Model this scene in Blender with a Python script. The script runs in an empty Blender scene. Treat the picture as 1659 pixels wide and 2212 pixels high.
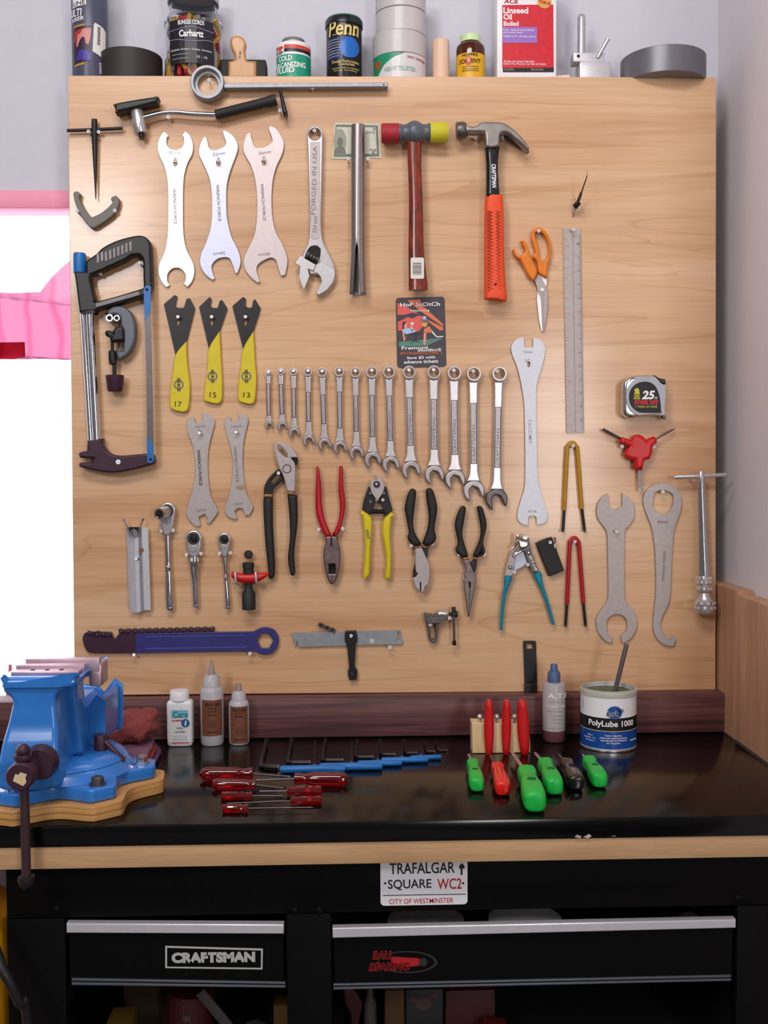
import bpy, bmesh, math, random
from mathutils import Vector, Matrix, Euler, noise
random.seed(7)
S = bpy.context.scene
COL = S.collection
R = math.radians
# ------------------------------------------------------------------ camera
F = 2237.0
CAM = Vector((-.079, -1.956, 1.413))
ROT = Euler((R(90 - 2.71), 0, R(-1.77))).to_matrix() @ Matrix.Rotation(R(-.29), 3, 'Z')
cd = bpy.data.cameras.new('camera')
cd.sensor_fit = 'VERTICAL'
cd.sensor_height = 36
cd.lens = F / 2212 * 36
cd.clip_start = .05
cam = bpy.data.objects.new('camera', cd)
COL.objects.link(cam)
cam.matrix_world = Matrix.Translation(CAM) @ ROT.to_4x4()
S.camera = cam
# ------------------------------------------------------------------ light
S.view_settings.view_transform = 'Standard'
S.view_settings.look = 'None'
S.view_settings.exposure = -0.13
S.view_settings.gamma = 1.0
S.view_settings.use_curve_mapping = False
w = bpy.data.worlds.new('world')
S.world = w
w.use_nodes = True
nt = w.node_tree
nt.nodes.clear()
wo = nt.nodes.new('ShaderNodeOutputWorld')
bg = nt.nodes.new('ShaderNodeBackground')
tc = nt.nodes.new('ShaderNodeTexCoord')
sx = nt.nodes.new('ShaderNodeSeparateXYZ')
rp = nt.nodes.new('ShaderNodeValToRGB')
mr = nt.nodes.new('ShaderNodeMapRange')
nt.links.new(tc.outputs['Generated'], sx.inputs[0])
nt.links.new(sx.outputs['Y'], mr.inputs['Value'])
mr.inputs['From Min'].default_value = -1
mr.inputs['From Max'].default_value = 1
nt.links.new(mr.outputs[0], rp.inputs[0])
# the garage behind the camera is dim, the open side beyond the window is bright overcast sky
e = rp.color_ramp.elements
e[0].position = 0.0
e[0].color = (.215, .205, .21, 1)
e[1].position = .56
e[1].color = (3.5, 3.4, 3.6, 1)
k = rp.color_ramp.elements.new(.50)
k.color = (.28, .27, .28, 1)
# towards the dark garage floor the surroundings fall off
mz = nt.nodes.new('ShaderNodeMapRange')
mz.inputs['From Min'].default_value = -.35
mz.inputs['From Max'].default_value = .25
mz.inputs['To Min'].default_value = .22
mz.inputs['To Max'].default_value = 1.0
nt.links.new(sx.outputs['Z'], mz.inputs['Value'])
ml_ = nt.nodes.new('ShaderNodeMixRGB')
ml_.blend_type = 'MULTIPLY'
ml_.inputs[0].default_value = 1
nt.links.new(rp.outputs[0], ml_.inputs[1])
my = nt.nodes.new('ShaderNodeMapRange')
my.inputs['From Min'].default_value = .0
my.inputs['From Max'].default_value = .12
nt.links.new(sx.outputs['Y'], my.inputs['Value'])
mm_ = nt.nodes.new('ShaderNodeMath')
mm_.operation = 'MAXIMUM'
nt.links.new(mz.outputs[0], mm_.inputs[0])
nt.links.new(my.outputs[0], mm_.inputs[1])
nt.links.new(mm_.outputs[0], ml_.inputs[2])
nt.links.new(ml_.outputs[0], bg.inputs['Color'])
bg.inputs['Strength'].default_value = 1.0
nt.links.new(bg.outputs[0], wo.inputs['Surface'])


def area(name, loc, target, sx_, sy_, power, color=(1, 1, 1)):
    l = bpy.data.lights.new(name, 'AREA')
    l.shape = 'RECTANGLE'
    l.size = sx_
    l.size_y = sy_
    l.energy = power
    l.color = color
    o = bpy.data.objects.new(name, l)
    COL.objects.link(o)
    o.location = loc
    o.rotation_euler = (Vector(target) - Vector(loc)).to_track_quat('-Z', 'Y').to_euler()
    return o


area('ceiling_lamp', (-.35, -1.75, 3.05), (0, 0, 1.5), 1.2, .35, 27, (1, .95, .93))
area('side_door_daylight', (1.03, -3.55, 1.55), (.3, 0, 1.45), .40, 1.05, 24, (1, .97, .95))
area('rear_window_daylight', (-1.30, -2.93, 2.50), (-.1, 0, 1.6), .55, .55, 26, (1, .98, 1))


# ------------------------------------------------------------------ pixels of the survey photo to places in the room
def ray(px, py):
    return ROT @ Vector(((px - 829.5) / F, -(py - 1106) / F, -1))


def P(px, py, y=0.0):
    d = ray(px, py)
    return CAM + d * ((y - CAM.y) / d.y)


def B(px, py, z=.9):
    d = ray(px, py)
    return CAM + d * ((z - CAM.z) / d.z)


def X(px, py, x):
    d = ray(px, py)
    return CAM + d * ((x - CAM.x) / d.x)


def sc(y):
    return (y - CAM.y) / F      # metres per pixel at depth y


def Z(x0, y0, s):
    return lambda pts: [(x0 + s * u, y0 + s * v) for u, v in pts]


# ------------------------------------------------------------------ materials
def lin(c):
    return tuple(((v / 255) / 12.92 if v / 255 <= .04045 else ((v / 255 + .055) / 1.055) ** 2.4) for v in c) + (1,)


def M(name, rgb, rough=.5, metal=0, spec=.5, nz=.06, ns=60, bump=0, coat=0, trans=0, ior=1.45, alpha=1, sub=0):
    m = bpy.data.materials.new(name)
    m.use_nodes = True
    t = m.node_tree
    b = t.nodes['Principled BSDF']
    c = lin(rgb)
    if nz or bump:
        co = t.nodes.new('ShaderNodeTexCoord')
        n = t.nodes.new('ShaderNodeTexNoise')
        n.inputs['Scale'].default_value = ns
        n.inputs['Detail'].default_value = 4
        t.links.new(co.outputs['Object'], n.inputs['Vector'])
        r = t.nodes.new('ShaderNodeValToRGB')
        r.color_ramp.elements[0].position = .3
        r.color_ramp.elements[1].position = .7
        r.color_ramp.elements[0].color = tuple(v * (1 - nz) for v in c[:3]) + (1,)
        r.color_ramp.elements[1].color = tuple(min(1, v * (1 + nz)) for v in c[:3]) + (1,)
        t.links.new(n.outputs['Fac'], r.inputs[0])
        t.links.new(r.outputs[0], b.inputs['Base Color'])
        if bump:
            bp = t.nodes.new('ShaderNodeBump')
            bp.inputs['Strength'].default_value = bump
            bp.inputs['Distance'].default_value = .002
            t.links.new(n.outputs['Fac'], bp.inputs['Height'])
            t.links.new(bp.outputs[0], b.inputs['Normal'])
    else:
        b.inputs['Base Color'].default_value = c
    b.inputs['Roughness'].default_value = rough
    b.inputs['Metallic'].default_value = metal
    b.inputs['Specular IOR Level'].default_value = spec
    b.inputs['Coat Weight'].default_value = coat
    b.inputs['Coat Roughness'].default_value = .08
    b.inputs['Transmission Weight'].default_value = trans
    b.inputs['IOR'].default_value = ior
    b.inputs['Alpha'].default_value = alpha
    if sub:
        b.inputs['Subsurface Weight'].default_value = sub
        b.inputs['Subsurface Radius'].default_value = (.01, .005, .004)
    return m


def wood(name, cols, stretch=(1, 8, 8), scale=3, rough=.4, fine=.3, coat=0, dist=1.2, lines=None, bump=.05):
    m = bpy.data.materials.new(name)
    m.use_nodes = True
    t = m.node_tree
    b = t.nodes['Principled BSDF']
    co = t.nodes.new('ShaderNodeTexCoord')
    mp = t.nodes.new('ShaderNodeMapping')
    mp.inputs['Scale'].default_value = stretch
    t.links.new(co.outputs['Object'], mp.inputs[0])
    n = t.nodes.new('ShaderNodeTexNoise')
    n.inputs['Scale'].default_value = scale
    n.inputs['Detail'].default_value = 6
    n.inputs['Distortion'].default_value = dist
    t.links.new(mp.outputs[0], n.inputs['Vector'])
    r = t.nodes.new('ShaderNodeValToRGB')
    els = r.color_ramp.elements
    while len(els) < len(cols):
        els.new(.5)
    for i, c in enumerate(cols):
        els[i].position = .28 + .44 * i / max(1, len(cols) - 1)
        els[i].color = lin(c)
    t.links.new(n.outputs['Fac'], r.inputs[0])
    mp2 = t.nodes.new('ShaderNodeMapping')
    mp2.inputs['Scale'].default_value = tuple(v * (8 if v > 1.01 else 3) for v in stretch)
    t.links.new(co.outputs['Object'], mp2.inputs[0])
    n2 = t.nodes.new('ShaderNodeTexNoise')
    n2.inputs['Scale'].default_value = scale * 2
    n2.inputs['Detail'].default_value = 3
    t.links.new(mp2.outputs[0], n2.inputs['Vector'])
    mx = t.nodes.new('ShaderNodeMixRGB')
    mx.blend_type = 'MULTIPLY'
    mx.inputs[0].default_value = fine
    t.links.new(r.outputs[0], mx.inputs[1])
    r2 = t.nodes.new('ShaderNodeValToRGB')
    r2.color_ramp.elements[0].position = .35
    r2.color_ramp.elements[0].color = (.55, .5, .45, 1)
    r2.color_ramp.elements[1].position = .6
    r2.color_ramp.elements[1].color = (1, 1, 1, 1)
    t.links.new(n2.outputs['Fac'], r2.inputs[0])
    t.links.new(r2.outputs[0], mx.inputs[2])
    out = mx.outputs[0]
    if lines:   # the dark glue-line like streaks of rotary veneer, wandering with the grain
        mp3 = t.nodes.new('ShaderNodeMapping')
        mp3.inputs['Scale'].default_value = (.22, 1, 3.2)
        t.links.new(co.outputs['Object'], mp3.inputs[0])
        n3 = t.nodes.new('ShaderNodeTexNoise')
        n3.inputs['Scale'].default_value = 1.7
        n3.inputs['Detail'].default_value = 3
        n3.inputs['Distortion'].default_value = .5
        t.links.new(mp3.outputs[0], n3.inputs['Vector'])
        ml = t.nodes.new('ShaderNodeMath')
        ml.operation = 'MULTIPLY'
        ml.inputs[1].default_value = 17
        t.links.new(n3.outputs['Fac'], ml.inputs[0])
        fr = t.nodes.new('ShaderNodeMath')
        fr.operation = 'FRACT'
        t.links.new(ml.outputs[0], fr.inputs[0])
        r3 = t.nodes.new('ShaderNodeValToRGB')
        r3.color_ramp.elements[0].position = 0
        r3.color_ramp.elements[0].color = (.80, .70, .58, 1)
        r3.color_ramp.elements[1].position = .16
        r3.color_ramp.elements[1].color = (1, 1, 1, 1)
        q = r3.color_ramp.elements.new(.85)
        q.color = (.97, .95, .93, 1)
        t.links.new(fr.outputs[0], r3.inputs[0])
        m3 = t.nodes.new('ShaderNodeMixRGB')
        m3.blend_type = 'MULTIPLY'
        m3.inputs[0].default_value = lines
        t.links.new(out, m3.inputs[1])
        t.links.new(r3.outputs[0], m3.inputs[2])
        out = m3.outputs[0]
    t.links.new(out, b.inputs['Base Color'])
    bp = t.nodes.new('ShaderNodeBump')
    bp.inputs['Strength'].default_value = bump
    bp.inputs['Distance'].default_value = .001
    t.links.new(n2.outputs['Fac'], bp.inputs['Height'])
    t.links.new(bp.outputs[0], b.inputs['Normal'])
    b.inputs['Roughness'].default_value = rough
    b.inputs['Coat Weight'].default_value = coat
    b.inputs['Coat Roughness'].default_value = .15
    return m


m_board = wood('birch_plywood', [(196, 146, 104), (215, 171, 130), (225, 185, 147)], (.4, 5, 5), 2.2, .38, .22, .5, .6, .7)
m_pine = wood('pine_edging', [(184, 142, 102), (202, 162, 120)], (1, 10, 10), 3, .55, .25)
m_walnut = wood('walnut', [(64, 34, 37), (102, 60, 61), (128, 82, 80)], (.6, 22, 22), 3.0, .5, .75)
m_panelwood = wood('fir_panel', [(176, 126, 96), (190, 142, 112), (204, 156, 126)], (9, 9, .6), 3, .55, .3)
m_ply = wood('plywood_edge', [(140, 90, 46), (196, 144, 84), (222, 178, 118)], (.4, .4, 60), 2.2, .5, .2)
m_blockwood = wood('light_wood', [(222, 190, 142), (236, 208, 164)], (8, 8, 1), 4, .5, .2)
m_dowel = wood('dowel_wood', [(224, 186, 160), (234, 200, 176)], (20, 20, 1), 6, .5, .1)
m_hammerwood = wood('stained_hickory', [(52, 18, 16), (128, 40, 16), (150, 52, 22)], (26, 26, 7), 3, .3, .5, .4)
m_handlewood = wood('beech_handle', [(186, 132, 80), (206, 154, 100)], (9, 9, 1), 4, .4, .2, .2)
m_wall = M('painted_wall', (203, 202, 213), .9, nz=.02, ns=30, bump=.04)
m_wallr = M('lightened_side_wall', (218, 210, 214), .9, nz=.02, ns=30, bump=.04)  # back wall paint, lightened to make up for weak light here
m_floor = M('concrete', (90, 88, 86), .8, nz=.2, ns=12)
m_trim = M('pink_window_trim', (242, 150, 176), .5, nz=.03)
m_steel = M('brushed_steel', (198, 194, 196), .34, .85, nz=.05, ns=120)
m_steelw = M('satin_pale_steel', (232, 226, 226), .42, .6, nz=.03, ns=120)
m_steelm = M('matt_grey_steel', (176, 166, 164), .5, .4, nz=.06, ns=120)
m_steelb = M('bluish_satin_steel', (188, 190, 208), .46, .65, nz=.03, ns=120)
m_chrome = M('chrome', (215, 213, 216), .14, 1, nz=.02)
m_satin = M('satin_chrome', (206, 200, 202), .30, .75, nz=.06, ns=200)
m_dsteel = M('dark_forged_steel', (105, 98, 98), .42, .8, nz=.12, ns=90)
m_alu = M('cast_aluminium', (204, 202, 206), .45, .5, nz=.05, ns=150)
m_galv = M('grey_zinc', (150, 153, 158), .5, .5, nz=.1, ns=100)
m_black = M('black_plastic', (24, 22, 24), .42, nz=.1)
m_blackr = M('black_rubber', (34, 30, 31), .62, nz=.12, ns=200, bump=.1)
m_blacks = M('blackened_steel', (40, 36, 38), .4, .4, nz=.15)
m_blackg = M('gloss_black_paint', (11, 10, 11), .3, nz=0, coat=.3)
m_bench = M('black_laminate', (7, 6, 6), .16, nz=.2, ns=25, spec=.38)
m_cab = M('black_powder_coat', (7, 6, 6), .6, 0, .12, nz=.1, ns=300)
m_cabin = M('cabinet_shadow_black', (9, 8, 8), .8, nz=0)
m_red = M('red_plastic', (196, 20, 22), .38, nz=.05)
m_redv = M('red_vinyl', (178, 16, 30), .4, nz=.06)
m_redt = M('clear_red_acetate', (176, 5, 12), .08, trans=.85, ior=1.45, nz=.04, coat=.6)
m_redd = M('dull_red_rubber', (160, 32, 42), .6, nz=.1)
m_orange = M('orange_plastic', (226, 122, 14), .35, nz=.05)
m_orangr = M('orange_red_rubber', (234, 78, 32), .55, nz=.06, ns=90)
m_yellow = M('yellow_vinyl', (212, 190, 22), .42, nz=.05)
m_yelcap = M('yellow_nylon', (198, 188, 36), .45, nz=.05)
m_yeldip = M('mustard_dip', (176, 128, 14), .4, nz=.06)
m_reddip = M('red_dip', (168, 16, 30), .4, nz=.06)
m_teal = M('teal_vinyl', (10, 126, 150), .4, nz=.06)
m_blue = M('blue_enamel', (44, 116, 196), .28, nz=.05, ns=40, coat=.5)
m_bluep = M('blue_plastic', (26, 106, 178), .4, nz=.05)
m_blued = M('dark_blue_paint', (50, 46, 110), .42, nz=.08)
m_purpd = M('plum_black_steel', (62, 34, 50), .45, .2, nz=.1)
m_green = M('green_plastic', (20, 172, 62), .34, nz=.04, sub=.05)
m_greyp = M('grey_paint', (112, 108, 102), .5, nz=.06)
m_slate = M('slate_grey_enamel', (92, 95, 104), .4, .2, nz=.06)
m_white = M('white_plastic', (232, 230, 232), .4, nz=.02)
m_whitep = M('white_print', (235, 233, 235), .5, nz=0)
m_cream = M('cream_plastic', (206, 226, 170), .4, nz=.03)
m_natural = M('natural_translucent_plastic', (200, 196, 200), .35, trans=.25, nz=.04)
m_paper = M('paper', (226, 220, 214), .8, nz=.04)
m_ink = M('black_print', (18, 17, 20), .5, nz=0)
m_etch = M('etched_grey', (120, 112, 114), .55, .2, nz=0)
m_copper = M('copper_band', (150, 104, 72), .4, .6, nz=.1)
m_bpurple = M('blue_grey_print', (74, 76, 98), .35, nz=.06)
m_glass = M('clear_plastic', (242, 244, 246), .05, trans=1, ior=1.12, nz=0)
m_amber = M('amber_glass', (92, 36, 12), .08, trans=.45, ior=1.3, nz=0, coat=.5)
m_hole = M('dark_cavity', (14, 11, 11), .7, nz=.1)


# ------------------------------------------------------------------ object helpers
def clean(name):
    return name


def thing(name, label, cat, at, group=None, kind=None):
    o = bpy.data.objects.new(name, None)
    COL.objects.link(o)
    o.empty_display_size = .02
    o.location = at if isinstance(at, Vector) else P(at[0], at[1], 0)
    o['label'] = label
    o['category'] = cat
    if group:
        o['group'] = group
    if kind:
        o['kind'] = kind
    return o


def origin(par):
    v = Vector((0, 0, 0))
    while par is not None:
        v += par.location
        par = par.parent
    return v


def put(name, me, mat, par=None, ang=35, smooth=True):
    me.name = name
    if par is not None:
        me.transform(Matrix.Translation(-origin(par)))
    if mat:
        me.materials.clear()
        me.materials.append(mat)
    for p in me.polygons:
        p.use_smooth = smooth
    if smooth:
        me.set_sharp_from_angle(angle=R(ang))
    o = bpy.data.objects.new(name, me)
    COL.objects.link(o)
    o.parent = par
    return o


def bm_mesh(bm):
    bmesh.ops.recalc_face_normals(bm, faces=bm.faces)
    me = bpy.data.meshes.new('m')
    bm.to_mesh(me)
    bm.free()
    return me


def struct(o, kind='structure', label=None):
    o['kind'] = kind
    if label:
        o['label'] = label
    return o


def smooth_poly(pts, n=4, thr=52):
    out = []
    N = len(pts)
    V = [Vector((p[0], p[1])) for p in pts]
    cor = []
    for i in range(N):
        a = V[i] - V[i - 1]
        b = V[(i + 1) % N] - V[i]
        if a.length < 1e-9 or b.length < 1e-9:
            cor.append(True)
        else:
            cor.append(abs(a.angle_signed(b)) > R(thr))
    for i in range(N):
        p1, p2 = V[i], V[(i + 1) % N]
        p0 = V[i - 1] if not cor[i] else p1 - (p2 - p1) * .6
        p3 = V[(i + 2) % N] if not cor[(i + 1) % N] else p2 + (p2 - p1) * .6
        out.append(p1.copy())
        for j in range(1, n):
            t = j / n
            out.append(.5 * ((2 * p1) + (p2 - p0) * t + (2 * p0 - 5 * p1 + 4 * p2 - p3) * t * t + (3 * p1 - p0 - 3 * p2 + p3) * t ** 3))
    return out


def circ(cx, cy, r, n=24, ry=None, a0=0):
    ry = ry or r
    return [(cx + r * math.cos(a0 + 2 * math.pi * i / n), cy + ry * math.sin(a0 + 2 * math.pi * i / n)) for i in range(n)]


def rrect(x0, y0, x1, y1, r, n=5):
    out = []
    for cx, cy, a in ((x1 - r, y0 + r, -90), (x1 - r, y1 - r, 0), (x0 + r, y1 - r, 90), (x0 + r, y0 + r, 180)):
        for i in range(n + 1):
            t = R(a + 90 * i / n)
            out.append((cx + r * math.cos(t), cy + r * math.sin(t)))
    return out


def shape_mesh(loops, thick, bev=0, res=2):
    """filled flat shape in XY with thickness along Z, centred"""
    cu = bpy.data.curves.new('c', 'CURVE')
    cu.dimensions = '2D'
    cu.fill_mode = 'BOTH'
    bev = min(bev, thick * .499)
    cu.extrude = max(thick / 2 - bev, 0)
    cu.bevel_depth = bev
    cu.bevel_resolution = res
    cu.offset = -bev
    for lp in loops:
        sp = cu.splines.new('POLY')
        sp.points.add(len(lp) - 1)
        for i, p in enumerate(lp):
            sp.points[i].co = (p[0], p[1], 0, 1)
        sp.use_cyclic_u = True
    o = bpy.data.objects.new('c', cu)
    COL.objects.link(o)
    dg = bpy.context.evaluated_depsgraph_get()
    me = bpy.data.meshes.new_from_object(o.evaluated_get(dg))
    bpy.data.objects.remove(o)
    bpy.data.curves.remove(cu)
    return me


UP = Matrix(((1, 0, 0, 0), (0, 0, -1, 0), (0, 1, 0, 0), (0, 0, 0, 1)))


def plate(name, par, pts, d0, d1, mat, holes=(), bev=.0008, sm=True, y0=None, res=2, n=4, ang=35):
    """outline in photo pixels, unprojected to the plane of its front face; d = distance in front of the board"""
    yf = -d1

    def cv(q, s):
        w_ = [P(a, b, yf) for a, b in q]
        l_ = [(v.x, v.z) for v in w_]
        return smooth_poly(l_, n) if s else l_
    loops = [cv(pts, sm)] + [cv(h, sm) for h in holes]
    me = shape_mesh(loops, d1 - d0, bev, res)
    me.transform(Matrix.Translation((0, -(d0 + d1) / 2, 0)) @ UP)
    return put(name, me, mat, par, ang)


def xz_plate(name, par, loops, y0, y1, mat, bev=0, res=2, ang=35):
    """loops in metres (x,z), from y0 (back) to y1 (front, smaller)"""
    me = shape_mesh(loops, y0 - y1, bev, res)
    me.transform(Matrix.Translation((0, (y0 + y1) / 2, 0)) @ UP)
    return put(name, me, mat, par, ang)


def xy_plate(name, par, loops, z0, z1, mat, bev=0, res=2, ang=35):
    me = shape_mesh(loops, z1 - z0, bev, res)
    me.transform(Matrix.Translation((0, 0, (z0 + z1) / 2)))
    return put(name, me, mat, par, ang)


def yz_plate(name, par, loops, x0, x1, mat, bev=0, res=2, ang=35):
    """loops in (y,z)"""
    me = shape_mesh(loops, x1 - x0, bev, res)
    me.transform(Matrix(((0, 0, 1, (x0 + x1) / 2), (1, 0, 0, 0), (0, 1, 0, 0), (0, 0, 0, 1))))
    return put(name, me, mat, par, ang)


def sweep_mesh(pts, rad, n=14, flat=1.0, sq=2.0, cap=True, up=None):
    """tube along points; rad: number or list (or list of (side, up) pairs); sq: superellipse exponent"""
    pts = [Vector(p) for p in pts]
    N = len(pts)
    if not isinstance(rad, (list, tuple)):
        rad = [rad] * N
    bm = bmesh.new()
    rings = []
    ref = Vector(up) if up else None
    for i, p in enumerate(pts):
        t = (pts[min(i + 1, N - 1)] - pts[max(i - 1, 0)]).normalized()
        if up:
            u = (ref - t * ref.dot(t)).normalized()
        else:
            if ref is None:
                ref = Vector((0, 1, 0)) if abs(t.y) < .9 else Vector((1, 0, 0))
            u = (ref - t * ref.dot(t)).normalized()
            ref = u
        s = t.cross(u)
        r = rad[i]
        ra, rb = (r if isinstance(r, (list, tuple)) else (r, r * flat))
        ring = []
        for k_ in range(n):
            a = 2 * math.pi * (k_ + .5) / n
            c_, s_ = math.cos(a), math.sin(a)
            if sq != 2:
                c_ = math.copysign(abs(c_) ** (2 / sq), c_)
                s_ = math.copysign(abs(s_) ** (2 / sq), s_)
            ring.append(bm.verts.new(p + s * (ra * c_) + u * (rb * s_)))
        rings.append(ring)
    for a, b in zip(rings, rings[1:]):
        for k_ in range(n):
            bm.faces.new((a[k_], a[(k_ + 1) % n], b[(k_ + 1) % n], b[k_]))
    if cap:
        bm.faces.new(rings[0])
        bm.faces.new(rings[-1])
    return bm_mesh(bm)


def curve_pts(pts, n=6):
    V = [Vector(p) for p in pts]
    if len(V) < 3:
        return V
    out = []
    for i in range(len(V) - 1):
        p0 = V[max(i - 1, 0)]
        p1, p2 = V[i], V[i + 1]
        p3 = V[min(i + 2, len(V) - 1)]
        for j in range(n):
            t = j / n
            out.append(.5 * ((2 * p1) + (p2 - p0) * t + (2 * p0 - 5 * p1 + 4 * p2 - p3) * t * t + (3 * p1 - p0 - 3 * p2 + p3) * t ** 3))
    out.append(V[-1])
    return out


def lerp_list(r, n):
    out = []
    for i in range(len(r) - 1):
        for j in range(n):
            t = j / n
            a, b = r[i], r[i + 1]
            out.append(tuple(x * (1 - t) + y * t for x, y in zip(a, b)) if isinstance(a, tuple) else a * (1 - t) + b * t)
    out.append(r[-1])
    return out


def tube(name, par, pts, rad, mat, n=14, smooth=0, flat=1.0, sq=2.0, up=None, ang=40):
    if smooth:
        if isinstance(rad, (list, tuple)):
            rad = lerp_list(list(rad), smooth)
        pts = curve_pts(pts, smooth)
    return put(name, sweep_mesh(pts, rad, n, flat, sq, True, up), mat, par, ang)


def ptube(name, par, pts, rpx, mat, d, n=14, smooth=0, flat=1.0, sq=2.0, up=None):
    """tube lying on the board: points in photo pixels (px,py[,d]), radius in pixels, d = height of its axis off the board"""
    w_ = [P(p[0], p[1], -(p[2] if len(p) > 2 else d)) for p in pts]
    k_ = sc(-d)
    rr = [r * k_ for r in rpx] if isinstance(rpx, (list, tuple)) else rpx * k_
    return tube(name, par, w_, rr, mat, n, smooth, flat, sq, up)


def lathe_mesh(o, axis, prof, n=36, a0=0.0, a1=2 * math.pi):
    """prof: (t, r) along axis from o"""
    axis = Vector(axis).normalized()
    u = Vector((0, 0, 1)) if abs(axis.z) < .9 else Vector((1, 0, 0))
    u = (u - axis * u.dot(axis)).normalized()
    v = axis.cross(u)
    bm = bmesh.new()
    rings = []
    for t, r in prof:
        c = Vector(o) + axis * t
        if r < 1e-6:
            rings.append([bm.verts.new(c)])
        else:
            rings.append([bm.verts.new(c + u * (r * math.cos(2 * math.pi * i / n)) + v * (r * math.sin(2 * math.pi * i / n))) for i in range(n)])
    for a, b in zip(rings, rings[1:]):
        for i in range(n):
            j = (i + 1) % n
            if len(a) == 1 and len(b) == 1:
                continue
            if len(a) == 1:
                bm.faces.new((a[0], b[j], b[i]))
            elif len(b) == 1:
                bm.faces.new((a[i], a[j], b[0]))
            else:
                bm.faces.new((a[i], a[j], b[j], b[i]))
    for rg in (rings[0], rings[-1]):
        if len(rg) > 1:
            bm.faces.new(rg)
    return bm_mesh(bm)


def lathe(name, par, o, axis, prof, mat, n=36, ang=40):
    return put(name, lathe_mesh(o, axis, prof, n), mat, par, ang)


def ring_mesh(o, axis, prof, n=40):
    """closed profile of revolution (list of (t,r), closed loop)"""
    return lathe_closed(o, axis, prof, n)


def lathe_closed(o, axis, prof, n=40):
    axis = Vector(axis).normalized()
    u = Vector((0, 0, 1)) if abs(axis.z) < .9 else Vector((1, 0, 0))
    u = (u - axis * u.dot(axis)).normalized()
    v = axis.cross(u)
    bm = bmesh.new()
    rings = [[bm.verts.new(Vector(o) + axis * t + u * (r * math.cos(2 * math.pi * i / n)) + v * (r * math.sin(2 * math.pi * i / n))) for i in range(n)] for t, r in prof]
    for a, b in zip(rings, rings[1:] + rings[:1]):
        for i in range(n):
            j = (i + 1) % n
            bm.faces.new((a[i], a[j], b[j], b[i]))
    return bm_mesh(bm)


def ring(name, par, o, axis, prof, mat, n=40):
    return put(name, lathe_closed(o, axis, prof, n), mat, par)


def box(name, par, c, s, mat, bev=.001, rot=None, seg=2):
    bm = bmesh.new()
    bmesh.ops.create_cube(bm, size=1)
    bmesh.ops.scale(bm, vec=s, verts=bm.verts)
    if bev:
        bmesh.ops.bevel(bm, geom=list(bm.edges), offset=min(bev, min(s) * .45), segments=seg, affect='EDGES', profile=.5)
    if rot:
        bmesh.ops.rotate(bm, matrix=Euler(rot).to_matrix(), verts=bm.verts)
    bmesh.ops.translate(bm, vec=Vector(c), verts=bm.verts)
    return put(name, bm_mesh(bm), mat, par, 40)


def bend_mesh(me, bend):
    """wrap a flat facing mesh round a vertical cylinder (cx, cy, r): x offset becomes angle, depth in front kept"""
    cx, cy, r = bend
    bm = bmesh.new()
    bm.from_mesh(me)
    for _ in range(4):
        ed = [e_ for e_ in bm.edges if abs(e_.verts[0].co.x - e_.verts[1].co.x) > r * .22]
        if not ed:
            break
        bmesh.ops.subdivide_edges(bm, edges=ed, cuts=1)
        bmesh.ops.triangulate(bm, faces=[f for f in bm.faces if len(f.verts) > 4])
    for v in bm.verts:
        a = (v.co.x - cx) / r
        rr = r + (-v.co.y)       # v.co.y is the negative outward offset
        v.co.x = cx + rr * math.sin(a)
        v.co.y = cy - rr * math.cos(a)
    bm.to_mesh(me)
    bm.free()


def decal(name, par, loops, y, mat, t=.0004, bend=None):
    """thin flat patch; loops in metres (x,z); at plane y facing the viewer, or wrapped round bend cylinder"""
    me = shape_mesh(loops, t)
    if bend:
        me.transform(Matrix.Translation((0, -t / 2 - .0001, 0)) @ UP)
        bend_mesh(me, bend)
    else:
        me.transform(Matrix.Translation((0, y - t / 2, 0)) @ UP)
    return put(name, me, mat, par, 60, smooth=False)


def text_mesh(s, wd, ht, bold=0, shear=0, ext=.0002, sp=1.0):
    cu = bpy.data.curves.new('t', 'FONT')
    cu.body = s
    cu.size = 1
    cu.offset = bold
    cu.shear = shear
    cu.space_character = sp
    cu.resolution_u = 3
    o = bpy.data.objects.new('t', cu)
    COL.objects.link(o)
    dg = bpy.context.evaluated_depsgraph_get()
    me = bpy.data.meshes.new_from_object(o.evaluated_get(dg))
    bpy.data.objects.remove(o)
    bpy.data.curves.remove(cu)
    xs = [v.co.x for v in me.vertices]
    ys = [v.co.y for v in me.vertices]
    x0, x1, y0, y1 = min(xs), max(xs), min(ys), max(ys)
    fx = wd / (x1 - x0)
    fy = ht / (y1 - y0) if ht else fx
    bm = bmesh.new()
    bm.from_mesh(me)
    for v in bm.verts:
        v.co.x = (v.co.x - (x0 + x1) / 2) * fx
        v.co.y = (v.co.y - (y0 + y1) / 2) * fy
    if ext:
        g = bmesh.ops.extrude_face_region(bm, geom=list(bm.faces))
        bmesh.ops.translate(bm, vec=(0, 0, ext), verts=[v for v in g['geom'] if isinstance(v, bmesh.types.BMVert)])
        bmesh.ops.recalc_face_normals(bm, faces=bm.faces)
    bm.to_mesh(me)
    bm.free()
    return me


def text(par, s, c, wd, ht, mat, ang=0, bold=0, shear=0, bend=None, sp=1.0, name='lettering'):
    """c = (x, y, z) centre on the surface; facing the viewer"""
    me = text_mesh(s, wd, ht, bold, shear, .0002, sp)
    me.transform(Matrix.Rotation(R(ang), 4, 'Z'))
    if bend:
        me.transform(Matrix.Translation((c[0], -.0007, c[2])) @ UP)
        bend_mesh(me, bend)
    else:
        me.transform(Matrix.Translation((c[0], c[1] - .00015, c[2])) @ UP)
    return put(name, me, mat, par, 60, smooth=False)


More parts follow.
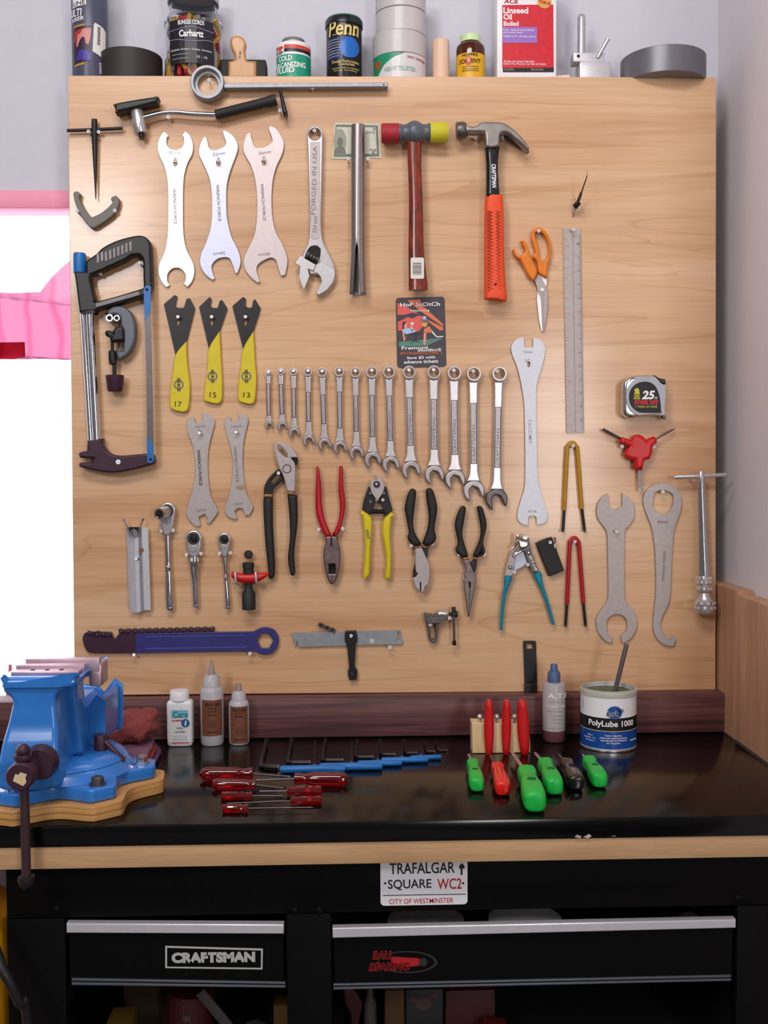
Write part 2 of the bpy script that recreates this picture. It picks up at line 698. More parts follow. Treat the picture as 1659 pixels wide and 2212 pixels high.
def ptext(par, s, at, wpx, hpx, d, mat, ang=0, bold=0, shear=0, name='lettering'):
    c = P(at[0], at[1], -d)
    k_ = sc(-d)
    return text(par, s, c, wpx * k_, hpx * k_ if hpx else None, mat, ang, bold, shear, name=name)


def pdisc(name, par, at, rpx, d0, d1, mat, bev=.0005, n=24, hole=0):
    return plate(name, par, circ(at[0], at[1], rpx, n), d0, d1, mat, [circ(at[0], at[1], hole, n)] if hole else [], bev, sm=False)


def along(name, par, a, b, prof, mat, n=24, ang=40):
    """solid of revolution from point a to point b; prof = (fraction, radius in metres)"""
    a, b = Vector(a), Vector(b)
    L = (b - a).length
    return lathe(name, par, a, b - a, [(t * L, r) for t, r in prof], mat, n, ang)


def palong(name, par, a, b, prof, mat, d, n=24):
    """as along(), with pixel end points and pixel radii, axis d off the board"""
    k_ = sc(-d)
    return along(name, par, P(a[0], a[1], -(a[2] if len(a) > 2 else d)), P(b[0], b[1], -(b[2] if len(b) > 2 else d)), [(t, r * k_) for t, r in prof], mat, n)


# ------------------------------------------------------------------ hooks that hold the tools
HOOK = []


def hook(px, py, label, out=.017, group=None):
    at = P(px, py + 1, -out)
    at = Vector((at.x, 0, at.z - .002))
    if not HOOK:
        t = thing('peg_hook', label, 'hook', at)
        tube('shank', t, [at + Vector((0, .004, 0)), at + Vector((0, -.012, .0005)), at + Vector((0, -.0165, .002))], .0014, m_chrome, 8)
        o = at + Vector((0, -.0155, .002))
        ring('tip', t, o, (0, -1, 0), [(0, .0012), (0, .0031), (.0012, .0034), (.0024, .003), (.0024, .0016), (.0012, .0012)], m_whitep, 16)
        HOOK.append(t)
        return t
    src = HOOK[0]
    t = src.copy()
    COL.objects.link(t)
    t.location = at
    t['label'] = label
    for ch in list(src.children):
        c = ch.copy()
        COL.objects.link(c)
        c.parent = t
    return t


# ================================================================== THE ROOM
BZ = .9                                  # bench top
YW = .125                                # back wall
XR = .655                                # right wall
bl, br, tl, tr = P(161, 1502), P(1546, 1491), P(146, 163), P(1547, 167)
ZT = (tl.z + tr.z) / 2                   # top of the board
ZB = (bl.z + br.z) / 2
SY = -.037                               # front of the walnut strip
FY = -.49                                # front of the bench

# back wall with the window opening
wl, wr_ = -1.9, -.548
wt, wb = P(60, 430, YW).z, .93
bm = bmesh.new()


def quad_box(bm, a, b):
    vs = [bm.verts.new((x, y, z)) for x in (a[0], b[0]) for y in (a[1], b[1]) for z in (a[2], b[2])]
    for f in ((0, 1, 3, 2), (4, 6, 7, 5), (0, 4, 5, 1), (2, 3, 7, 6), (0, 2, 6, 4), (1, 5, 7, 3)):
        bm.faces.new([vs[i] for i in f])


for a, b in (((-3, YW, 0), (wl, YW + .12, 3.4)), ((wr_, YW, 0), (XR + .12, YW + .12, 3.4)), ((wl, YW, wt), (wr_, YW + .12, 3.4)), ((wl, YW, 0), (wr_, YW + .12, wb))):
    quad_box(bm, a, b)
struct(put('wall_back', bm_mesh(bm), m_wall, None, smooth=False))
bm = bmesh.new()
quad_box(bm, (XR, -.75, 0), (XR + .12, YW, 3.4))
struct(put('wall_right', bm_mesh(bm), m_wallr, None, smooth=False))
bm = bmesh.new()
quad_box(bm, (-3, -5, -.1), (XR + .12, YW + .12, 0))
struct(put('floor', bm_mesh(bm), m_floor, None, smooth=False))
# window: pink casing round the opening, glass
win = thing('window_1', 'bright window with pink casing left of the tool board', 'window', Vector((wr_ - .2, YW, wb)), kind='structure')
zt0, zt1 = P(60, 449, YW - .012).z, P(60, 411, YW - .012).z
box('window_frame', win, ((wl + wr_) / 2 - .02, YW - .006, (zt0 + zt1) / 2), (wr_ - wl + .1, .012, zt1 - zt0), m_trim, .002)
box('window_frame', win, (wr_ + .02, YW - .006, (wb + zt0) / 2), (.04, .012, zt0 - wb), m_trim, .002)
box('window_frame', win, ((wl + wr_) / 2, YW + .06, wt - .003), (wr_ - wl, .118, .005), m_trim, .001)
box('window_sill', win, ((wl + wr_) / 2, YW - .02, wb + .005), (wr_ - wl, .055, .018), m_trim, .003)
box('pane', win, ((wl + wr_) / 2, YW + .07, (wb + wt) / 2), (wr_ - wl - .002, .004, wt - wb - .002), m_glass, 0)

# sheer pink cloth hung outside the pane
m_sheer = bpy.data.materials.new('sheer_pink_cloth')
m_sheer.use_nodes = True
t_ = m_sheer.node_tree
t_.nodes.clear()
o_ = t_.nodes.new('ShaderNodeOutputMaterial')
tl_ = t_.nodes.new('ShaderNodeBsdfTranslucent')
tp_ = t_.nodes.new('ShaderNodeBsdfTransparent')
mx_ = t_.nodes.new('ShaderNodeMixShader')
cx_ = t_.nodes.new('ShaderNodeTexCoord')
nx_ = t_.nodes.new('ShaderNodeTexWave')
nx_.inputs['Scale'].default_value = 5
nx_.inputs['Distortion'].default_value = 6
rx_ = t_.nodes.new('ShaderNodeValToRGB')
rx_.color_ramp.elements[0].color = (.58, .22, .34, 1)
rx_.color_ramp.elements[0].position = .0
rx_.color_ramp.elements[1].color = (.60, .34, .44, 1)
rx_.color_ramp.elements[1].position = .2
t_.links.new(cx_.outputs['Object'], nx_.inputs[0])
t_.links.new(nx_.outputs['Fac'], rx_.inputs[0])
t_.links.new(rx_.outputs[0], tl_.inputs[0])
tp_.inputs[0].default_value = (.62, .37, .47, 1)
mx_.inputs[0].default_value = .6
t_.links.new(tp_.outputs[0], mx_.inputs[1])
t_.links.new(tl_.outputs[0], mx_.inputs[2])
t_.links.new(mx_.outputs[0], o_.inputs[0])
YC = YW + .20


def wy(q, y):
    return [(v.x, v.z) for v in (P(a, b, y) for a, b in q)]


ct = thing('sheer_cloth', 'sheer pale pink cloth with a red patch hanging outside the window', 'cloth', P(60, 775, YC))
# a cloth panel with soft vertical folds
ol = [(-120, 632), (88, 632), (118, 590), (175, 548), (190, 778), (60, 776), (-120, 780)]
me = shape_mesh([smooth_poly(wy(ol, YC), 6)], .0006)
bm = bmesh.new()
bm.from_mesh(me)
bmesh.ops.triangulate(bm, faces=bm.faces)
for _ in range(3):
    bmesh.ops.subdivide_edges(bm, edges=[e_ for e_ in bm.edges if e_.calc_length() > .02], cuts=1)
    bmesh.ops.triangulate(bm, faces=bm.faces)
for v in bm.verts:
    v.co.z += .006 * math.sin(v.co.x * 70 + 6 * v.co.y)
bm.to_mesh(me)
bm.free()
me.transform(Matrix.Translation((0, YC, 0)) @ UP)
put('cloth_panel', me, m_sheer, ct)
m_redsheer = m_sheer.copy()
m_redsheer.name = 'red_sheer_cloth'
for n_ in m_redsheer.node_tree.nodes:
    if n_.type == 'VALTORGB':
        n_.color_ramp.elements[0].color = (.46, .05, .08, 1)
        n_.color_ramp.elements[1].color = (.56, .10, .15, 1)
    if n_.type == 'BSDF_TRANSPARENT':
        n_.inputs[0].default_value = (.56, .13, .18, 1)
xz_plate('red_patch', ct, [wy([(-60, 741), (54, 739), (55, 771), (30, 776), (-60, 774)], YC - .01)], YC - .0105, YC - .0115, m_redsheer)

# things on the sill, seen against the light
t = thing('plum_handle', 'plum coloured rounded handle end standing on the sill at the board edge', 'handle', P(152, 1440, YW - .03))
lathe('grip', t, Vector((P(160, 1440, YW - .03).x, YW - .03, wb + .014)), (0, 0, 1), [(0, .0), (0, .017), (.02, .0175), (.045, .016), (.062, .011), (.07, .004), (.072, 0)], M('plum_plastic', (150, 70, 120), .5), 20)
t = thing('pink_bottle', 'small narrow pink bottle on the window sill behind the vise', 'bottle', P(22, 1440, YW - .03))
lathe('bottle_body', t, Vector((P(22, 1440, YW - .03).x, YW - .03, wb + .014)), (0, 0, 1), [(0, 0), (0, .009), (.05, .009), (.056, .004), (.075, .003), (.075, 0)], M('pink_plastic', (214, 110, 140), .5), 16)
t = thing('pink_pot', 'small squat pink pot on the window sill behind the vise', 'pot', P(52, 1440, YW - .03))
lathe('pot_body', t, Vector((P(53, 1440, YW - .03).x, YW - .03, wb + .014)), (0, 0, 1), [(0, 0), (0, .008), (.05, .0075), (.052, .006), (.052, 0)], M('pink_plastic_dark', (220, 120, 150), .5), 16)

# ================================================================== TOOL BOARD, SHELF, STRIP
t = thing('tool_board', 'large birch plywood tool board fixed above the black bench', 'board', Vector((0, 0, ZB)))
loop = [(bl.x, bl.z), (br.x, br.z), (tr.x, tr.z), (tl.x, tl.z)]
xz_plate('panel', t, [loop], .018, 0, m_board, .0012)
st = thing('shelf_plank', 'narrow wooden shelf plank behind the top edge of the tool board', 'shelf', Vector((0, .06, ZT - .02)))
box('plank', st, ((tl.x + tr.x) / 2, (.0185 + YW) / 2, ZT - .0105), (tr.x - tl.x - .006, YW - .0185 - .0005, .019), m_pine, .001)
t = thing('walnut_strip', 'long dark walnut backsplash strip along the back of the bench', 'strip', Vector((0, SY, BZ)))
xs0 = -1.2
xs1 = P(1577, 1550, SY).x
box('strip_body', t, ((xs0 + xs1) / 2, (SY + .020) / 2, (BZ + ZB) / 2 - .0003), (xs1 - xs0, .020 - SY, ZB - BZ - .0006), m_walnut, .003)

# wooden panels on the right wall
XP = .6235
t = thing('wall_panel', 'thin fir board on the right wall, nearest the tool board', 'panel', Vector((XP, -.05, BZ)))
a, b = P(1548, 1262, .06), X(1593, 1280, XP)
ztp = X(1593, 1276, XP).z
yj = b.y
yz_plate('board', t, [[(YW - .002, BZ), (yj, BZ), (yj, ztp), (YW - .002, ztp)]], XP, XR - .001, m_panelwood, .0012)
t = thing('wall_panel', 'wider fir board on the right wall, its bevelled top slightly lower', 'panel', Vector((XP, yj - .2, BZ)))
ztq = X(1650, 1304, XP).z
yz_plate('board', t, [[(yj - .001, BZ + .0), (-.62, BZ), (-.62, ztq), (yj - .001, ztq)]], XP - .001, XR - .001, m_panelwood, .003)

# ================================================================== BENCH
t = thing('worktop', 'glossy black laminate worktop with pale wood front edging', 'worktop', Vector((-.1, -.25, .84)))
BX0, BX1 = -1.25, XP - .002
zlam = P(700, 1820, FY).z
zedge = P(700, 1868, FY).z
box('laminate_slab', t, ((BX0 + BX1) / 2, (FY - .004 + .02) / 2, (BZ + zlam) / 2), (BX1 - BX0, .024 - FY, BZ - zlam), m_bench, .004)
box('wood_edging', t, ((BX0 + BX1) / 2, (FY + .02) / 2, (zlam + zedge) / 2), (BX1 - BX0, .02 - FY, zlam - zedge - .0004), m_pine, .0015)

CY = -.452                                # cabinet front
m_chip = M('chipped_white', (176, 160, 160), .8, nz=.2)
for q_ in ([(1241, 1808), (1246, 1803), (1256, 1806), (1254, 1811)], [(1259, 1808), (1268, 1804), (1272, 1801), (1278, 1806), (1270, 1811)], [(1319, 1806), (1330, 1805), (1328, 1807)]):
    decal('edge_chip', t, [[(v.x, v.z) for v in (P(a, b, FY - .004) for a, b in q_)]], FY - .0041, m_chip)
cab = thing('tool_cabinet', 'black steel tool cabinet with two drawers under the bench', 'cabinet', Vector((0, CY, 0)))


def cx(px, py, y=CY):
    return P(px, py, y)


hz0, hz1 = cx(700, 1972).z, zedge - .001
xl, xr = cx(15, 2000).x, cx(1659, 2000).x + .005
box('header_panel', cab, ((xl + xr) / 2, CY + .01, (hz0 + hz1) / 2), (xr - xl, .02, hz1 - hz0), m_cab, .001)
for p0, p1 in ((15, 141), (619, 716), (1591, 1668)):
    a, b = cx(p0, 2000), cx(p1, 2000)
    box('post', cab, ((a.x + b.x) / 2, CY + .012 - .002, (hz0) / 2), (b.x - a.x, .024, hz0 - .001), m_cab, .0015)
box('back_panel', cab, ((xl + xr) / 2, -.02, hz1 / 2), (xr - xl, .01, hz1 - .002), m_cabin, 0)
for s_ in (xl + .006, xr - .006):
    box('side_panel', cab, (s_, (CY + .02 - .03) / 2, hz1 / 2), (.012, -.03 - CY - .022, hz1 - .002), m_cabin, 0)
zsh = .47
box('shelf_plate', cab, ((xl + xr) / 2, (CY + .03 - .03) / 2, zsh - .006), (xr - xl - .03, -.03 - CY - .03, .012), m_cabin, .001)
for bx_, by_ in ((122, 1965), (637, 1968), (690, 1968), (1596, 1940)):
    c = cx(bx_, by_)
    lathe('bolt', cab, c, (0, -1, 0), [(-.002, 0), (-.002, .0062), (.001, .006), (.003, .004), (.0036, 0)], m_cab, 16)
for bx_, by_ in ((122, 2118), (1601, 2091)):
    c = cx(bx_, by_)
    lathe('rivet', cab, c, (0, -1, 0), [(-.001, 0), (-.001, .003), (.0006, .003), (.001, 0)], m_hole, 12)

m_bar = M('brushed_aluminium_bar', (226, 222, 228), .38, .55, nz=.03)
m_lowtrim = M('grey_anodised_trim', (92, 95, 104), .45, .4, nz=.05)


def drawer(name_lab, q, zlow, lowtrim):
    """q = pull bar corners: left-top, left-bottom, right-top, right-bottom in pixels"""
    yb = CY - .012
    L0, L1, R0, R1 = [P(a[0], a[1], yb) for a in q]
    d = bpy.data.objects.new('drawer', None)
    COL.objects.link(d)
    d.parent = cab
    d.location = Vector(((L0.x + R0.x) / 2, CY, zlow)) - origin(cab)
    d['label'] = name_lab
    zf = (L1.z + R1.z) / 2
    put('drawer_front', None or shape_box((L0.x + .002, CY - .003, zlow), (R0.x - .002, CY + .012, zf + .004)), m_cab, d, smooth=False)
    me = shape_mesh([[(L1.x, L1.z), (R1.x, R1.z), (R0.x, R0.z), (L0.x, L0.z)]], .014, .002)
    me.transform(Matrix.Translation((0, CY - .005, 0)) @ UP)
    put('drawer_pull', me, m_bar, d)
    put('drawer_bottom', shape_box((L0.x + .004, CY + .012, zlow + .01), (R0.x - .004, -.06, zlow + .013)), m_cabin, d, smooth=False)
    a, b, e, f = [P(p[0], p[1], CY - .004) for p in lowtrim]
    for k0, k1 in ((0, .34), (.58, 1)):
        lp = [(a.x, a.z + (b.z - a.z) * k1), (e.x, e.z + (f.z - e.z) * k1), (e.x, e.z + (f.z - e.z) * k0), (a.x, a.z + (b.z - a.z) * k0)]
        me = shape_mesh([lp], .005, .0012)
        me.transform(Matrix.Translation((0, CY - .005, 0)) @ UP)
        put('lower_trim', me, m_lowtrim, d)
    return d


def shape_box(a, b):
    bm = bmesh.new()
    quad_box(bm, a, b)
    return bm_mesh(bm)


d1_ = drawer('shallow left drawer with white framed lettering badge', [(143, 1995), (143, 2016), (613, 1997), (613, 2018)], cx(380, 2124).z, [(156, 2112), (156, 2126), (617, 2120), (617, 2132)])
d2_ = drawer('wide right drawer with red oval emblem', [(718, 2005), (718, 2027), (1590, 1986), (1590, 2005)], cx(1100, 2122).z, [(720, 2124), (720, 2136), (1578, 2105), (1578, 2117)])
# badge on the left drawer
yb = CY - .0032
m_silver = M('silver_print', (176, 178, 176), .5, nz=0)
bd = decal('badge', d1_, [[(v.x, v.z) for v in (P(a, b, yb) for a, b in ((357, 2091), (567, 2094), (568, 2049), (357, 2043)))], [(v.x, v.z) for v in (P(a, b, yb) for a, b in ((361, 2088), (563.5, 2090.5), (564, 2053), (361, 2047)))]], yb, m_silver)
text(bd, 'CRAFTSMAN', P(461, 2068, yb), 183 * sc(yb), 24 * sc(yb), m_silver, -.4, .065)
# oval emblem on the right drawer
em = bpy.data.objects.new('emblem', None)
COL.objects.link(em)
em.parent = d2_
em.location = P(870, 2078, yb) - origin(d2_)
m_emred = M('emblem_red', (170, 24, 30), .45, nz=.15, ns=300)
m_emgrey = M('emblem_dark_grey', (44, 40, 40), .4, nz=0)
ow = lambda q, y=yb: [(v.x, v.z) for v in (P(a, b, y) for a, b in q)]
decal('oval_rim', em, [ow(circ(880, 2078, 65, 40, 24)), ow(circ(878, 2078, 60, 40, 21))], yb, m_emgrey)
decal('red_sweep', em, [ow([(845, 2066), (905, 2070), (912, 2078), (905, 2086), (880, 2088), (845, 2078)])], yb, m_emred)
decal('ball', em, [ow(circ(914, 2078, 9, 20))], yb - .0004, m_emgrey)
for s_, x_, y_, w_ in (('BALL', 827, 2063, 46), ('BEARING', 841, 2088, 92)):
    text(em, s_, P(x_, y_, yb - .0006), w_ * sc(yb), 19 * sc(yb), m_emred, 0, .06, .2)
    text(em, s_, P(x_, y_, yb - .0009), (w_ - 4) * sc(yb), 15 * sc(yb), m_cab, 0, -.005, .2)

# street sign under the bench edge
ysn = CY - .0015
sg = thing('street_sign', 'small white street name sign hanging under the bench edge', 'sign', P(916, 1960, CY))
q = [P(a, b, ysn) for a, b in ((822, 1957), (1010, 1957), (1010, 1838), (822, 1838))]
k_ = sc(ysn)
lp = [(x_, z_) for x_, z_ in rrect(q[0].x, q[0].z, q[1].x, hz1 - .002, .006)]
xz_plate('sign_plate', sg, [lp], CY - .0002, ysn, M('white_enamel', (226, 224, 228), .35, nz=.01), .0003)
m_sred = M('sign_red', (176, 24, 36), .5, nz=0)
yt = ysn
text(sg, 'TRAFALGAR', P(912, 1875, yt), 144 * k_, 25 * k_, m_ink, .4, .012)
text(sg, 'SQUARE', P(885, 1911, yt), 96 * k_, 24 * k_, m_ink, .4, .012)
text(sg, 'WC2', P(971, 1909, yt), 54 * k_, 24 * k_, m_sred, .4, .01)
text(sg, 'CITY OF WESTMINSTER', P(910, 1946, yt), 142 * k_, 11 * k_, m_sred, .4, .005)
decal('rule', sg, [ow([(827, 1935), (1006, 1932), (1006, 1930.5), (827, 1933.5)], yt)], yt, m_ink)
for x_ in (832, 1000.5):
    decal('dot', sg, [ow(circ(x_, 1908, 2.4, 12), yt)], yt, m_ink)
decal('column_symbol', sg, [ow([(995, 1890), (999, 1890), (999, 1876), (1004, 1876), (1003, 1870), (998, 1864), (993, 1869), (991, 1876), (995, 1876)], yt)], yt, m_ink)

m_disc = M('lightened_disc_metal', (190, 188, 188), .5, .3, nz=.1)  # disc metals lightened in place of light missing in the drawer gap
m_disc2 = M('whitened_disc_metal', (240, 238, 238), .5, .2, nz=.05)
# round steel lids lying in the right drawer, seen through the gap above its pull
for i, (p0, p1, y_, lab, mm, hh) in enumerate(((838, 1014, -.436, 'left of two round steel discs in the right drawer gap', m_disc, 9), (1064, 1232, -.437, 'right of two round steel discs in the right drawer gap, brightest', m_disc2, 17), (1466, 1534, -.436, 'small dark round disc at the right end of the drawer gap', m_dsteel, 9))):
    c = P((p0 + p1) / 2, 1992 - i * 5, y_)
    r = (p1 - p0) / 2 * sc(y_)
    t = thing('steel_disc', lab, 'disc', Vector((c.x, y_ + r * .6, c.z)), group='discs in the open drawer')
    yc_ = y_ + r
    z0_ = P((p0 + p1) / 2, 2024 - i * 5, yc_ - r * .9).z
    zp_ = P((p0 + p1) / 2, (1983, 1974, 1969)[i], yc_).z - z0_
    lathe('disc_body', t, Vector((c.x, y_ + r, z0_)), (0, 0, 1), [(0, 0), (0, r), (.002, r), (zp_ * .5, r * .82), (zp_ * .85, r * .5), (zp_, 0)], mm, 40)

# ------------------------------------------------------------------ shelf things inside the cabinet, colours darkened to stand for its shade
YI = -.36
ki = sc(YI)


def inside(px0, px1, py0):
    a, b = P(px0, py0, YI), P(px1, py0, YI)
    return (a.x + b.x) / 2, abs(b.x - a.x), a.z


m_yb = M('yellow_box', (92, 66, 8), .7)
m_rb = M('dimmed_red_plastic', (60, 8, 12), .6)
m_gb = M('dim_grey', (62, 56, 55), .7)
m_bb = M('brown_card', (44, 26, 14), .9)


def inside_box(name, lab, cat, px0, px1, py0, mat, dep=.08, tilt=0, y=YI):
    x_, w_, z_ = inside(px0, px1, py0)
    t = thing(name, lab, cat, Vector((x_, y, zsh)))
    box('body', t, (x_, y + dep / 2, (z_ + zsh) / 2), (w_, dep, z_ - zsh - .0005), mat, .003, (0, tilt, 0) if tilt else None)
    return t


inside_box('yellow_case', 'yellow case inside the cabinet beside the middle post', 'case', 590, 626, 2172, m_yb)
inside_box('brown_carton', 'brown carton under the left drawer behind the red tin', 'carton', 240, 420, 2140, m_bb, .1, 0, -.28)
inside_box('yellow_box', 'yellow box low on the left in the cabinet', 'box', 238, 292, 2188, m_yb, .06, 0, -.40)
t = thing('red_tin', 'dim red tin with grey outline mark under the left drawer', 'tin', Vector((inside(360, 450, 2168)[0], YI + .03, zsh)))
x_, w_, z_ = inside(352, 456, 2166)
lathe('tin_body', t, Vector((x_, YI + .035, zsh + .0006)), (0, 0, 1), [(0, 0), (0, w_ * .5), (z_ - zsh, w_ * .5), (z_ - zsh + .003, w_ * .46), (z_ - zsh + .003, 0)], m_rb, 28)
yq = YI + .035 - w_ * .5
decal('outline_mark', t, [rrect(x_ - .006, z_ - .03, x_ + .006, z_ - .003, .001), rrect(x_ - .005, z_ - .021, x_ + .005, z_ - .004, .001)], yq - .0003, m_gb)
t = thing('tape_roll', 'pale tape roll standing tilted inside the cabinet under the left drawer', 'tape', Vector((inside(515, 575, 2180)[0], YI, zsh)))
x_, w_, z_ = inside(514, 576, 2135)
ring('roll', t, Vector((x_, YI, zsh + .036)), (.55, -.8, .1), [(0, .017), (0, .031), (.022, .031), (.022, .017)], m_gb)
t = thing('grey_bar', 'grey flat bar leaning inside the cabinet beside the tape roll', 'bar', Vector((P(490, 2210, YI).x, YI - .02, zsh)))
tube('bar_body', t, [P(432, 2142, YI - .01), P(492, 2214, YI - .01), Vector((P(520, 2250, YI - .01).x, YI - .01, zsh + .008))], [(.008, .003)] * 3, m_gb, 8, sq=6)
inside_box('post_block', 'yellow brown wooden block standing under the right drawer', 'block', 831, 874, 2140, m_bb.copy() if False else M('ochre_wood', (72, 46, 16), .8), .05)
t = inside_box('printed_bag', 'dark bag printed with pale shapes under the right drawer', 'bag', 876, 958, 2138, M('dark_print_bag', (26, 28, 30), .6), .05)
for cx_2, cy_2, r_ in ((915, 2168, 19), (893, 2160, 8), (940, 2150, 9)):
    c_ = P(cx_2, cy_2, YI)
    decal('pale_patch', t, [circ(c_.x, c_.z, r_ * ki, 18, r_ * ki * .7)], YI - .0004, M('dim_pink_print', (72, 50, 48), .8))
t = thing('red_tag', 'dim red oval tag leaning under the right drawer near the middle post', 'tag', Vector((P(765, 2210, YI).x, YI, zsh)))
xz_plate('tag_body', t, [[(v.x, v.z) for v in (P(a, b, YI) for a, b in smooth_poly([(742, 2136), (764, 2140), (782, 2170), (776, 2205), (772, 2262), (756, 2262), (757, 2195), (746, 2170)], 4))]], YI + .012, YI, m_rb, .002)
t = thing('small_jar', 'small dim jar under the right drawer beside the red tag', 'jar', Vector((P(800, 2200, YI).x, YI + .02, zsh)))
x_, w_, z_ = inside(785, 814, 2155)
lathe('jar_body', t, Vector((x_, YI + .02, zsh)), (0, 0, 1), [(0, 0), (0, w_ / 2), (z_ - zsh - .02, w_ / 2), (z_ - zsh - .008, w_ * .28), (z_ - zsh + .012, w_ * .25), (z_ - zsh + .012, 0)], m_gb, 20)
inside_box('red_carton', 'dim red printed carton under the right drawer', 'carton', 962, 1070, 2140, m_rb, .06)
inside_box('red_block', 'bright red block in front of the dim red carton', 'block', 1040, 1088, 2188, M('red_block_paint', (100, 12, 18), .6), .05, 0, YI - .06)

# yellow drum and cable beside the cabinet at the lower left
t = thing('yellow_drum', 'yellow plastic container on the floor left of the cabinet', 'container', Vector((xl - .12, -.40, 0)))
zy = P(5, 2030, -.46).z
lathe('drum_body', t, Vector((xl - .152, -.36, 0)), (0, 0, 1), [(0, 0), (0, .13), (.02, .14), (zy - .05, .14), (zy - .012, .138), (zy, .128), (zy, 0)], M('yellow_drum_plastic', (222, 150, 8), .4), 40)
t = thing('black_cable', 'black cable curving down past the yellow container', 'cable', P(20, 2120, -.53))
tube('cable_body', t, [P(-30, 1985, -.50), P(0, 2080, -.53), P(20, 2120, -.535), P(42, 2165, -.53), P(62, 2222, -.52), Vector((P(90, 2300, -.51).x, -.5, .25)), Vector((P(95, 2300, -.5).x, -.49, .006))], .0075, m_black, 12, 6)
# ================================================================== THINGS ON THE SHELF ABOVE THE BOARD
ZS = ZT - .0004


class Cyl:
    """an upright round thing standing at axis depth y, px left/right silhouettes in the photo"""

    def __init__(s, p0, p1, y, z=None):
        s.y = y
        s.k = sc(y)
        s.r = (p1 - p0) / 2 * s.k
        c = P((p0 + p1) / 2, 120, y)
        s.x = c.x
        s.pc = (p0 + p1) / 2
        s.z0 = ZS if z is None else z

    def z(s, py):
        return P(s.pc, py, s.y - s.r).z

    def a(s, px):
        an = 0.0
        for _ in range(6):
            v = max(-.97, min(.97, (P(px, 120, s.y - s.r * math.cos(an)).x - s.x) / s.r))
            an = math.asin(v)
        return s.x + s.r * an

    def bend(s, e=0):
        return (s.x, s.y, s.r + e)

    def base(s):
        return Vector((s.x, s.y, s.z0))

    def pts(s, q):
        return [(s.a(px), max(s.z(py), s.z0 + .0012)) for px, py in q]

    def txt(s, par, st, px, py, w_, h_, mat, e=.0005, ang=0, **kw):
        a0, a1 = s.a(px - w_ / 2), s.a(px + w_ / 2)
        return text(par, st, ((a0 + a1) / 2, 0, s.z(py)), a1 - a0, h_ * s.k, mat, ang, bend=s.bend(e), **kw)

    def patch(s, par, name, q, mat, e=0.0002, sm=False):
        l_ = s.pts(q)
        if sm:
            l_ = smooth_poly(l_, 4)
        return decal(name, par, [l_], 0, mat, bend=s.bend(e))


# spray can
c = Cyl(158, 233, .055)
t = thing('spray_can', 'tall slate blue spray can with white price sticker at the left shelf end', 'spray can', c.base())
lathe('can_body', t, c.base(), (0, 0, 1), [(0, 0), (0, c.r * .97), (.004, c.r), (.185, c.r), (.2, c.r * .8), (.205, c.r * .6), (.205, 0)], m_bpurple, 40)
lathe('cap', t, c.base() + Vector((0, 0, .2055)), (0, 0, 1), [(0, 0), (0, c.r * .78), (.04, c.r * .7), (.043, c.r * .6), (.043, 0)], m_black, 28)
c.patch(t, 'title_band', [(160, 14), (188, 10), (188, -6), (160, -6)], m_whitep)
c.txt(t, 'LINE', 174, 6, 24, 8, m_ink, .0009, 4)
c.txt(t, 'ULTI', 168, 26, 22, 15, m_whitep, .0006, 0, bold=.02, shear=.15)
c.txt(t, 'USER', 171, 40, 24, 8, m_whitep, .0006, 4, bold=.02, shear=.15)
m_gold = M('gold_print', (184, 134, 50), .5)
c.patch(t, 'gold_band', [(161, 58), (185, 55), (185, 51), (161, 54)], m_gold)
c.patch(t, 'gold_band', [(161, 142), (182, 139), (182, 134), (161, 138)], m_gold)
c.patch(t, 'picture_dark', [(161, 136), (196, 132), (198, 55), (161, 60)], M('can_picture_dark', (54, 30, 54), .4), .0001)
c.patch(t, 'picture_hand', [(166, 96), (170, 70), (182, 62), (198, 60), (196, 80), (192, 96), (186, 94), (184, 80), (176, 82), (168, 100)], M('can_picture_hand', (206, 130, 122), .4), .0005, True)
c.patch(t, 'picture_red', [(161, 86), (164, 66), (178, 62), (176, 70), (168, 76), (164, 92)], M('can_picture_red', (176, 50, 40), .4), .0008, True)
c.patch(t, 'picture_blue', [(165, 128), (172, 106), (184, 108), (197, 112), (197, 130)], M('can_picture_blue', (66, 56, 150), .4), .0005)
stick = c.patch(t, 'price_sticker', [(200, 110), (204, 51), (207, 47), (224, 54), (229, 60), (227, 118), (222, 121)], m_paper, .0006)
for i in range(9):
    y_ = 56 + i * 4.4
    c.patch(stick, 'barcode_line', [(212.5 - i * .2, y_ + 1.8), (218 - i * .2, y_ + 2.2), (218 - i * .2, y_), (212.5 - i * .2, y_ - .4)], m_ink, .0012)
for i in range(6):
    y_ = 132 + i * 4.2
    c.patch(t, 'barcode_line', [(214, y_ + 2), (225, y_ + 4), (225, y_ + 2), (214, y_)], m_whitep, .0007)

# black tape
c = Cyl(218, 348, .064)
t = thing('tape_roll', 'wide black tape roll lying between the spray can and the clear jar', 'tape', c.base())
zt_ = P(282, 99, c.y - c.r).z
h_ = zt_ - ZS
ring('roll', t, c.base(), (0, 0, 1), [(0, c.r * .66), (0, c.r - .001), (.001, c.r), (h_ - .001, c.r), (h_, c.r - .001), (h_, c.r * .66)], M('black_cloth_tape', (46, 38, 38), .6, nz=.08, ns=150), 56)
ring('cardboard_core', t, c.base() + Vector((0, 0, .0005)), (0, 0, 1), [(0, c.r * .62), (0, c.r * .658), (h_ - .001, c.r * .658), (h_ - .001, c.r * .62)], m_bb, 40)

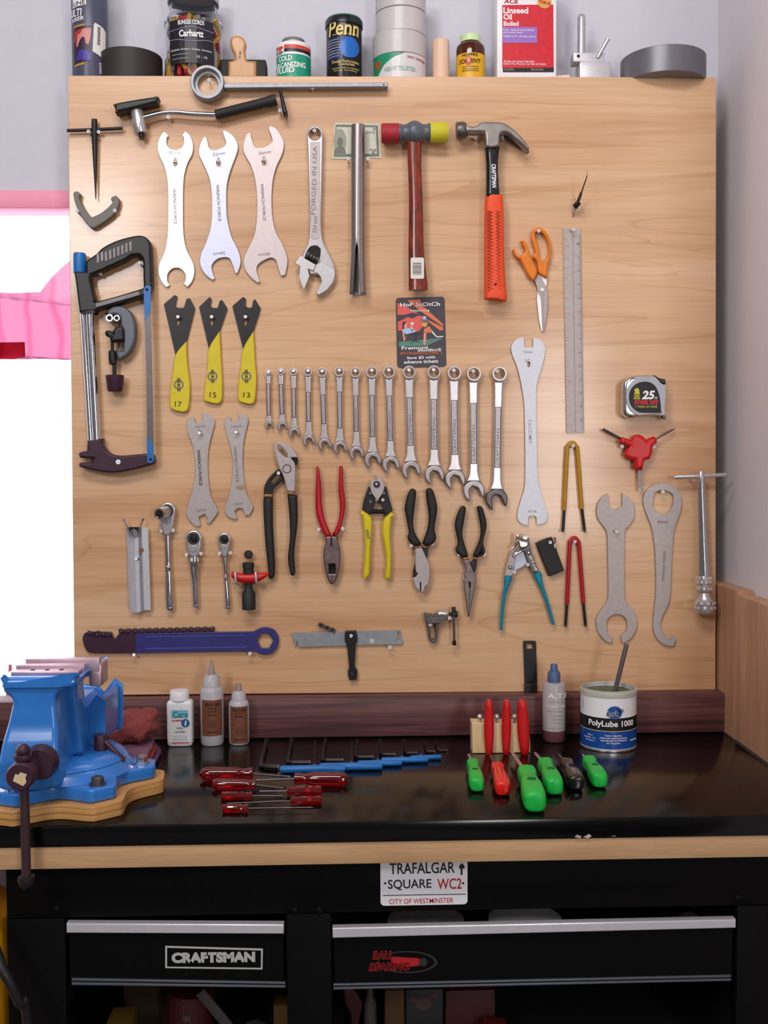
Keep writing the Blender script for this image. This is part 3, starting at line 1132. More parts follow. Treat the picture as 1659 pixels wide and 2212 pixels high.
# clear jar of elastic cords
c = Cyl(357, 481, .064)
t = thing('clear_jar', 'clear plastic jar of coloured elastic cords with a black label', 'jar', c.base())
zsht = P(419, 18, c.y - c.r).z - ZS
ring('jar_body', t, c.base() + Vector((0, 0, .0005)), (0, 0, 1), [(.0008, .001), (0, c.r * .9), (.004, c.r), (.05, c.r * .97), (zsht - .02, c.r * .97), (zsht - .008, c.r * .99), (zsht + .006, c.r * .84), (zsht + .012, c.r * .8), (zsht + .040, c.r * .8),
     (zsht + .040, c.r * .77), (zsht + .01, c.r * .77), (zsht - .009, c.r * .95), (zsht - .02, c.r * .935), (.05, c.r * .935), (.006, c.r * .955), (.003, c.r * .88), (.0022, .001)], m_glass, 56)
ring('screw_lid', t, c.base() + Vector((0, 0, zsht + .0300)), (0, 0, 1), [(0, c.r * .815), (0, c.r * .86), (.022, c.r * .86), (.024, c.r * .84), (.024, .001), (.0115, .001), (.0115, c.r * .815)], M('grey_lid', (170, 172, 176), .4), 48)
rnd = random.Random(3)
ccols = [('red_cord', (190, 40, 50)), ('yellow_cord', (206, 160, 40)), ('black_cord', (36, 32, 34)), ('grey_cord', (168, 160, 166))]
cm = [M(n_, q_, .7, nz=.5, ns=400) for n_, q_ in ccols]
for i in range(30):
    mm = cm[(0, 1, 3, 0, 1, 2, 3)[i % 7]]
    r0 = c.r * rnd.uniform(.55, .86)
    a0 = rnd.uniform(-1.5, 1.5) if i % 3 else rnd.uniform(0, 6.28)
    pts = []
    for j in range(6):
        a_ = a0 + rnd.uniform(-.35, .35)
        rr = min(c.r * .86, max(.01, r0 + rnd.uniform(-.01, .01)))
        pts.append((c.x + rr * math.sin(a_), c.y - rr * math.cos(a_), ZS + .009 + j * (zsht - .006) / 5.4))
    tube('cord', t, pts, .0042, mm, 8, 5)
lab = c.patch(t, 'label', [(368, 136), (461, 136), (461, 41), (368, 41)], M('jar_label_black', (30, 26, 34), .4, nz=0), .0004)
for s_, y_, w_, h_, b_ in (('BUNGEE CORDS', 48, 56, 9, .02), ('Carhartt', 72, 52, 14, .03)):
    c.txt(lab, s_, 414, y_, w_, h_, m_whitep, .0012, bold=b_)
c.txt(lab, 'Household - Hardware - Camping - Automotive', 414, 107, 86, 5, m_whitep, .0012)
for y_ in (59, 86):
    sgn = 1 if y_ == 59 else -1
    wv = [(368 + i * 93 / 16, y_ + 4 * sgn - 6 * sgn * math.exp(-((i - 8) / 4.5) ** 2)) for i in range(17)]
    c.patch(lab, 'wave_line', wv + [(a_, b_ + 1.3) for a_, b_ in reversed(wv)], M('lilac_print', (160, 150, 190), .5, nz=0), .0012)
c.txt(lab, '10 - 10', 436, 122, 22, 5, m_whitep, .0012)
c.patch(lab, 'note_box', [(373, 126), (408, 126), (408, 125), (373, 125)], m_silver, .0012)
c.patch(lab, 'note_box', [(373, 117), (408, 117), (408, 116), (373, 116)], m_silver, .0012)

# wooden handled roller
y0_ = .05
k_ = sc(y0_)
t = thing('hand_roller', 'wooden handled hand roller with black end blocks on the shelf', 'roller', Vector((P(524, 157, y0_).x, y0_, ZS)))
xa, xb = P(475, 150, y0_).x, P(575, 150, y0_).x
zk = P(524, 127, y0_).z
box('roller_body', t, ((xa + xb) / 2, y0_ + .02, (ZS + zk) / 2), (xb - xa, .04, zk - ZS), m_blackr, .004)
pl = [(v.x, v.z) for v in (P(a, b, y0_ - .004) for a, b in smooth_poly([(493, 170), (554, 170), (554, 132), (534, 131), (532, 126), (530, 108), (532, 96), (527, 83), (516, 77), (504, 78), (497, 86), (498, 100), (506, 118), (507, 128), (500, 131), (493, 132)], 4))]
pl = [(x_, max(z_, ZS + .0004)) for x_, z_ in pl]
xz_plate('wooden_handle', t, [pl], y0_ + .010, y0_ - .006, m_handlewood, .005, 3)
text(t, 'USE ONLY', (P(519, 121, y0_).x, y0_ - .0062, P(519, 121, y0_).z), 16 * k_, 5 * k_, m_etch, 82)

# cold fluid can
c = Cyl(597, 671, .06)
t = thing('fluid_can', 'small white and green metal can of fluid with grey screw cap', 'can', c.base())
zb_ = c.z(92) - ZS
lathe('can_body', t, c.base(), (0, 0, 1), [(0, 0), (0, c.r * .98), (.002, c.r), (zb_, c.r), (zb_ + .004, c.r * .96), (zb_ + .007, c.r * .82), (zb_ + .008, 0)], m_white, 44)
ct_ = c.z(72) - ZS
lathe('screw_cap', t, c.base() + Vector((0, 0, zb_ + .0082)), (0, 0, 1), [(0, 0), (0, c.r * .58), (.004, c.r * .58), (.006, c.r * .66), (ct_ - zb_ - .011, c.r * .66), (ct_ - zb_ - .0085, c.r * .62), (ct_ - zb_ - .0085, 0)], m_galv, 32)
m_gr = M('green_print', (26, 150, 118), .4, nz=0)
m_orr = M('orange_red_print', (214, 72, 50), .4, nz=0)
m_dk = M('dark_plum_print', (50, 20, 40), .4, nz=0)
c.patch(t, 'green_band', [(598, 178), (670, 178), (670, 116), (598, 116)], m_gr)
c.patch(t, 'red_stripe', [(614, 102), (670, 104), (670, 97), (614, 95)], m_orr)
c.patch(t, 'dark_stripe', [(614, 110), (670, 112), (670, 105), (614, 103)], m_dk)
c.txt(t, 'TIP', 605, 102, 14, 9, m_orr, .0005, bold=.04)
c.txt(t, 'TOP', 605, 111, 14, 5, m_ink, .0005, bold=.02)
c.txt(t, 'COLD', 617, 125, 28, 11, m_whitep, .0006, bold=.03)
c.txt(t, 'VULCANIZING', 625, 139, 68, 11, m_whitep, .0006, bold=.03)
c.txt(t, 'FLUID', 618, 151, 36, 11, m_whitep, .0006, bold=.03)

# black ball can
c = Cyl(706, 781, .06)
t = thing('ball_can', 'black tennis ball can with gold lettering and a blue ball picture', 'can', c.base())
zb_ = c.z(36) - ZS
lathe('can_body', t, c.base(), (0, 0, 1), [(0, 0), (0, c.r * .98), (.002, c.r), (zb_ - .004, c.r), (zb_ - .004, 0)], M('ball_can_black', (22, 18, 24), .3, nz=0), 44)
lathe('lid', t, c.base() + Vector((0, 0, zb_ - .009)), (0, 0, 1), [(0, c.r * 1.005), (0, c.r * 1.06), (.011, c.r * 1.06), (.014, c.r * 1.0), (.014, 0), (.0052, 0), (.0052, c.r * 1.005)], M('lid_dark_green', (20, 30, 30), .3), 44)
ring('lid_rim', t, c.base() + Vector((0, 0, zb_ + .0052)), (0, 0, 1), [(0, c.r * .9), (0, c.r * 1.0), (.002, c.r * .97), (.002, c.r * .9)], M('rim_mint', (90, 150, 130), .3), 44)
m_pgold = M('pale_gold_print', (222, 200, 120), .4, nz=0)
c.txt(t, 'Penn', 743, 59, 62, 32, m_pgold, .0005, bold=.015, shear=.12)
c.txt(t, 'Ultra-Blue Racquetball', 746, 73, 54, 4, m_pgold, .0005, 2)
c.patch(t, 'blue_panel', [(709, 126), (740, 126), (740, 77), (709, 80)], M('ball_can_blue', (24, 42, 96), .35, nz=.1), .0002)
for i, y_ in enumerate((84, 90, 96, 102, 108, 114, 120)):
    c.patch(t, 'gold_stripe', [(709, y_ + 1.2), (736 - abs(i - 3), y_), (736 - abs(i - 3), y_ - 1), (709, y_)], m_pgold if i % 2 else m_silver, .0006)
decal('blue_ball', t, [[(c.a(a), c.z(b)) for a, b in circ(754.5, 101, 21, 28, 23)]], 0, M('ball_blue_print', (22, 100, 188), .35, nz=.1, ns=200), bend=c.bend(.0006))
c.txt(t, 'Double Performance', 746, 132, 56, 6.5, m_pgold, .0006)
c.txt(t, 'Guarantee', 748, 138, 34, 6, m_pgold, .0006)
c.txt(t, '2 pressurized racquetballs', 746, 147, 56, 4, m_pgold, .0006)
c.txt(t, 'long lasting', 746, 152, 48, 3.5, m_pgold, .0006)

# stack of packing tape
m_tape = M('clear_tape', (196, 190, 190), .42, nz=.03, ns=30, coat=.12)
m_tape2 = M('clear_tape_core', (196, 176, 150), .7)
cbase = Cyl(806, 918, .066)
zz = ZS
tops = [P(862, 110, .01).z, P(862, 59, .01).z, P(862, 7, .01).z, P(862, -45, .01).z]
names = ['lowest roll of clear packing tape with green and white label in the stack', 'second roll of clear packing tape from the bottom of the stack', 'third roll of clear packing tape from the bottom of the stack', 'topmost roll of clear packing tape in the stack']
for i in range(4):
    p0 = 806 if i < 2 else 813
    c = Cyl(p0, 919, .066, zz)
    t = thing('packing_tape', names[i], 'tape', c.base(), group='stack of packing tape rolls')
    h_ = tops[i] - zz
    ring('tape_roll', t, c.base(), (0, 0, 1), [(.0006, c.r * .76), (.0006, c.r - .001), (.0016, c.r), (h_ - .0012, c.r), (h_ - .0002, c.r - .001), (h_ - .0002, c.r * .76)], m_tape, 56)
    ring('cardboard_core', t, c.base(), (0, 0, 1), [(.0004, c.r * .73), (.0004, c.r * .758), (h_ - .0001, c.r * .758), (h_ - .0001, c.r * .73)], m_tape2, 40)
    if i == 0:
        lb = c.patch(t, 'label', [(808, 196), (918, 196), (918, 113), (808, 113)], M('tape_label_white', (214, 210, 212), .3, nz=0), .0003)
        c.patch(lb, 'green_wedge', [(808, 113), (875, 113), (850, 122), (830, 136), (816, 158), (812, 196), (808, 196)], M('tape_label_green', (30, 142, 104), .35, nz=0), .0009)
        c.txt(lb, 'EASY UNWIND', 898, 123, 36, 5, m_sred, .0009, -4)
        c.txt(lb, 'HEAVY TRUSTED', 864, 147, 66, 9, M('tape_label_mint', (150, 190, 178), .4, nz=0), .0009, bold=.02)
        c.patch(lb, 'orange_mark', smooth_poly([(813, 140), (812, 128), (817, 124), (822, 128), (822, 138), (817, 144)], 3), M('tape_label_orange', (176, 84, 40), .4, nz=0), .0014)
    zz = tops[i] + .0004

# wooden dowel
c = Cyl(934.5, 970.5, .05)
t = thing('wood_dowel', 'short pinkish wooden dowel standing beside the packing tape', 'dowel', c.base())
hz_ = c.z(80) - ZS
lathe('dowel_body', t, c.base(), (0, 0, 1), [(0, 0), (0, c.r), (hz_ - .002, c.r), (hz_, c.r - .002), (hz_, 0)], m_dowel, 32)

# amber bottle
c = Cyl(985.5, 1047, .05)
t = thing('amber_bottle', 'brown glass bottle with yellow label and pale green cap', 'bottle', c.base())
f = lambda py: c.z(py) - ZS
lathe('glass_body', t, c.base(), (0, 0, 1), [(0, 0), (0, c.r * .94), (.003, c.r), (f(98), c.r), (f(90), c.r * .95), (f(84), c.r * .76), (f(82), c.r * .64), (f(76), c.r * .62), (f(76), 0)], m_amber, 40)
lathe('screw_cap', t, c.base() + Vector((0, 0, f(81))), (0, 0, 1), [(0, c.r * .65), (0, c.r * .70), (f(67) - f(81), c.r * .70), (f(65.5) - f(81), c.r * .64), (f(65.5) - f(81), 0), (f(74) - f(81), 0), (f(75) - f(81), c.r * .645)], m_cream, 36)
lb = c.patch(t, 'label', [(986, 176), (1046.5, 176), (1046.5, 113), (986, 113)], M('bottle_label_yellow', (222, 170, 26), .4, nz=0), .0003)
m_brn = M('bottle_label_brown', (60, 34, 20), .4, nz=0)
c.txt(lb, "HOPPE'S", 1015, 118, 32, 6, m_brn, .001, bold=.02)
c.txt(lb, 'SOLVENT', 1015, 131, 44, 9, m_brn, .001, bold=.01)
decal('red_ring', lb, [[(c.a(a), c.z(b)) for a, b in circ(1012, 131, 8, 20, 9)]], 0, m_orr, bend=c.bend(.0012))
c.txt(lb, '9', 1012, 131, 6, 11, m_pgold, .0022, bold=.03)
for y_ in (143, 148, 152):
    c.patch(lb, 'print_line', [(998, y_ + 1), (1034, y_ + 1), (1034, y_), (998, y_)], m_brn, .001)

# oil can
yf = .026
k_ = sc(yf)
q = lambda a, b: P(a, b, yf)
t = thing('oil_can', 'rectangular white oil can with large red and purple front label', 'can', Vector((q(1139, 157).x, yf + .03, ZS)))
xa, xb = q(1073, 80).x, q(1203, 80).x
za = P(1139, -70, yf).z
box('can_body', t, ((xa + xb) / 2, yf + .034, (ZS + za) / 2), (xb - xa, .068, za - ZS), m_white, .004)
lathe('spout_cap', t, Vector((xa + .025, yf + .034, za - .0005)), (0, 0, 1), [(0, 0), (0, .013), (.014, .013), (.016, .011), (.016, 0)], m_red, 24)
m_lred = M('oil_label_red', (206, 26, 44), .4, nz=.12, ns=150)
ow2 = lambda pts: [(v.x, v.z) for v in (q(a, b) for a, b in pts)]
lb = decal('red_panel', t, [ow2([(1085, 148), (1196, 146), (1195, 10), (1085, 11)])], yf - .0002, m_lred)
decal('purple_box', lb, [ow2([(1086, 93), (1160, 93), (1160, 59), (1086, 59)])], yf - .0007, M('oil_label_purple', (150, 110, 190), .4, nz=0))
decal('black_strip', lb, [ow2([(1086, 156), (1196, 156), (1196, 146.5), (1086, 147.5)])], yf - .0007, m_ink)
text(t, 'ACE', q(1104, 3) + Vector((0, -.0003, 0)), 31 * k_, 9 * k_, m_sred, 0, .03, .1)
for s_, x_, y_, w_, h_ in (('Linseed', 1114, 23, 53, 13), ('Oil', 1096.5, 37, 18, 12), ('Boiled', 1104, 51.5, 32, 10)):
    text(lb, s_, q(x_, y_) + Vector((0, -.0007, 0)), w_ * k_, h_ * k_, m_whitep, 0, .03)
for s_, x_, y_, w_, h_ in (('Pure, natural wood finish', 1120, 65.5, 66, 5.5), ('and preservative', 1108, 71, 43, 5), ('Additive for all base paints', 1122, 79.5, 70, 5.5), ('Aceite de Linaza Hervido', 1121, 133, 66, 5), ('Aditivo Para Pinturas Con Base de Aceite', 1133, 138.5, 91, 4.5)):
    text(lb, s_, q(x_, y_) + Vector((0, -.0011, 0)), w_ * k_, h_ * k_, m_whitep)
text(lb, 'CAUTION', q(1099, 151) + Vector((0, -.0011, 0)), 22 * k_, 3.5 * k_, m_silver)
text(lb, 'PRECAUCION', q(1160, 151) + Vector((0, -.0011, 0)), 26 * k_, 3.5 * k_, m_silver)
sl = decal('gold_seal', t, [ow2(circ(1176, 4, 15, 24))], yf - .0009, M('gold_seal_print', (214, 160, 70), .4, nz=0))
text(sl, 'PREMIUM', q(1176, 6) + Vector((0, -.0013, 0)), 24 * k_, 6 * k_, m_lred, -14, .02)

# folded paper by the can
t = thing('folded_paper', 'folded pale paper lying on the shelf under the oil can edge', 'paper', Vector((P(1210, 157, .02).x, .012, ZS)))
bm = bmesh.new()
x0_, x1_ = P(1170, 155, .01).x, P(1229, 155, .01).x
zp = ZS + .0004
for i, (zz0, zz1) in enumerate(((0, .0008), (.0011, .0068))):
    vs = [(x0_, .004, zp + zz0), (x1_, .004, zp + zz0), (x1_, .024, zp + zz0 + .0002), (x0_, .024, zp + zz0 + .0002),
          (x0_, .004, zp + zz0 + .0006), (x1_, .004, zp + (zz1 if i else .0008)), (x1_, .024, zp + (zz1 if i else .0008)), (x0_, .024, zp + zz0 + .0006)]
    v = [bm.verts.new(a) for a in vs]
    for fq in ((0, 3, 2, 1), (4, 5, 6, 7), (0, 1, 5, 4), (2, 3, 7, 6), (0, 4, 7, 3), (1, 2, 6, 5)):
        bm.faces.new([v[j] for j in fq])
put('sheet', bm_mesh(bm), M('pinkish_paper', (226, 206, 200), .8), t, smooth=False)

# small metal jig
y0_ = .045
k_ = sc(y0_)
q = lambda a, b: P(a, b, y0_)
t = thing('post_jig', 'small steel jig with upright rod and thumb lever beside the duct tape', 'jig', Vector((q(1285, 157).x, y0_ + .02, ZS)))
box('base_block', t, ((q(1253, 0).x + q(1321, 0).x) / 2, y0_ + .02, (ZS + q(1285, 132).z) / 2), ((1321 - 1253) * k_, .04, q(1285, 132).z - ZS), m_alu, .003)
box('cross_block', t, ((q(1240, 0).x + q(1307, 0).x) / 2, y0_ + .018, (q(1285, 133).z + q(1285, 112).z) / 2 + .0006), ((1307 - 1240) * k_, .03, 20 * k_), m_alu, .002)
c_ = q(1250, 120)
lathe('set_screw', t, Vector((c_.x, y0_ + .0025, c_.z)), (0, -1, 0), [(-.001, 0), (-.001, .003), (.0003, .003), (.0003, 0)], m_hole, 12)
a = q(1260.5, 112)
zr = q(1260, 22).z - a.z
lathe('upright_rod', t, Vector((a.x, y0_ + .018, a.z + .0008)), (0, 0, 1), [(0, 0), (0, 8.5 * k_), (zr - .008, 8.5 * k_), (zr - .003, 7.2 * k_), (zr, 3.5 * k_), (zr + .0005, 0)], m_satin, 24)
tube('thumb_lever', t, [Vector((q(1291, 124).x, y0_ + .001, q(1291, 124).z)), Vector((q(1312, 86).x, y0_ - .006, q(1312, 86).z))], [3.6 * k_, 4.4 * k_], m_satin, 14)

# duct tape roll
c = Cyl(1343, 1521, .040)
t = thing('duct_tape', 'large silver grey duct tape roll at the right end of the shelf', 'tape', c.base())
h_ = P(1432, 94, c.y - c.r).z - ZS
ring('roll', t, c.base(), (0, 0, 1), [(0, c.r * .55), (0, c.r - .001), (.001, c.r), (h_ - .001, c.r), (h_, c.r - .001), (h_, c.r * .55)], M('silver_duct_tape', (112, 110, 118), .38, .35, nz=.06, ns=60), 64)
ring('cardboard_core', t, c.base() + Vector((0, 0, .0004)), (0, 0, 1), [(0, c.r * .51), (0, c.r * .548), (h_ - .001, c.r * .548), (h_ - .001, c.r * .51)], m_tape2, 44)
# ================================================================== TOOLS HUNG ON THE BOARD
z4 = Z(130, 130, .44)
z5 = Z(130, 480, .3074)
z6 = Z(320, 250, .1929)
z7 = Z(620, 240, .217)
z8 = Z(960, 240, .2215)
zc = Z(140, 880, .3255)
zd = Z(560, 940, .3134)
ze = Z(1060, 700, .3073)
zg = Z(1270, 780, .2892)
zh = Z(140, 1290, .3134)
zi = Z(600, 1290, .3858)

# long bar with ring (fork crown tool)
t = thing('ring_bar_tool', 'long thin steel bar with a large ring, at the top of the board', 'tool', (640, 184))
o_ = P(451, 187, -.002)
k_ = sc(-.02)
ring('ring', t, o_, (0, -1, 0), [(0, 26 * k_), (0, 34 * k_), (.002, 35.5 * k_), (.022, 35.5 * k_), (.024, 34 * k_), (.024, 29 * k_), (.012, 27 * k_), (.012, 22 * k_), (.008, 21 * k_)], m_galv, 48)
plate('bar', t, [(484, 180), (700, 178.5), (838, 177.5), (838, 187), (700, 188), (484, 190)], .004, .022, m_galv, bev=.0012, sm=False)
pdisc('pin_hole', t, (829, 182.5), 1.6, .0219, .0223, m_hole, 0)
hook(452, 172, 'small hook inside the ring of the long ring bar')
hook(675, 188, 'small hook under the middle of the long ring bar')

# chrome arm tool with T handle
t = thing('arm_tool', 'chrome and black tool with flat T plate and black rubber grip', 'tool', (430, 240))
plate('tee_plate', t, [(247, 229), (251, 222), (334, 208), (340, 211), (340, 221), (256, 241), (249, 239)], .004, .034, m_black, bev=.004)
palong('stem', t, (291, 222), (297, 242), [(0, 10), (1, 10)], m_black, .018)
palong('chrome_barrel', t, (295, 239), (305, 289), [(0, 12.5), (.03, 13.5), (.97, 13.5), (1, 12.5)], m_satin, .018)
palong('tip', t, (305, 287), (307.5, 301), [(0, 6.5), (.6, 6.5), (.65, 4.5), (1, 4.3)], m_blacks, .018)
ptube('chrome_arm', t, [(309, 255), (330, 249), (352, 244), (380, 242.5), (420, 246), (468, 248)], [6.5, 5.6, 5.4, 5.4, 5.4, 5.4], m_chrome, .018, 16, 5)
palong('grip', t, (465, 248), (597, 215), [(0, 9.2), (.02, 9.8), (.85, 10), (.9, 11.5), (1, 11.5)], m_blackr, .018)
plate('end_plate', t, [(602, 194), (608, 193), (621, 242), (616, 246), (611, 244)], .006, .032, m_black, bev=.003)
hook(363, 251, 'small hook under the chrome arm of the T plate tool', .02)
hook(604, 232, 'small hook under the black end plate of the T plate tool', .03)

# T handled reamer
t = thing('tapered_reamer', 'black T handled tapered reamer pointing down at the left board edge', 'reamer', (204, 340))
ptube('cross_bar', t, [(145, 282), (205, 280), (265, 277)], 3.4, m_blacks, .011, 12)
palong('tapered_body', t, (204, 258), (207, 430), [(0, 6), (.06, 6.5), (.3, 6.3), (.32, 5.6), (.34, 6), (.7, 3.2), (1, 1)], m_blacks, .011, 12)
hook(191, 283, 'small hook under the left arm of the black reamer')
hook(213, 284, 'small hook under the right arm of the black reamer')

# grey C shaped hook
t = thing('grey_bracket', 'grey painted V shaped bracket hanging under the black reamer', 'bracket', (207, 452))
plate('bracket_body', t, [(158, 421), (160, 414), (167, 413), (173, 418), (171, 430), (181, 450), (195, 467), (200, 468), (219, 459), (238, 443), (243, 436), (239, 431), (241, 425), (250, 422), (256, 428), (257, 438), (252, 452), (240, 468), (214, 486), (202, 492), (192, 489), (176, 468), (163, 441)], .002, .016, m_greyp, bev=.002)
hook(166, 454, 'small hook under the left arm of the grey V bracket', .02)
hook(247, 453, 'small hook under the right arm of the grey V bracket', .02)

# hacksaw
t = thing('hacksaw', 'upright hacksaw with black handle, chrome tube frame and blue blade', 'saw', (250, 770))
plate('handle', t, [(159, 586), (163, 612), (167, 645), (171, 675), (207, 672), (213, 668), (309, 640), (326, 620), (328, 612), (326, 545), (324, 525), (316, 513), (300, 508), (272, 513), (247, 521), (222, 534), (207, 548), (190, 560), (185, 566), (185, 586)], .003, .030, m_black,
      [[(196, 594), (211, 588), (218, 585), (226, 582), (234, 577), (244, 574), (253, 569), (263, 565), (271, 561), (284, 552), (300, 551), (308, 562), (309, 600), (310, 618), (300, 625), (212, 650), (205, 645), (195, 605)]], .004)
for i in range(9):
    x_ = 208 + i * 8.8
    yy = 561 - i * 3.6 - (3 if i < 2 else 0)
    plate('grip_rib', t, [(x_, yy - 9), (x_ + 6, yy - 12), (x_ + 7, yy + 8), (x_ + 1, yy + 12)], .0295, .0312, m_dsteel, bev=.0004, sm=False)
plate('lower_bar', t, [(206, 655), (300, 629), (302, 637), (208, 664)], .0298, .0312, m_dsteel, bev=.0004, sm=False)
palong('blue_cap', t, (172, 590), (172, 547), [(0, 13), (.06, 13.6), (.9, 13.6), (1, 12)], m_bluep, .016)
k1 = palong('frame_tube', t, (179, 672), (196, 952), [(0, 6), (1, 6)], m_chrome, .013)
palong('frame_tube', t, (194, 670), (209, 952), [(0, 9), (1, 9)], m_chrome, .016)
plate('lower_bracket', t, [(188, 952), (221, 947), (222, 963), (238, 980), (264, 984), (316, 980), (331, 983), (334, 997), (325, 1004), (283, 1015), (247, 1021), (212, 1018), (172, 1009), (169, 1002), (176, 999), (199, 999), (202, 990), (172, 989), (169, 982), (172, 977), (187, 974)], .003, .027, m_purpd, bev=.0035)
pdisc('rivet', t, (255, 998), 5.5, .027, .029, m_white, .0008)
plate('blade', t, [(310, 624), (316, 616), (326, 618), (326, 700), (331, 900), (332, 996), (326, 1001), (318, 998), (316, 800), (312, 690)], .0315, .0325, m_dsteel, bev=.0002, sm=False)
plate('blade_end', t, [(310, 624), (316, 616), (326, 618), (325.5, 672), (313, 692)], .0326, .0330, m_bluep, bev=0, sm=False)
plate('blade_end', t, [(317, 940), (331, 960), (332, 996), (326, 1001), (318, 998)], .0326, .0330, m_bluep, bev=0, sm=False)
for p_ in ((317, 625), (325, 992)):
    pdisc('blade_pin', t, p_, 3, .032, .0345, m_hole, .0004)
hook(301, 566, 'small hook inside the right corner of the hacksaw handle', .02)
hook(216, 590, 'small hook inside the left corner of the hacksaw handle', .02)

# pipe cutter
zp_ = Z(200, 640, .09946)
t = thing('pipe_cutter', 'slate grey pipe cutter with black screw knob inside the hacksaw frame', 'pipe cutter', (250, 750))
plate('frame', t, zp_([(265, 430), (330, 300), (420, 230), (530, 205), (650, 220), (770, 290), (870, 420), (920, 580), (935, 780), (910, 980), (830, 1170), (720, 1300), (600, 1365), (545, 1370), (500, 1210), (520, 1195), (655, 1190), (660, 1050), (650, 900), (640, 700), (610, 640), (590, 430), (500, 395), (400, 400)]), .004, .026, m_slate, bev=.004)
for p_, r_ in (((362, 470), 9), ((520, 475), 7.5)):
    c_ = zp_([p_])[0]
    pdisc('roller', t, c_, r_, .010, .030, m_chrome, .001, 24, r_ * .45)
    pdisc('roller_pin', t, c_, r_ * .42, .012, .028, m_hole, .0004, 16)
plate('wheel_carrier', t, zp_([(255, 790), (290, 740), (360, 740), (400, 770), (440, 740), (510, 660), (620, 665), (670, 700), (680, 960), (480, 980), (380, 975), (370, 900), (290, 860)]), .006, .034, m_blacks, bev=.004)
for p_ in ((300, 800), (395, 870), (440, 790)):
    pdisc('carrier_pin', t, zp_([p_])[0], 3.4, .0335, .037, m_hole, .0006, 14)
palong('guide_rod', t, zp_([(430, 970)])[0], zp_([(430, 1200)])[0], [(0, 3.4), (1, 3.4)], m_blacks, .018, 12)
palong('guide_rod', t, zp_([(625, 960)])[0], zp_([(625, 1190)])[0], [(0, 2.6), (1, 2.6)], m_dsteel, .018, 12)
palong('nut', t, zp_([(432, 1180)])[0], zp_([(445, 1490)])[0], [(0, 6), (.04, 8), (.5, 9), (.92, 8), (1, 5)], m_blacks, .018)
palong('screw_rod', t, zp_([(470, 1480)])[0], zp_([(480, 1730)])[0], [(0, 4.2), (1, 4.2)], m_blacks, .018)
palong('knob', t, zp_([(485, 1715)])[0], zp_([(490, 2070)])[0], [(0, 18.6), (.03, 19.6), (.9, 16), (1, 14)], m_purpd, .021, 16)
hook(251, 688, 'small hook holding the rollers of the grey pipe cutter', .03)

# three cone wrenches with yellow handles
cone = [
    ('leftmost of the three black cone wrenches with yellow handles, marked 17',
     [(354, 657), (377, 637), (383, 640), (378, 660), (384, 665), (397, 665), (403, 645), (410, 644), (421, 666), (403, 738), (379, 766)],
     [(402, 737), (379, 766), (373, 803), (367, 849), (367, 880), (376, 886), (394, 890), (404, 887), (408, 873), (410, 833), (404, 781)], (384, 683), (384, 695), (386, 831), '17', (385, 873), (380, 650)),
    ('middle of the three black cone wrenches with yellow handles, marked 15',
     [(430, 663), (453, 641), (457, 646), (454, 660), (460, 665), (470, 665), (475, 649), (480, 648), (491, 666), (474, 716), (451, 752)],
     [(474, 715), (451, 752), (448, 790), (443, 830), (440, 860), (445, 867), (465, 872), (474, 870), (479, 860), (480, 825), (478, 790)], (457, 683), (457, 695), (459, 813), '15', (460, 853), (455, 650)),
    ('rightmost of the three black cone wrenches with yellow handles, marked 13',
     [(502, 661), (525, 641), (531, 645), (530, 660), (536, 665), (544, 664), (547, 649), (551, 646), (563, 666), (547, 716), (525, 753)],
     [(547, 715), (525, 753), (520, 790), (515, 830), (514, 858), (519, 868), (539, 873), (548, 870), (551, 860), (554, 820), (551, 780)], (530, 683), (530, 695), (532, 813), '13', (533, 853), (527, 650))]
for lab, hd, gr, hk, dia, emb, num, npos, _ in cone:
    t = thing('cone_wrench', lab, 'wrench', (hk[0], 760), group='yellow handled cone wrenches')
    plate('wrench_head', t, hd, .003, .006, m_blacks, [[(dia[0] - 4, dia[1]), (dia[0], dia[1] - 6), (dia[0] + 4, dia[1]), (dia[0] + 1, dia[1] + 9), (dia[0] - 1, dia[1] + 9)], circ(hk[0], hk[1], 4.5, 16)], .0005, sm=False)
    g = plate('handle', t, gr, .0015, .011, m_yellow, bev=.002)
    pdisc('emblem', g, emb, 11, .0108, .0112, m_etch, 0, 28, 7.5)
    ptext(g, 'PEDROS', emb, 28, 7, .0112, m_ink, -88, .02)
    ptext(g, num, npos, 14, 11, .0112, m_ink, -4)
    hook(hk[0], hk[1], 'small hook through the head of the ' + ('leftmost' if num == '17' else 'middle' if num == '15' else 'rightmost') + ' yellow handled cone wrench')

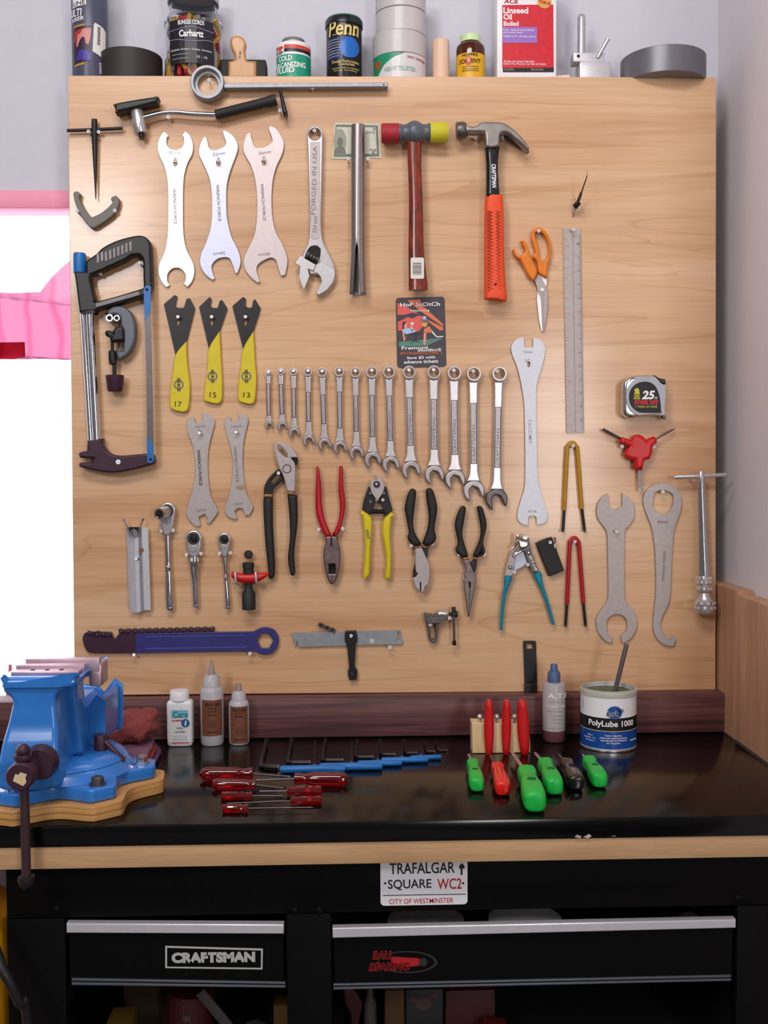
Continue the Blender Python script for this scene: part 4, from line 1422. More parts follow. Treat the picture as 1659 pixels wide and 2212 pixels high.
# headset wrenches, steel tones graded for the glare each one catches
hs = [
    ('large pale headset wrench marked 30 mm, leftmost of the three in the top row', m_steelw,
     [(180, 178), (145, 215), (115, 285), (106, 365), (128, 450), (178, 560), (208, 680), (222, 800), (224, 1000), (222, 1250), (210, 1400), (180, 1530), (132, 1640), (115, 1715), (124, 1795), (158, 1870), (200, 1916), (225, 1912), (241, 1890), (216, 1855), (218, 1772), (275, 1710), (356, 1710), (415, 1772), (416, 1850), (397, 1875), (430, 1910), (448, 1907), (492, 1850), (516, 1770), (514, 1690), (488, 1615), (430, 1500), (403, 1380), (392, 1250), (390, 1000), (392, 790), (406, 650), (440, 530), (487, 440), (503, 365), (495, 285), (462, 215), (415, 174), (378, 225), (396, 241), (397, 320), (345, 376), (260, 376), (208, 322), (208, 241), (229, 226), (197, 192)],
     (303, 520), '30 mm', (300, 412), None, None, (300, 1020), 385),
    ('large bluish headset wrench marked 32mm, middle of the three in the top row', m_steelb,
     [(630, 233), (602, 270), (573, 345), (568, 425), (598, 500), (650, 610), (690, 720), (710, 860), (714, 1000), (709, 1180), (688, 1300), (640, 1440), (592, 1550), (580, 1640), (600, 1715), (650, 1785), (718, 1838), (746, 1825), (712, 1720), (722, 1655), (782, 1600), (860, 1585), (912, 1600), (945, 1668), (978, 1766), (1000, 1760), (1034, 1660), (1030, 1580), (1000, 1490), (940, 1370), (902, 1240), (880, 1100), (876, 850), (896, 700), (940, 560), (985, 440), (1006, 350), (985, 275), (930, 205), (862, 165), (835, 172), (845, 220), (870, 290), (860, 332), (780, 378), (712, 384), (682, 352), (660, 270), (645, 238)],
     (785, 518), '32mm', (790, 426), '36mm', (795, 1545), (790, 980), 400),
    ('large pale headset wrench marked 36mm, rightmost of the three in the top row', M('warm_satin_steel', (184, 172, 172), .48, .75, nz=.03, ns=120),
     [(1130, 185), (1097, 215), (1070, 300), (1065, 380), (1090, 450), (1150, 560), (1192, 690), (1213, 830), (1220, 1000), (1212, 1200), (1185, 1350), (1122, 1480), (1076, 1590), (1070, 1650), (1090, 1730), (1150, 1808), (1220, 1865), (1252, 1860), (1216, 1740), (1226, 1672), (1290, 1622), (1370, 1590), (1424, 1612), (1445, 1660), (1480, 1780), (1500, 1790), (1535, 1780), (1560, 1650), (1550, 1560), (1500, 1430), (1430, 1300), (1395, 1150), (1383, 1000), (1385, 850), (1400, 700), (1440, 560), (1500, 430), (1521, 320), (1502, 250), (1440, 150), (1388, 117), (1353, 120), (1352, 150), (1390, 260), (1378, 302), (1300, 350), (1220, 356), (1190, 338), (1160, 260), (1145, 203)],
     (1295, 506), '36mm', (1305, 412), '40mm', (1300, 1555), (1290, 970), 405)]
for i, (lab, mm, ol, slot, t1, p1, t2, p2, wf, wl_) in enumerate(hs):
    c_ = z6([slot])[0]
    t = thing('headset_wrench', lab, 'wrench', (c_[0], 450), group='three large headset wrenches')
    plate('wrench_body', t, z6(ol), .003, .0065, mm, [circ(c_[0], c_[1], 4, 18, 9.2)], .0005)
    p_ = z6([p1])[0]
    ptext(t, t1, p_, 26, 7, .0065, m_etch, (0, 9, 9)[i])
    if t2:
        ptext(t, t2, z6([p2])[0], 26, 7, .0065, m_etch, 188)
    p_ = z6([wf])[0]
    ptext(t, 'WRENCH FORCE', p_, wl_ * .1929, 6.2, .0065, m_etch, (-88.5, -87, -86.5)[i], .015, .2)
    hook(c_[0], c_[1] - 4, 'small hook through the slot of the ' + ('30 mm', '32mm', '36mm and 40mm')[i] + ' headset wrench', .014)

# adjustable wrench
t = thing('adjustable_wrench', 'long adjustable wrench hanging jaw down beside the headset wrenches', 'wrench', (680, 450))
plate('wrench_body', t, z7([(198, 228), (204, 195), (225, 162), (258, 145), (300, 145), (332, 165), (352, 195), (357, 230), (353, 500), (346, 800), (340, 1000), (340, 1160), (358, 1290), (420, 1420), (462, 1510), (480, 1620), (462, 1700), (400, 1780), (320, 1830), (288, 1820), (345, 1700), (335, 1650), (300, 1622), (235, 1626), (200, 1560), (150, 1500), (148, 1450), (168, 1400), (210, 1300), (222, 1190), (225, 1000), (215, 700), (206, 400)]), .003, .017, m_satin,
      [z7(circ(277, 228, 58, 28))], .002)
plate('handle_panel', t, z7([(228, 305), (330, 305), (322, 1180), (318, 1260), (280, 1282), (248, 1260), (240, 1180)]), .0165, .0178, m_steelm, bev=.0004)
plate('window_cavity', t, z7([(210, 1372), (250, 1340), (300, 1340), (335, 1370), (330, 1450), (290, 1535), (165, 1478)]), .0168, .0174, m_hole, bev=0)
plate('movable_jaw', t, z7([(140, 1440), (185, 1470), (288, 1528), (260, 1590), (205, 1568), (225, 1640), (185, 1740), (166, 1782), (140, 1722), (118, 1650), (130, 1542), (78, 1512)]), .0172, .021, m_steel, bev=.0008, sm=False)
plate('ground_jaw_face', t, z7([(290, 1530), (312, 1512), (470, 1574), (477, 1620), (458, 1700), (398, 1776), (320, 1826), (292, 1817), (347, 1700), (337, 1650), (300, 1606), (262, 1596)]), .0168, .0178, m_steel, bev=.0003, sm=False)
kn = P(*z7([(195, 1425)])[0], -.0205), P(*z7([(315, 1485)])[0], -.0205)
prof = []
for i in range(13):
    prof.append((i / 12, .0058 if i % 3 else .0040))
along('knurl', t, kn[0], kn[1], prof, m_dsteel, 16)
ptext(t, 'FORGED IN USA', z7([(270, 690)])[0], 144, 9, .0178, m_etch, 88)
ptext(t, '254 mm', z7([(278, 1130)])[0], 36, 9, .0178, m_etch, 88, 0, .2)
hook(679, 279, 'small hook in the hanging hole of the adjustable wrench', .022)

# banknote behind the slotted tube
t = thing('banknote', 'folded five unit banknote pinned behind the slotted steel tube', 'banknote', (770, 305))
nb = [(723, 265), (819, 267), (823, 342), (790, 340), (760, 344), (717.5, 343)]
plate('note_paper', t, nb, .0006, .0014, M('banknote_paper', (206, 206, 190), .8, nz=.06, ns=200), bev=0, sm=False)
m_note = M('banknote_green_grey', (122, 124, 114), .8, nz=.25, ns=600)
m_notel = M('banknote_light_grey', (160, 160, 148), .8, nz=.15, ns=500)
plate('note_border', t, [(725, 269), (816, 270.5), (819.5, 338), (721, 339)], .0014, .0016, m_note, [[(727, 274), (812, 275), (814, 332), (724, 333)]], 0, False)
plate('note_oval', t, circ(734, 306, 14, 24, 28), .0016, .0018, m_notel, bev=0)
plate('note_bust', t, [(722, 332), (724, 322), (731, 316), (728, 306), (732, 297), (738, 297), (741, 306), (739, 316), (745, 322), (747, 332)], .0018, .002, m_note, bev=0)
ptext(t, '5', (807, 332), 8, 10, .0018, m_note, 0, .03)
ptext(t, '5', (809, 277), 9, 7, .0018, m_notel, 0, .03)
ptext(t, 'FIVE', (806, 324), 14, 4, .0018, m_note, 0, .02)
ptext(t, 'STATES', (800, 286), 18, 4, .0018, m_note)

# slotted tube (head cup remover)
t = thing('slotted_tube', 'long steel tube with split flared lower end over the banknote', 'tube', (773, 450))
kz = sc(-.018)
bm = bmesh.new()
rows = []
NV = 40
rt = 14.8 * kz
for j in range(31):
    py = 271 + (634 - 271) * j / 30
    fl = max(0, (py - 520) / 114)
    r_ = rt * (1 + .28 * fl ** 1.6)
    gap = .03 + (.12 + .30 * fl if py > 531 else 0)
    if py <= 531:
        gap = .0
    c_ = P(773.5 + (py - 271) * -.001, py, -.018)
    row = []
    th = .0016
    for s_ in range(NV + 1):
        a = -math.pi / 2 - .18 + gap + (2 * math.pi - 2 * gap) * s_ / NV
        row.append((bm.verts.new((c_.x + r_ * math.cos(a), c_.y + r_ * math.sin(a), c_.z)), bm.verts.new((c_.x + (r_ - th) * math.cos(a), c_.y + (r_ - th) * math.sin(a), c_.z))))
    rows.append(row)
for a, b in zip(rows, rows[1:]):
    for s_ in range(NV):
        bm.faces.new((a[s_][0], a[s_ + 1][0], b[s_ + 1][0], b[s_][0]))
        bm.faces.new((a[s_][1], b[s_][1], b[s_ + 1][1], a[s_ + 1][1]))
    for s_ in (0, NV):
        bm.faces.new((a[s_][0], b[s_][0], b[s_][1], a[s_][1]))
for row in (rows[0], rows[-1]):
    for s_ in range(NV):
        bm.faces.new((row[s_][0], row[s_ + 1][0], row[s_ + 1][1], row[s_][1]))
put('tube_body', bm_mesh(bm), M('tube_steel', (168, 160, 158), .3, .95, nz=.06, ns=150), t)
hook(752, 341, 'small hook left of the slotted tube at the banknote edge', .02)
hook(795, 341, 'small hook right of the slotted tube at the banknote edge', .02)

# two faced soft hammer
t = thing('soft_face_hammer', 'soft faced hammer with red and yellow caps and red brown wooden handle', 'hammer', (895, 440))
dh = .027
palong('red_cap', t, (861, 288), (824, 288.5), [(0, 20.5), (.9, 20.8), (1, 19)], m_redd, dh, 32)
palong('yellow_cap', t, (929, 286.5), (967, 286), [(0, 20.5), (.9, 21), (1, 19.4)], m_yelcap, dh, 32)
palong('hammer_head', t, (860, 287.5), (930, 286.5), [(0, 18.5), (.06, 19.5), (.12, 17), (.25, 17.5), (.34, 21.5), (.42, 24), (.5, 25), (.58, 24), (.66, 21.5), (.76, 17.5), (.88, 17), (.94, 19.5), (1, 18.5)], m_slate, dh, 32)
hp = [(895, 303), (895, 335), (896, 370), (898, 430), (898.5, 490), (899, 540), (901, 580), (903, 612), (903.5, 627)]
hw = [(16, 11), (15, 11), (14.5, 11), (15, 11.5), (16, 12), (17, 12), (18.5, 12.5), (20.5, 13), (21, 13)]
kk = sc(-dh)
tube('handle', t, [P(a, b, -dh) for a, b in hp], [(a * kk, b * kk) for a, b in hw], m_hammerwood, 24, 4, up=(0, 1, 0))
stk = [P(a, b, -.0365) for a, b in ((887, 603), (916, 603), (915, 557), (887, 557))]
lp = rrect(stk[0].x, stk[0].z, stk[1].x, stk[2].z, .003)
s_ = xz_plate('sticker', t, [lp], -.034, -.0395, m_paper, .0004)
for i in range(8):
    decal('barcode_line', s_, [[(stk[0].x + .004, stk[0].z + .008 + i * .0028), (stk[1].x - .005, stk[0].z + .008 + i * .0028), (stk[1].x - .005, stk[0].z + .0092 + i * .0028), (stk[0].x + .004, stk[0].z + .0092 + i * .0028)]], -.0396, m_ink if i % 3 else m_etch)
hook(870, 299, 'small hook under the left side of the soft faced hammer head', .026)
hook(920.5, 298, 'small hook under the right side of the soft faced hammer head', .026)

# claw hammer
t = thing('claw_hammer', 'claw hammer with orange rubber grip and black neck', 'hammer', (1068, 440))
palong('striking_face', t, (1009, 281), (986, 283), [(0, 12), (.2, 17), (.4, 18), (.9, 18), (1, 16.5)], m_dsteel, .026, 20)
m_ham = M('polished_hammer_steel', (150, 142, 138), .36, .75, nz=.15, ns=60)
plate('head', t, z8([(200, 128), (290, 146), (365, 106), (430, 101), (560, 106), (640, 145), (720, 212), (790, 290), (832, 362), (822, 385), (760, 330), (690, 268), (620, 215), (575, 203), (548, 225), (540, 335), (460, 356), (402, 345), (395, 230), (370, 202), (210, 200)]), .012, .040, m_ham, bev=.004)
plate('claw_underside', t, z8([(580, 205), (640, 225), (700, 275), (770, 335), (820, 380), (828, 395), (815, 412), (740, 365), (690, 330), (620, 285), (580, 262)]), .012, .020, m_blacks, bev=.002)
plate('neck', t, z8([(400, 340), (545, 340), (535, 420), (530, 520), (535, 650), (550, 850), (410, 850), (413, 650), (410, 480)]), .014, .038, m_blackg, bev=.009, res=4)
gpts = [(1067, 424), (1067, 450), (1067, 500), (1067.5, 560), (1069, 610), (1070.5, 642), (1070.5, 647)]
gw = [(18, 14), (20, 15), (20.5, 15), (21, 16), (22.5, 16.5), (24.6, 17), (22.5, 15)]
kk = sc(-.026)
tube('grip', t, [P(a, b, -.026) for a, b in gpts], [(a * kk, b * kk) for a, b in gw], m_orangr, 28, 4, sq=2.8, up=(0, 1, 0))
m_chev = M('grip_groove', (176, 52, 24), .7, nz=0)
bm_all = []
for col_, (u0, u1) in enumerate(((1052, 1065), (1071, 1081))):
    for i in range(24):
        y_ = 458 + i * 7.2
        dx = (y_ - 458) * .012
        a_ = [(u0 + dx, y_ - 4), (u1 + dx, y_), (u0 + dx, y_ + 4), (u0 + dx, y_ + 2.9), (u1 - 2.6 + dx, y_), (u0 + dx, y_ - 2.9)]
        plq = [P(x_, yy, -.0408) for x_, yy in a_]
        me = shape_mesh([[(v.x, v.z) for v in plq]], .0016)
        me.transform(Matrix.Translation((0, -.0395, 0)) @ UP)
        bm_all.append(me)
bm = bmesh.new()
for me in bm_all:
    bm.from_mesh(me)
    bpy.data.meshes.remove(me)
put('grip_tread', bm_mesh(bm), m_chev, t, smooth=False)
pdisc('hang_hole', t, (1070.5, 614), 2.4, .040, .0415, m_hole, 0, 14)
ptext(t, 'CRAFTSMAN', (1067, 380), 50, 9.5, .0382, m_whitep, -88, .03, .1)
hook(1029, 291, 'small hook under the neck of the claw hammer head', .03)
hook(1089.5, 292, 'small hook under the claw of the claw hammer', .03)

# scissors
t = thing('scissors', 'orange handled scissors hanging open beside the steel ruler', 'scissors', (1160, 600))
plate('back_blade', t, z8([(925, 1580), (1003, 1630), (997, 1700), (955, 1760), (945, 1830), (962, 2148), (945, 2146), (925, 2050), (903, 1850), (908, 1745), (925, 1700)]), .004, .006, m_steelw, bev=.0004, sm=False)
plate('front_blade', t, z8([(875, 1645), (922, 1585), (940, 1615), (985, 1700), (1006, 1800), (1001, 1950), (978, 2100), (964, 2150), (957, 2100), (944, 1835), (912, 1760), (900, 1700)]), .0062, .0085, m_steelm, bev=.0004)
plate('loop_handle', t, z8([(850, 1240), (860, 1165), (895, 1132), (955, 1143), (1010, 1200), (1040, 1290), (1045, 1375), (1022, 1470), (1006, 1540), (1003, 1628), (922, 1575), (905, 1470), (865, 1425), (870, 1400), (886, 1375), (868, 1300)]), .003, .015, m_orange,
      [z8([(885, 1190), (905, 1168), (950, 1180), (995, 1240), (1020, 1335), (1006, 1420), (965, 1460), (932, 1440), (925, 1395), (918, 1320), (895, 1250)])], .003, res=3)
plate('open_handle', t, z8([(745, 1268), (770, 1256), (792, 1275), (832, 1380), (852, 1440), (908, 1560), (872, 1652), (820, 1600), (740, 1442), (700, 1420), (668, 1368), (668, 1345), (688, 1343), (700, 1385), (728, 1418), (762, 1402), (787, 1370), (785, 1340), (765, 1300)]), .005, .018, m_orange, bev=.003, res=3)
pdisc('pivot', t, z8([(955, 1740)])[0], 5, .0083, .010, m_steel, .0004, 20)
pdisc('pivot_ring', t, z8([(955, 1740)])[0], 5.4, .0082, .0090, m_etch, 0, 24, 4.6)
for i in range(26):
    y_ = 633 + i * 3.1
    x_ = 1170.2 + i * .13
    plate('serration', t, [(x_, y_), (x_ + 4, y_ + 1), (x_ + 4, y_ + 1.7), (x_, y_ + .8)], .0085, .0087, m_etch, bev=0, sm=False)
hook(1164, 497, 'small hook in the big orange scissor loop', .02)

# scriber with wire clip
t = thing('needle_pick', 'thin needle pick sticking out of the board above the ruler', 'pick', (1238, 469))
a, b = P(1237, 469, .002), P(1245, 441, -.020)
tube('root_pin', t, [a, b], .0022, m_satin, 10)
b2, b3 = P(1250, 432, -.026), P(1255.5, 417, -.036)
tube('barrel', t, [P(1243, 446, -.018), b2, b3], [.0030, .0032, .0026], m_dsteel, 12)
tube('collar', t, [P(1241.5, 447, -.017), P(1251, 437, -.024)], [(.0055, .004), (.0045, .004)], m_hole, 12)
tube('needle', t, [b3, P(1269, 378, -.062)], [.0014, .0009], M('brown_needle', (70, 40, 36), .4), 10)
tube('needle_tip', t, [P(1268.8, 378.5, -.0615), P(1267.5, 366, -.068)], [.0009, .0003], m_natural, 8)
tube('wire_clip', t, [P(1252, 442, -.02), P(1256, 449, -.018), P(1258.5, 458, -.016), P(1260.5, 461.5, -.016), P(1261.5, 457, -.016), P(1259, 452, -.016)], .0005, m_chrome, 8, 4)
tube('wire_clip', t, [P(1243.5, 428, -.02), P(1241, 440, -.016), P(1236, 455, -.012), P(1234, 462, -.01)], .0006, m_chrome, 8, 4)

# ruler
t = thing('steel_ruler', 'long narrow steel ruler hanging upright by its end hole', 'ruler', (1239, 714))
plate('rule', t, [(1217, 493), (1254.5, 494), (1262, 934), (1224, 935)], .003, .0042, m_steelm, [circ(1237, 499.5, 4.4, 20)], .0002, False)
plate('centre_line', t, [(1237, 506), (1237.8, 506), (1243.6, 933), (1242.8, 933)], .0042, .0044, m_etch, bev=0, sm=False)
bms = bmesh.new()
for i in range(200):
    f_ = i / 200
    y_ = 508 + f_ * 424
    xr_ = 1254.5 + 7.3 * f_
    L_ = 9 if i % 10 == 0 else 6 if i % 5 == 0 else 4
    me = shape_mesh([[(v.x, v.z) for v in (P(a, b, -.0042) for a, b in ((xr_ - L_, y_), (xr_, y_), (xr_, y_ + .55), (xr_ - L_, y_ + .55)))]], .0003)
    me.transform(Matrix.Translation((0, -.0043, 0)) @ UP)
    bms.from_mesh(me)
    bpy.data.meshes.remove(me)
    if i % 10 == 4:
        xl_ = 1217 + 6.8 * f_
        me = shape_mesh([[(v.x, v.z) for v in (P(a, b, -.0042) for a, b in ((xl_, y_), (xl_ + (7 if i % 20 == 4 else 5), y_), (xl_ + (7 if i % 20 == 4 else 5), y_ + .7), (xl_, y_ + .7)))]], .0003)
        me.transform(Matrix.Translation((0, -.0043, 0)) @ UP)
        bms.from_mesh(me)
        bpy.data.meshes.remove(me)
put('graduations', bm_mesh(bms), m_etch, t, smooth=False)
m_pkred = M('faint_red_print', (198, 130, 132), .5, nz=0)
for i in range(1, 15):
    f_ = i / 15.0
    y_ = 494 + f_ * 440
    ptext(t, str(i), (1249 + 7 * f_, y_ + 3), 3 if i < 10 else 5, 6, .0042, m_etch, 90)
    if i % 5 == 1:
        ptext(t, str(i * 2), (1224 + 7 * f_, y_ + 8), 7, 8, .0042, m_pkred, 90)
hook(1237, 496.5, 'small hook in the end hole of the steel ruler', .012)

# flyer card
t = thing('event_card', 'dark event card with orange and teal picture above the wrench row', 'card', (909, 718))
zk_ = Z(840, 630, .08438)
crd = lambda q: zk_(q)
cp = zk_([(200, 1930), (1470, 1900), (1420, 140), (185, 160)])
cl_ = []
for (cx_, cy_), a0_ in (((265, 245), 180), ((1340, 215), 270), ((1385, 1835), 0), ((300, 1865), 90)):
    for j in range(7):
        a_ = R(a0_ + 15 * j)
        cl_.append((cx_ + 88 * math.cos(a_), cy_ + 88 * math.sin(a_)))
vv = [P(a, b, -.0016) for a, b in zk_(cl_)]
xz_plate('card_sheet', t, [[(v.x, v.z) for v in vv]], -.0006, -.0016, M('card_charcoal', (66, 58, 66), .35, nz=.05), .0002)
m_co = M('card_orange', (222, 116, 76), .4, nz=.04)
m_cr = M('card_coral', (220, 92, 84), .4, nz=.04)
m_ct = M('card_teal', (84, 134, 118), .4, nz=.06)
m_cb = M('card_pale_blue', (168, 194, 228), .4, nz=.04)
m_cs = M('card_skin', (226, 150, 124), .4, nz=.04)
m_cd = M('card_dark', (52, 44, 52), .4, nz=0)
dd = [.0016]


def art(name, q, mat, layer=0, sm=False):
    d_ = .0016 + layer * .00025
    return plate(name, t, zk_(q), d_, d_ + .0002, mat, bev=0, sm=sm)


art('coral_shape', [(215, 285), (520, 420), (760, 575), (600, 540), (420, 590), (225, 600)], m_cr)
art('orange_ray', [(470, 220), (790, 205), (900, 400), (1390, 830), (1390, 900), (870, 540), (600, 330)], m_co)
art('coral_shape', [(230, 770), (330, 730), (480, 650), (620, 690), (720, 620), (860, 620), (860, 900), (760, 1020), (640, 1020), (340, 1000), (235, 1000)], m_cr)
art('orange_ray', [(1000, 720), (1390, 920), (1390, 980), (1320, 1000), (1050, 800)], m_co)
art('teal_floor', [(250, 1290), (1390, 1185), (960, 1390), (260, 1400)], m_ct)
art('hair', [(345, 780), (450, 755), (445, 790), (400, 850), (400, 940), (345, 960)], m_cd, 1)
art('face', [(440, 785), (470, 830), (460, 930), (400, 960), (385, 880)], m_cs, 2)
art('blouse', [(345, 980), (470, 925), (600, 960), (710, 1005), (650, 1040), (450, 1090), (350, 1040)], m_cb, 2)
art('arm', [(345, 1040), (400, 1080), (405, 1200), (470, 1110), (400, 1260), (380, 1280)], m_cs, 3)
art('glass', [(560, 790), (640, 790), (620, 930), (590, 1030), (570, 930)], m_whitep, 2)
art('glass_drink', [(568, 840), (630, 840), (615, 930), (590, 930)], m_co, 3)
art('table', [(450, 1085), (640, 1050), (960, 1040), (900, 1080), (720, 1110), (710, 1240), (820, 1330), (680, 1270), (540, 1330), (650, 1240), (640, 1110)], m_cd, 1)
art('hat', [(835, 720), (870, 660), (960, 660), (1010, 730), (1030, 800), (840, 790)], M('card_grey_hat', (116, 100, 98), .4, nz=0), 1)
art('hat_band', circ(910, 670, 48, 14), m_cb, 2)
art('face', [(850, 790), (1000, 800), (960, 900), (900, 910), (850, 870)], M('card_gold_skin', (222, 160, 70), .4, nz=0), 2)
art('dress', [(900, 960), (1030, 880), (1110, 1000), (1090, 1050), (890, 1050)], m_co, 1)
art('leg', [(890, 1050), (960, 1050), (950, 1200), (930, 1380), (880, 1320), (890, 1200)], m_cs, 2)
art('white_curve', [(1100, 990), (1160, 1060), (1230, 1145), (1395, 1135), (1395, 1160), (1220, 1170), (1110, 1060)], m_whitep, 2)
art('orange_band', [(300, 1555), (1350, 1530), (1350, 1590), (300, 1615)], m_co, 0)
for s_, x_, y_, w_, h_, m_, an in (('HoP ScOtCh', 800, 325, 1010, 100, m_whitep, 1.2), ('MARCH 27-28', 800, 490, 470, 45, m_whitep, .5), ('Fremont', 670, 1437, 690, 88, m_whitep, 1.5), ('studioS', 1040, 1492, 600, 72, m_whitep, 1.5),
                                   ('HOPSCOTCHTASTING.COM', 825, 1572, 1010, 52, m_cd, 1.5), ('Save $5 with', 825, 1690, 720, 80, m_whitep, 1.8), ('advance tickets', 825, 1790, 870, 85, m_whitep, 1.8)):
    ptext(t, s_, zk_([(x_, y_)])[0], w_ * .08438, h_ * .08438, .0027, m_, an, .02)

# combination wrenches
zw = Z(560, 770, .3376)
rows = [((57, 106), 20, (62, 441), 27, 32, (175, 375)), ((136, 98), 23, (148, 447), 33, 36, (180, 368)), ((218, 100), 25, (224, 488), 35, 37, (205, 390)), ((312, 101), 29, (317, 538), 39, 40, (230, 415)),
        ((402, 105), 31, (418, 562), 42, 41, (245, 430)), ((512, 101), 33, (517, 582), 44, 44, (228, 458)), ((615, 106), 35, (623, 617), 47, 45, (252, 478)), ((720, 105), 39, (727, 660), 54, 50, (250, 513)),
        ((829, 105), 41, (842, 690), 56, 52, (253, 537)), ((958, 106), 43, (972, 725), 60, 60, (263, 568)), ((1116, 106), 45, (1121, 755), 63, 63, (275, 593)), ((1246, 110), 46, (1254, 785), 65, 66, (282, 627)),
        ((1370, 116), 48, (1374, 858), 69, 65, (300, 685)), ((1533, 116), 48, (1520, 912), 70, 62, (325, 710))]
nth = ['smallest combination wrench, leftmost of the row of fourteen', 'second smallest combination wrench from the left of the row', 'third combination wrench from the left of the row', 'fourth combination wrench from the left of the row',
       'fifth combination wrench from the left of the row', 'sixth combination wrench from the left of the row', 'seventh combination wrench from the left of the row', 'seventh combination wrench from the right of the row',
       'sixth combination wrench from the right, ring just left of the card', 'fifth combination wrench from the right, ring over the left corner of the card', 'fourth combination wrench from the right, ring over the right corner of the card',
       'third combination wrench from the right of the row', 'second combination wrench from the right of the row', 'largest combination wrench with dark jaw, rightmost of the row']
where = ['leftmost', 'second from left', 'third from left', 'fourth from left', 'fifth from left', 'sixth from left', 'seventh from left', 'seventh from right', 'sixth from right', 'fifth from right', 'fourth from right', 'third from right', 'second from right', 'rightmost']
m_wpanel = M('wrench_panel_steel', (165, 155, 155), .4, .8, nz=.15, ns=300)
m_jawst = M('darker_jaw_satin', (165, 156, 157), .38, .75, nz=.1, ns=150)  # jaws a darker satin than the shanks
m_groove = M('panel_outline_dark', (52, 46, 48), .5, .4, nz=0)
for i, (rc, rr, oc, orr, sw, pan) in enumerate(rows):
    c0, c1 = zw([rc])[0], zw([oc])[0]
    s_ = .3376
    r0, r1, w_ = rr * s_, orr * s_, sw * s_ / 2
    t = thing('combination_wrench', nth[i], 'wrench', c0, group='row of combination wrenches')
    tk = .005 + .0045 * i / 13
    dm = .006
    # the ring, tilted up a little off the shank plane
    o_ = P(c0[0], c0[1], -(dm + tk * .2))
    k_ = sc(-.012)
    R0 = r0 * k_
    dep = tk * 1.25
    ax = Vector((0, -1, .10 if i < 11 else .05))
    ring('ring', t, o_, ax, [(0, R0 * .72), (0, R0 * .98), (dep * .3, R0 * 1.02), (dep * .8, R0), (dep, R0 * .93), (dep, R0 * .76), (dep * .9, R0 * .68), (dep * .1, R0 * .68)], m_satin, 36)
    dx, dy = c1[0] - c0[0], c1[1] - c0[1]
    L = math.hypot(dx, dy)
    ux, uy = dx / L, dy / L
    nx, ny = -uy, ux

    def at(a, b, c0=c0, ux=ux, uy=uy, nx=nx, ny=ny):
        return (c0[0] + ux * a - nx * b, c0[1] + uy * a - ny * b)
    e_ = L - r1 * .82
    sh = [at(r0 * .9, -w_ * 1.05), at(r0 * 1.7, -w_ * .92), at(L * .3, -w_ * .86), at(L * .7, -w_ * .86), at(e_ - r1 * .7, -w_ * .98), at(e_, -w_ * 1.5),
          at(e_, w_ * 1.5), at(e_ - r1 * .7, w_ * .98), at(L * .7, w_ * .86), at(L * .3, w_ * .86), at(r0 * 1.7, w_ * .92), at(r0 * .9, w_ * 1.05)]
    plate('shank', t, sh, dm, dm + tk, m_satin, bev=tk * .3, res=3)
    # open jaw, turned 15 degrees
    ja = math.radians(15)

    def jp(rad, deg, c1=c1, ux=ux, uy=uy):
        th = math.atan2(uy, ux) + math.radians(deg) - ja
        return (c1[0] + rad * math.cos(th), c1[1] + rad * math.sin(th))
    g = r1 * .56
    outer = [jp(r1 * 1.12, 36), jp(r1 * 1.02, 60), jp(r1, 90), jp(r1 * 1.0, 125), jp(r1 * .92, 155), jp(r1 * .88, 180), jp(r1 * .92, 205), jp(r1 * 1.0, 235), jp(r1, 270), jp(r1 * 1.02, 300), jp(r1 * 1.10, 324)]
    inner = [jp(r1 * .88, -38), jp(r1 * .55, -62), jp(r1 * .42, -110), jp(r1 * .40, 180), jp(r1 * .42, 110), jp(r1 * .55, 62), jp(r1 * .88, 38)]
    plate('jaw', t, outer + inner, dm - .001, dm + tk * 1.15, m_dsteel if i == 13 else m_jawst, bev=tk * .25, n=3)
    # raised maker's panel
    pa, pb = (pan[0] - rc[1]) * s_, (pan[1] - rc[1]) * s_
    pw = w_ * .5
    plate('panel_groove', t, [at(pa - 1, -pw - 1.2), at(pb + 1, -pw - 1.2), at(pb + 1, pw + 1.2), at(pa - 1, pw + 1.2)], dm + tk - .0003, dm + tk + .0002, m_groove, bev=0, sm=False)
    p_ = plate('panel', t, [at(pa, -pw), at(pb, -pw), at(pb, pw), at(pa, pw)], dm + tk - .0003, dm + tk + .0009, m_wpanel, bev=.0004, sm=False)
    if i > 5:
        ptext(p_, 'CRAFTSMAN', at(pa + (pb - pa) * .66, 0), (pb - pa) * .6, pw * 1.1, dm + tk + .0009, m_etch, 90 - math.degrees(math.atan2(dx, dy)) * -1)
    hook(c0[0] + (0 if i < 13 else -3), c0[1] - r0 * .56, 'small hook in the ring of the ' + where[i] + ' combination wrench', .02)
# pedal wrench 15 mm
t = thing('pedal_wrench', 'long pale flat pedal wrench marked 15mm left of the ruler', 'wrench', (1142, 930))
plate('wrench_body', t, ze([(235, 98), (205, 97), (168, 118), (144, 165), (155, 225), (185, 300), (215, 420), (235, 560), (240, 700), (243, 900), (243, 1050), (238, 1150), (212, 1240), (190, 1320), (190, 1370), (215, 1403), (262, 1417), (265, 1360), (278, 1350), (308, 1350), (322, 1360), (323, 1412), (370, 1402), (398, 1368), (398, 1320), (375, 1250), (345, 1150), (330, 1050), (325, 800), (320, 500), (330, 400), (362, 290), (384, 200), (375, 140), (345, 108), (297, 97), (298, 152), (288, 163), (243, 163), (235, 152)]), .003, .0065, M('pale_satin_steel', (204, 204, 212), .46, .45, nz=.03, ns=120),
      [circ(*ze([(266, 283)])[0], 3.2, 16, 6.5)], .0005)
ptext(t, '15mm', ze([(262, 196)])[0], 20, 5.5, .0065, m_etch, 0)
ptext(t, '9/16', ze([(293, 1317)])[0], 18, 5.5, .0065, m_etch, 180)
ptext(t, 'TACOMA', ze([(277, 755)])[0], 54, 7.5, .0065, m_silver, -87, .02)
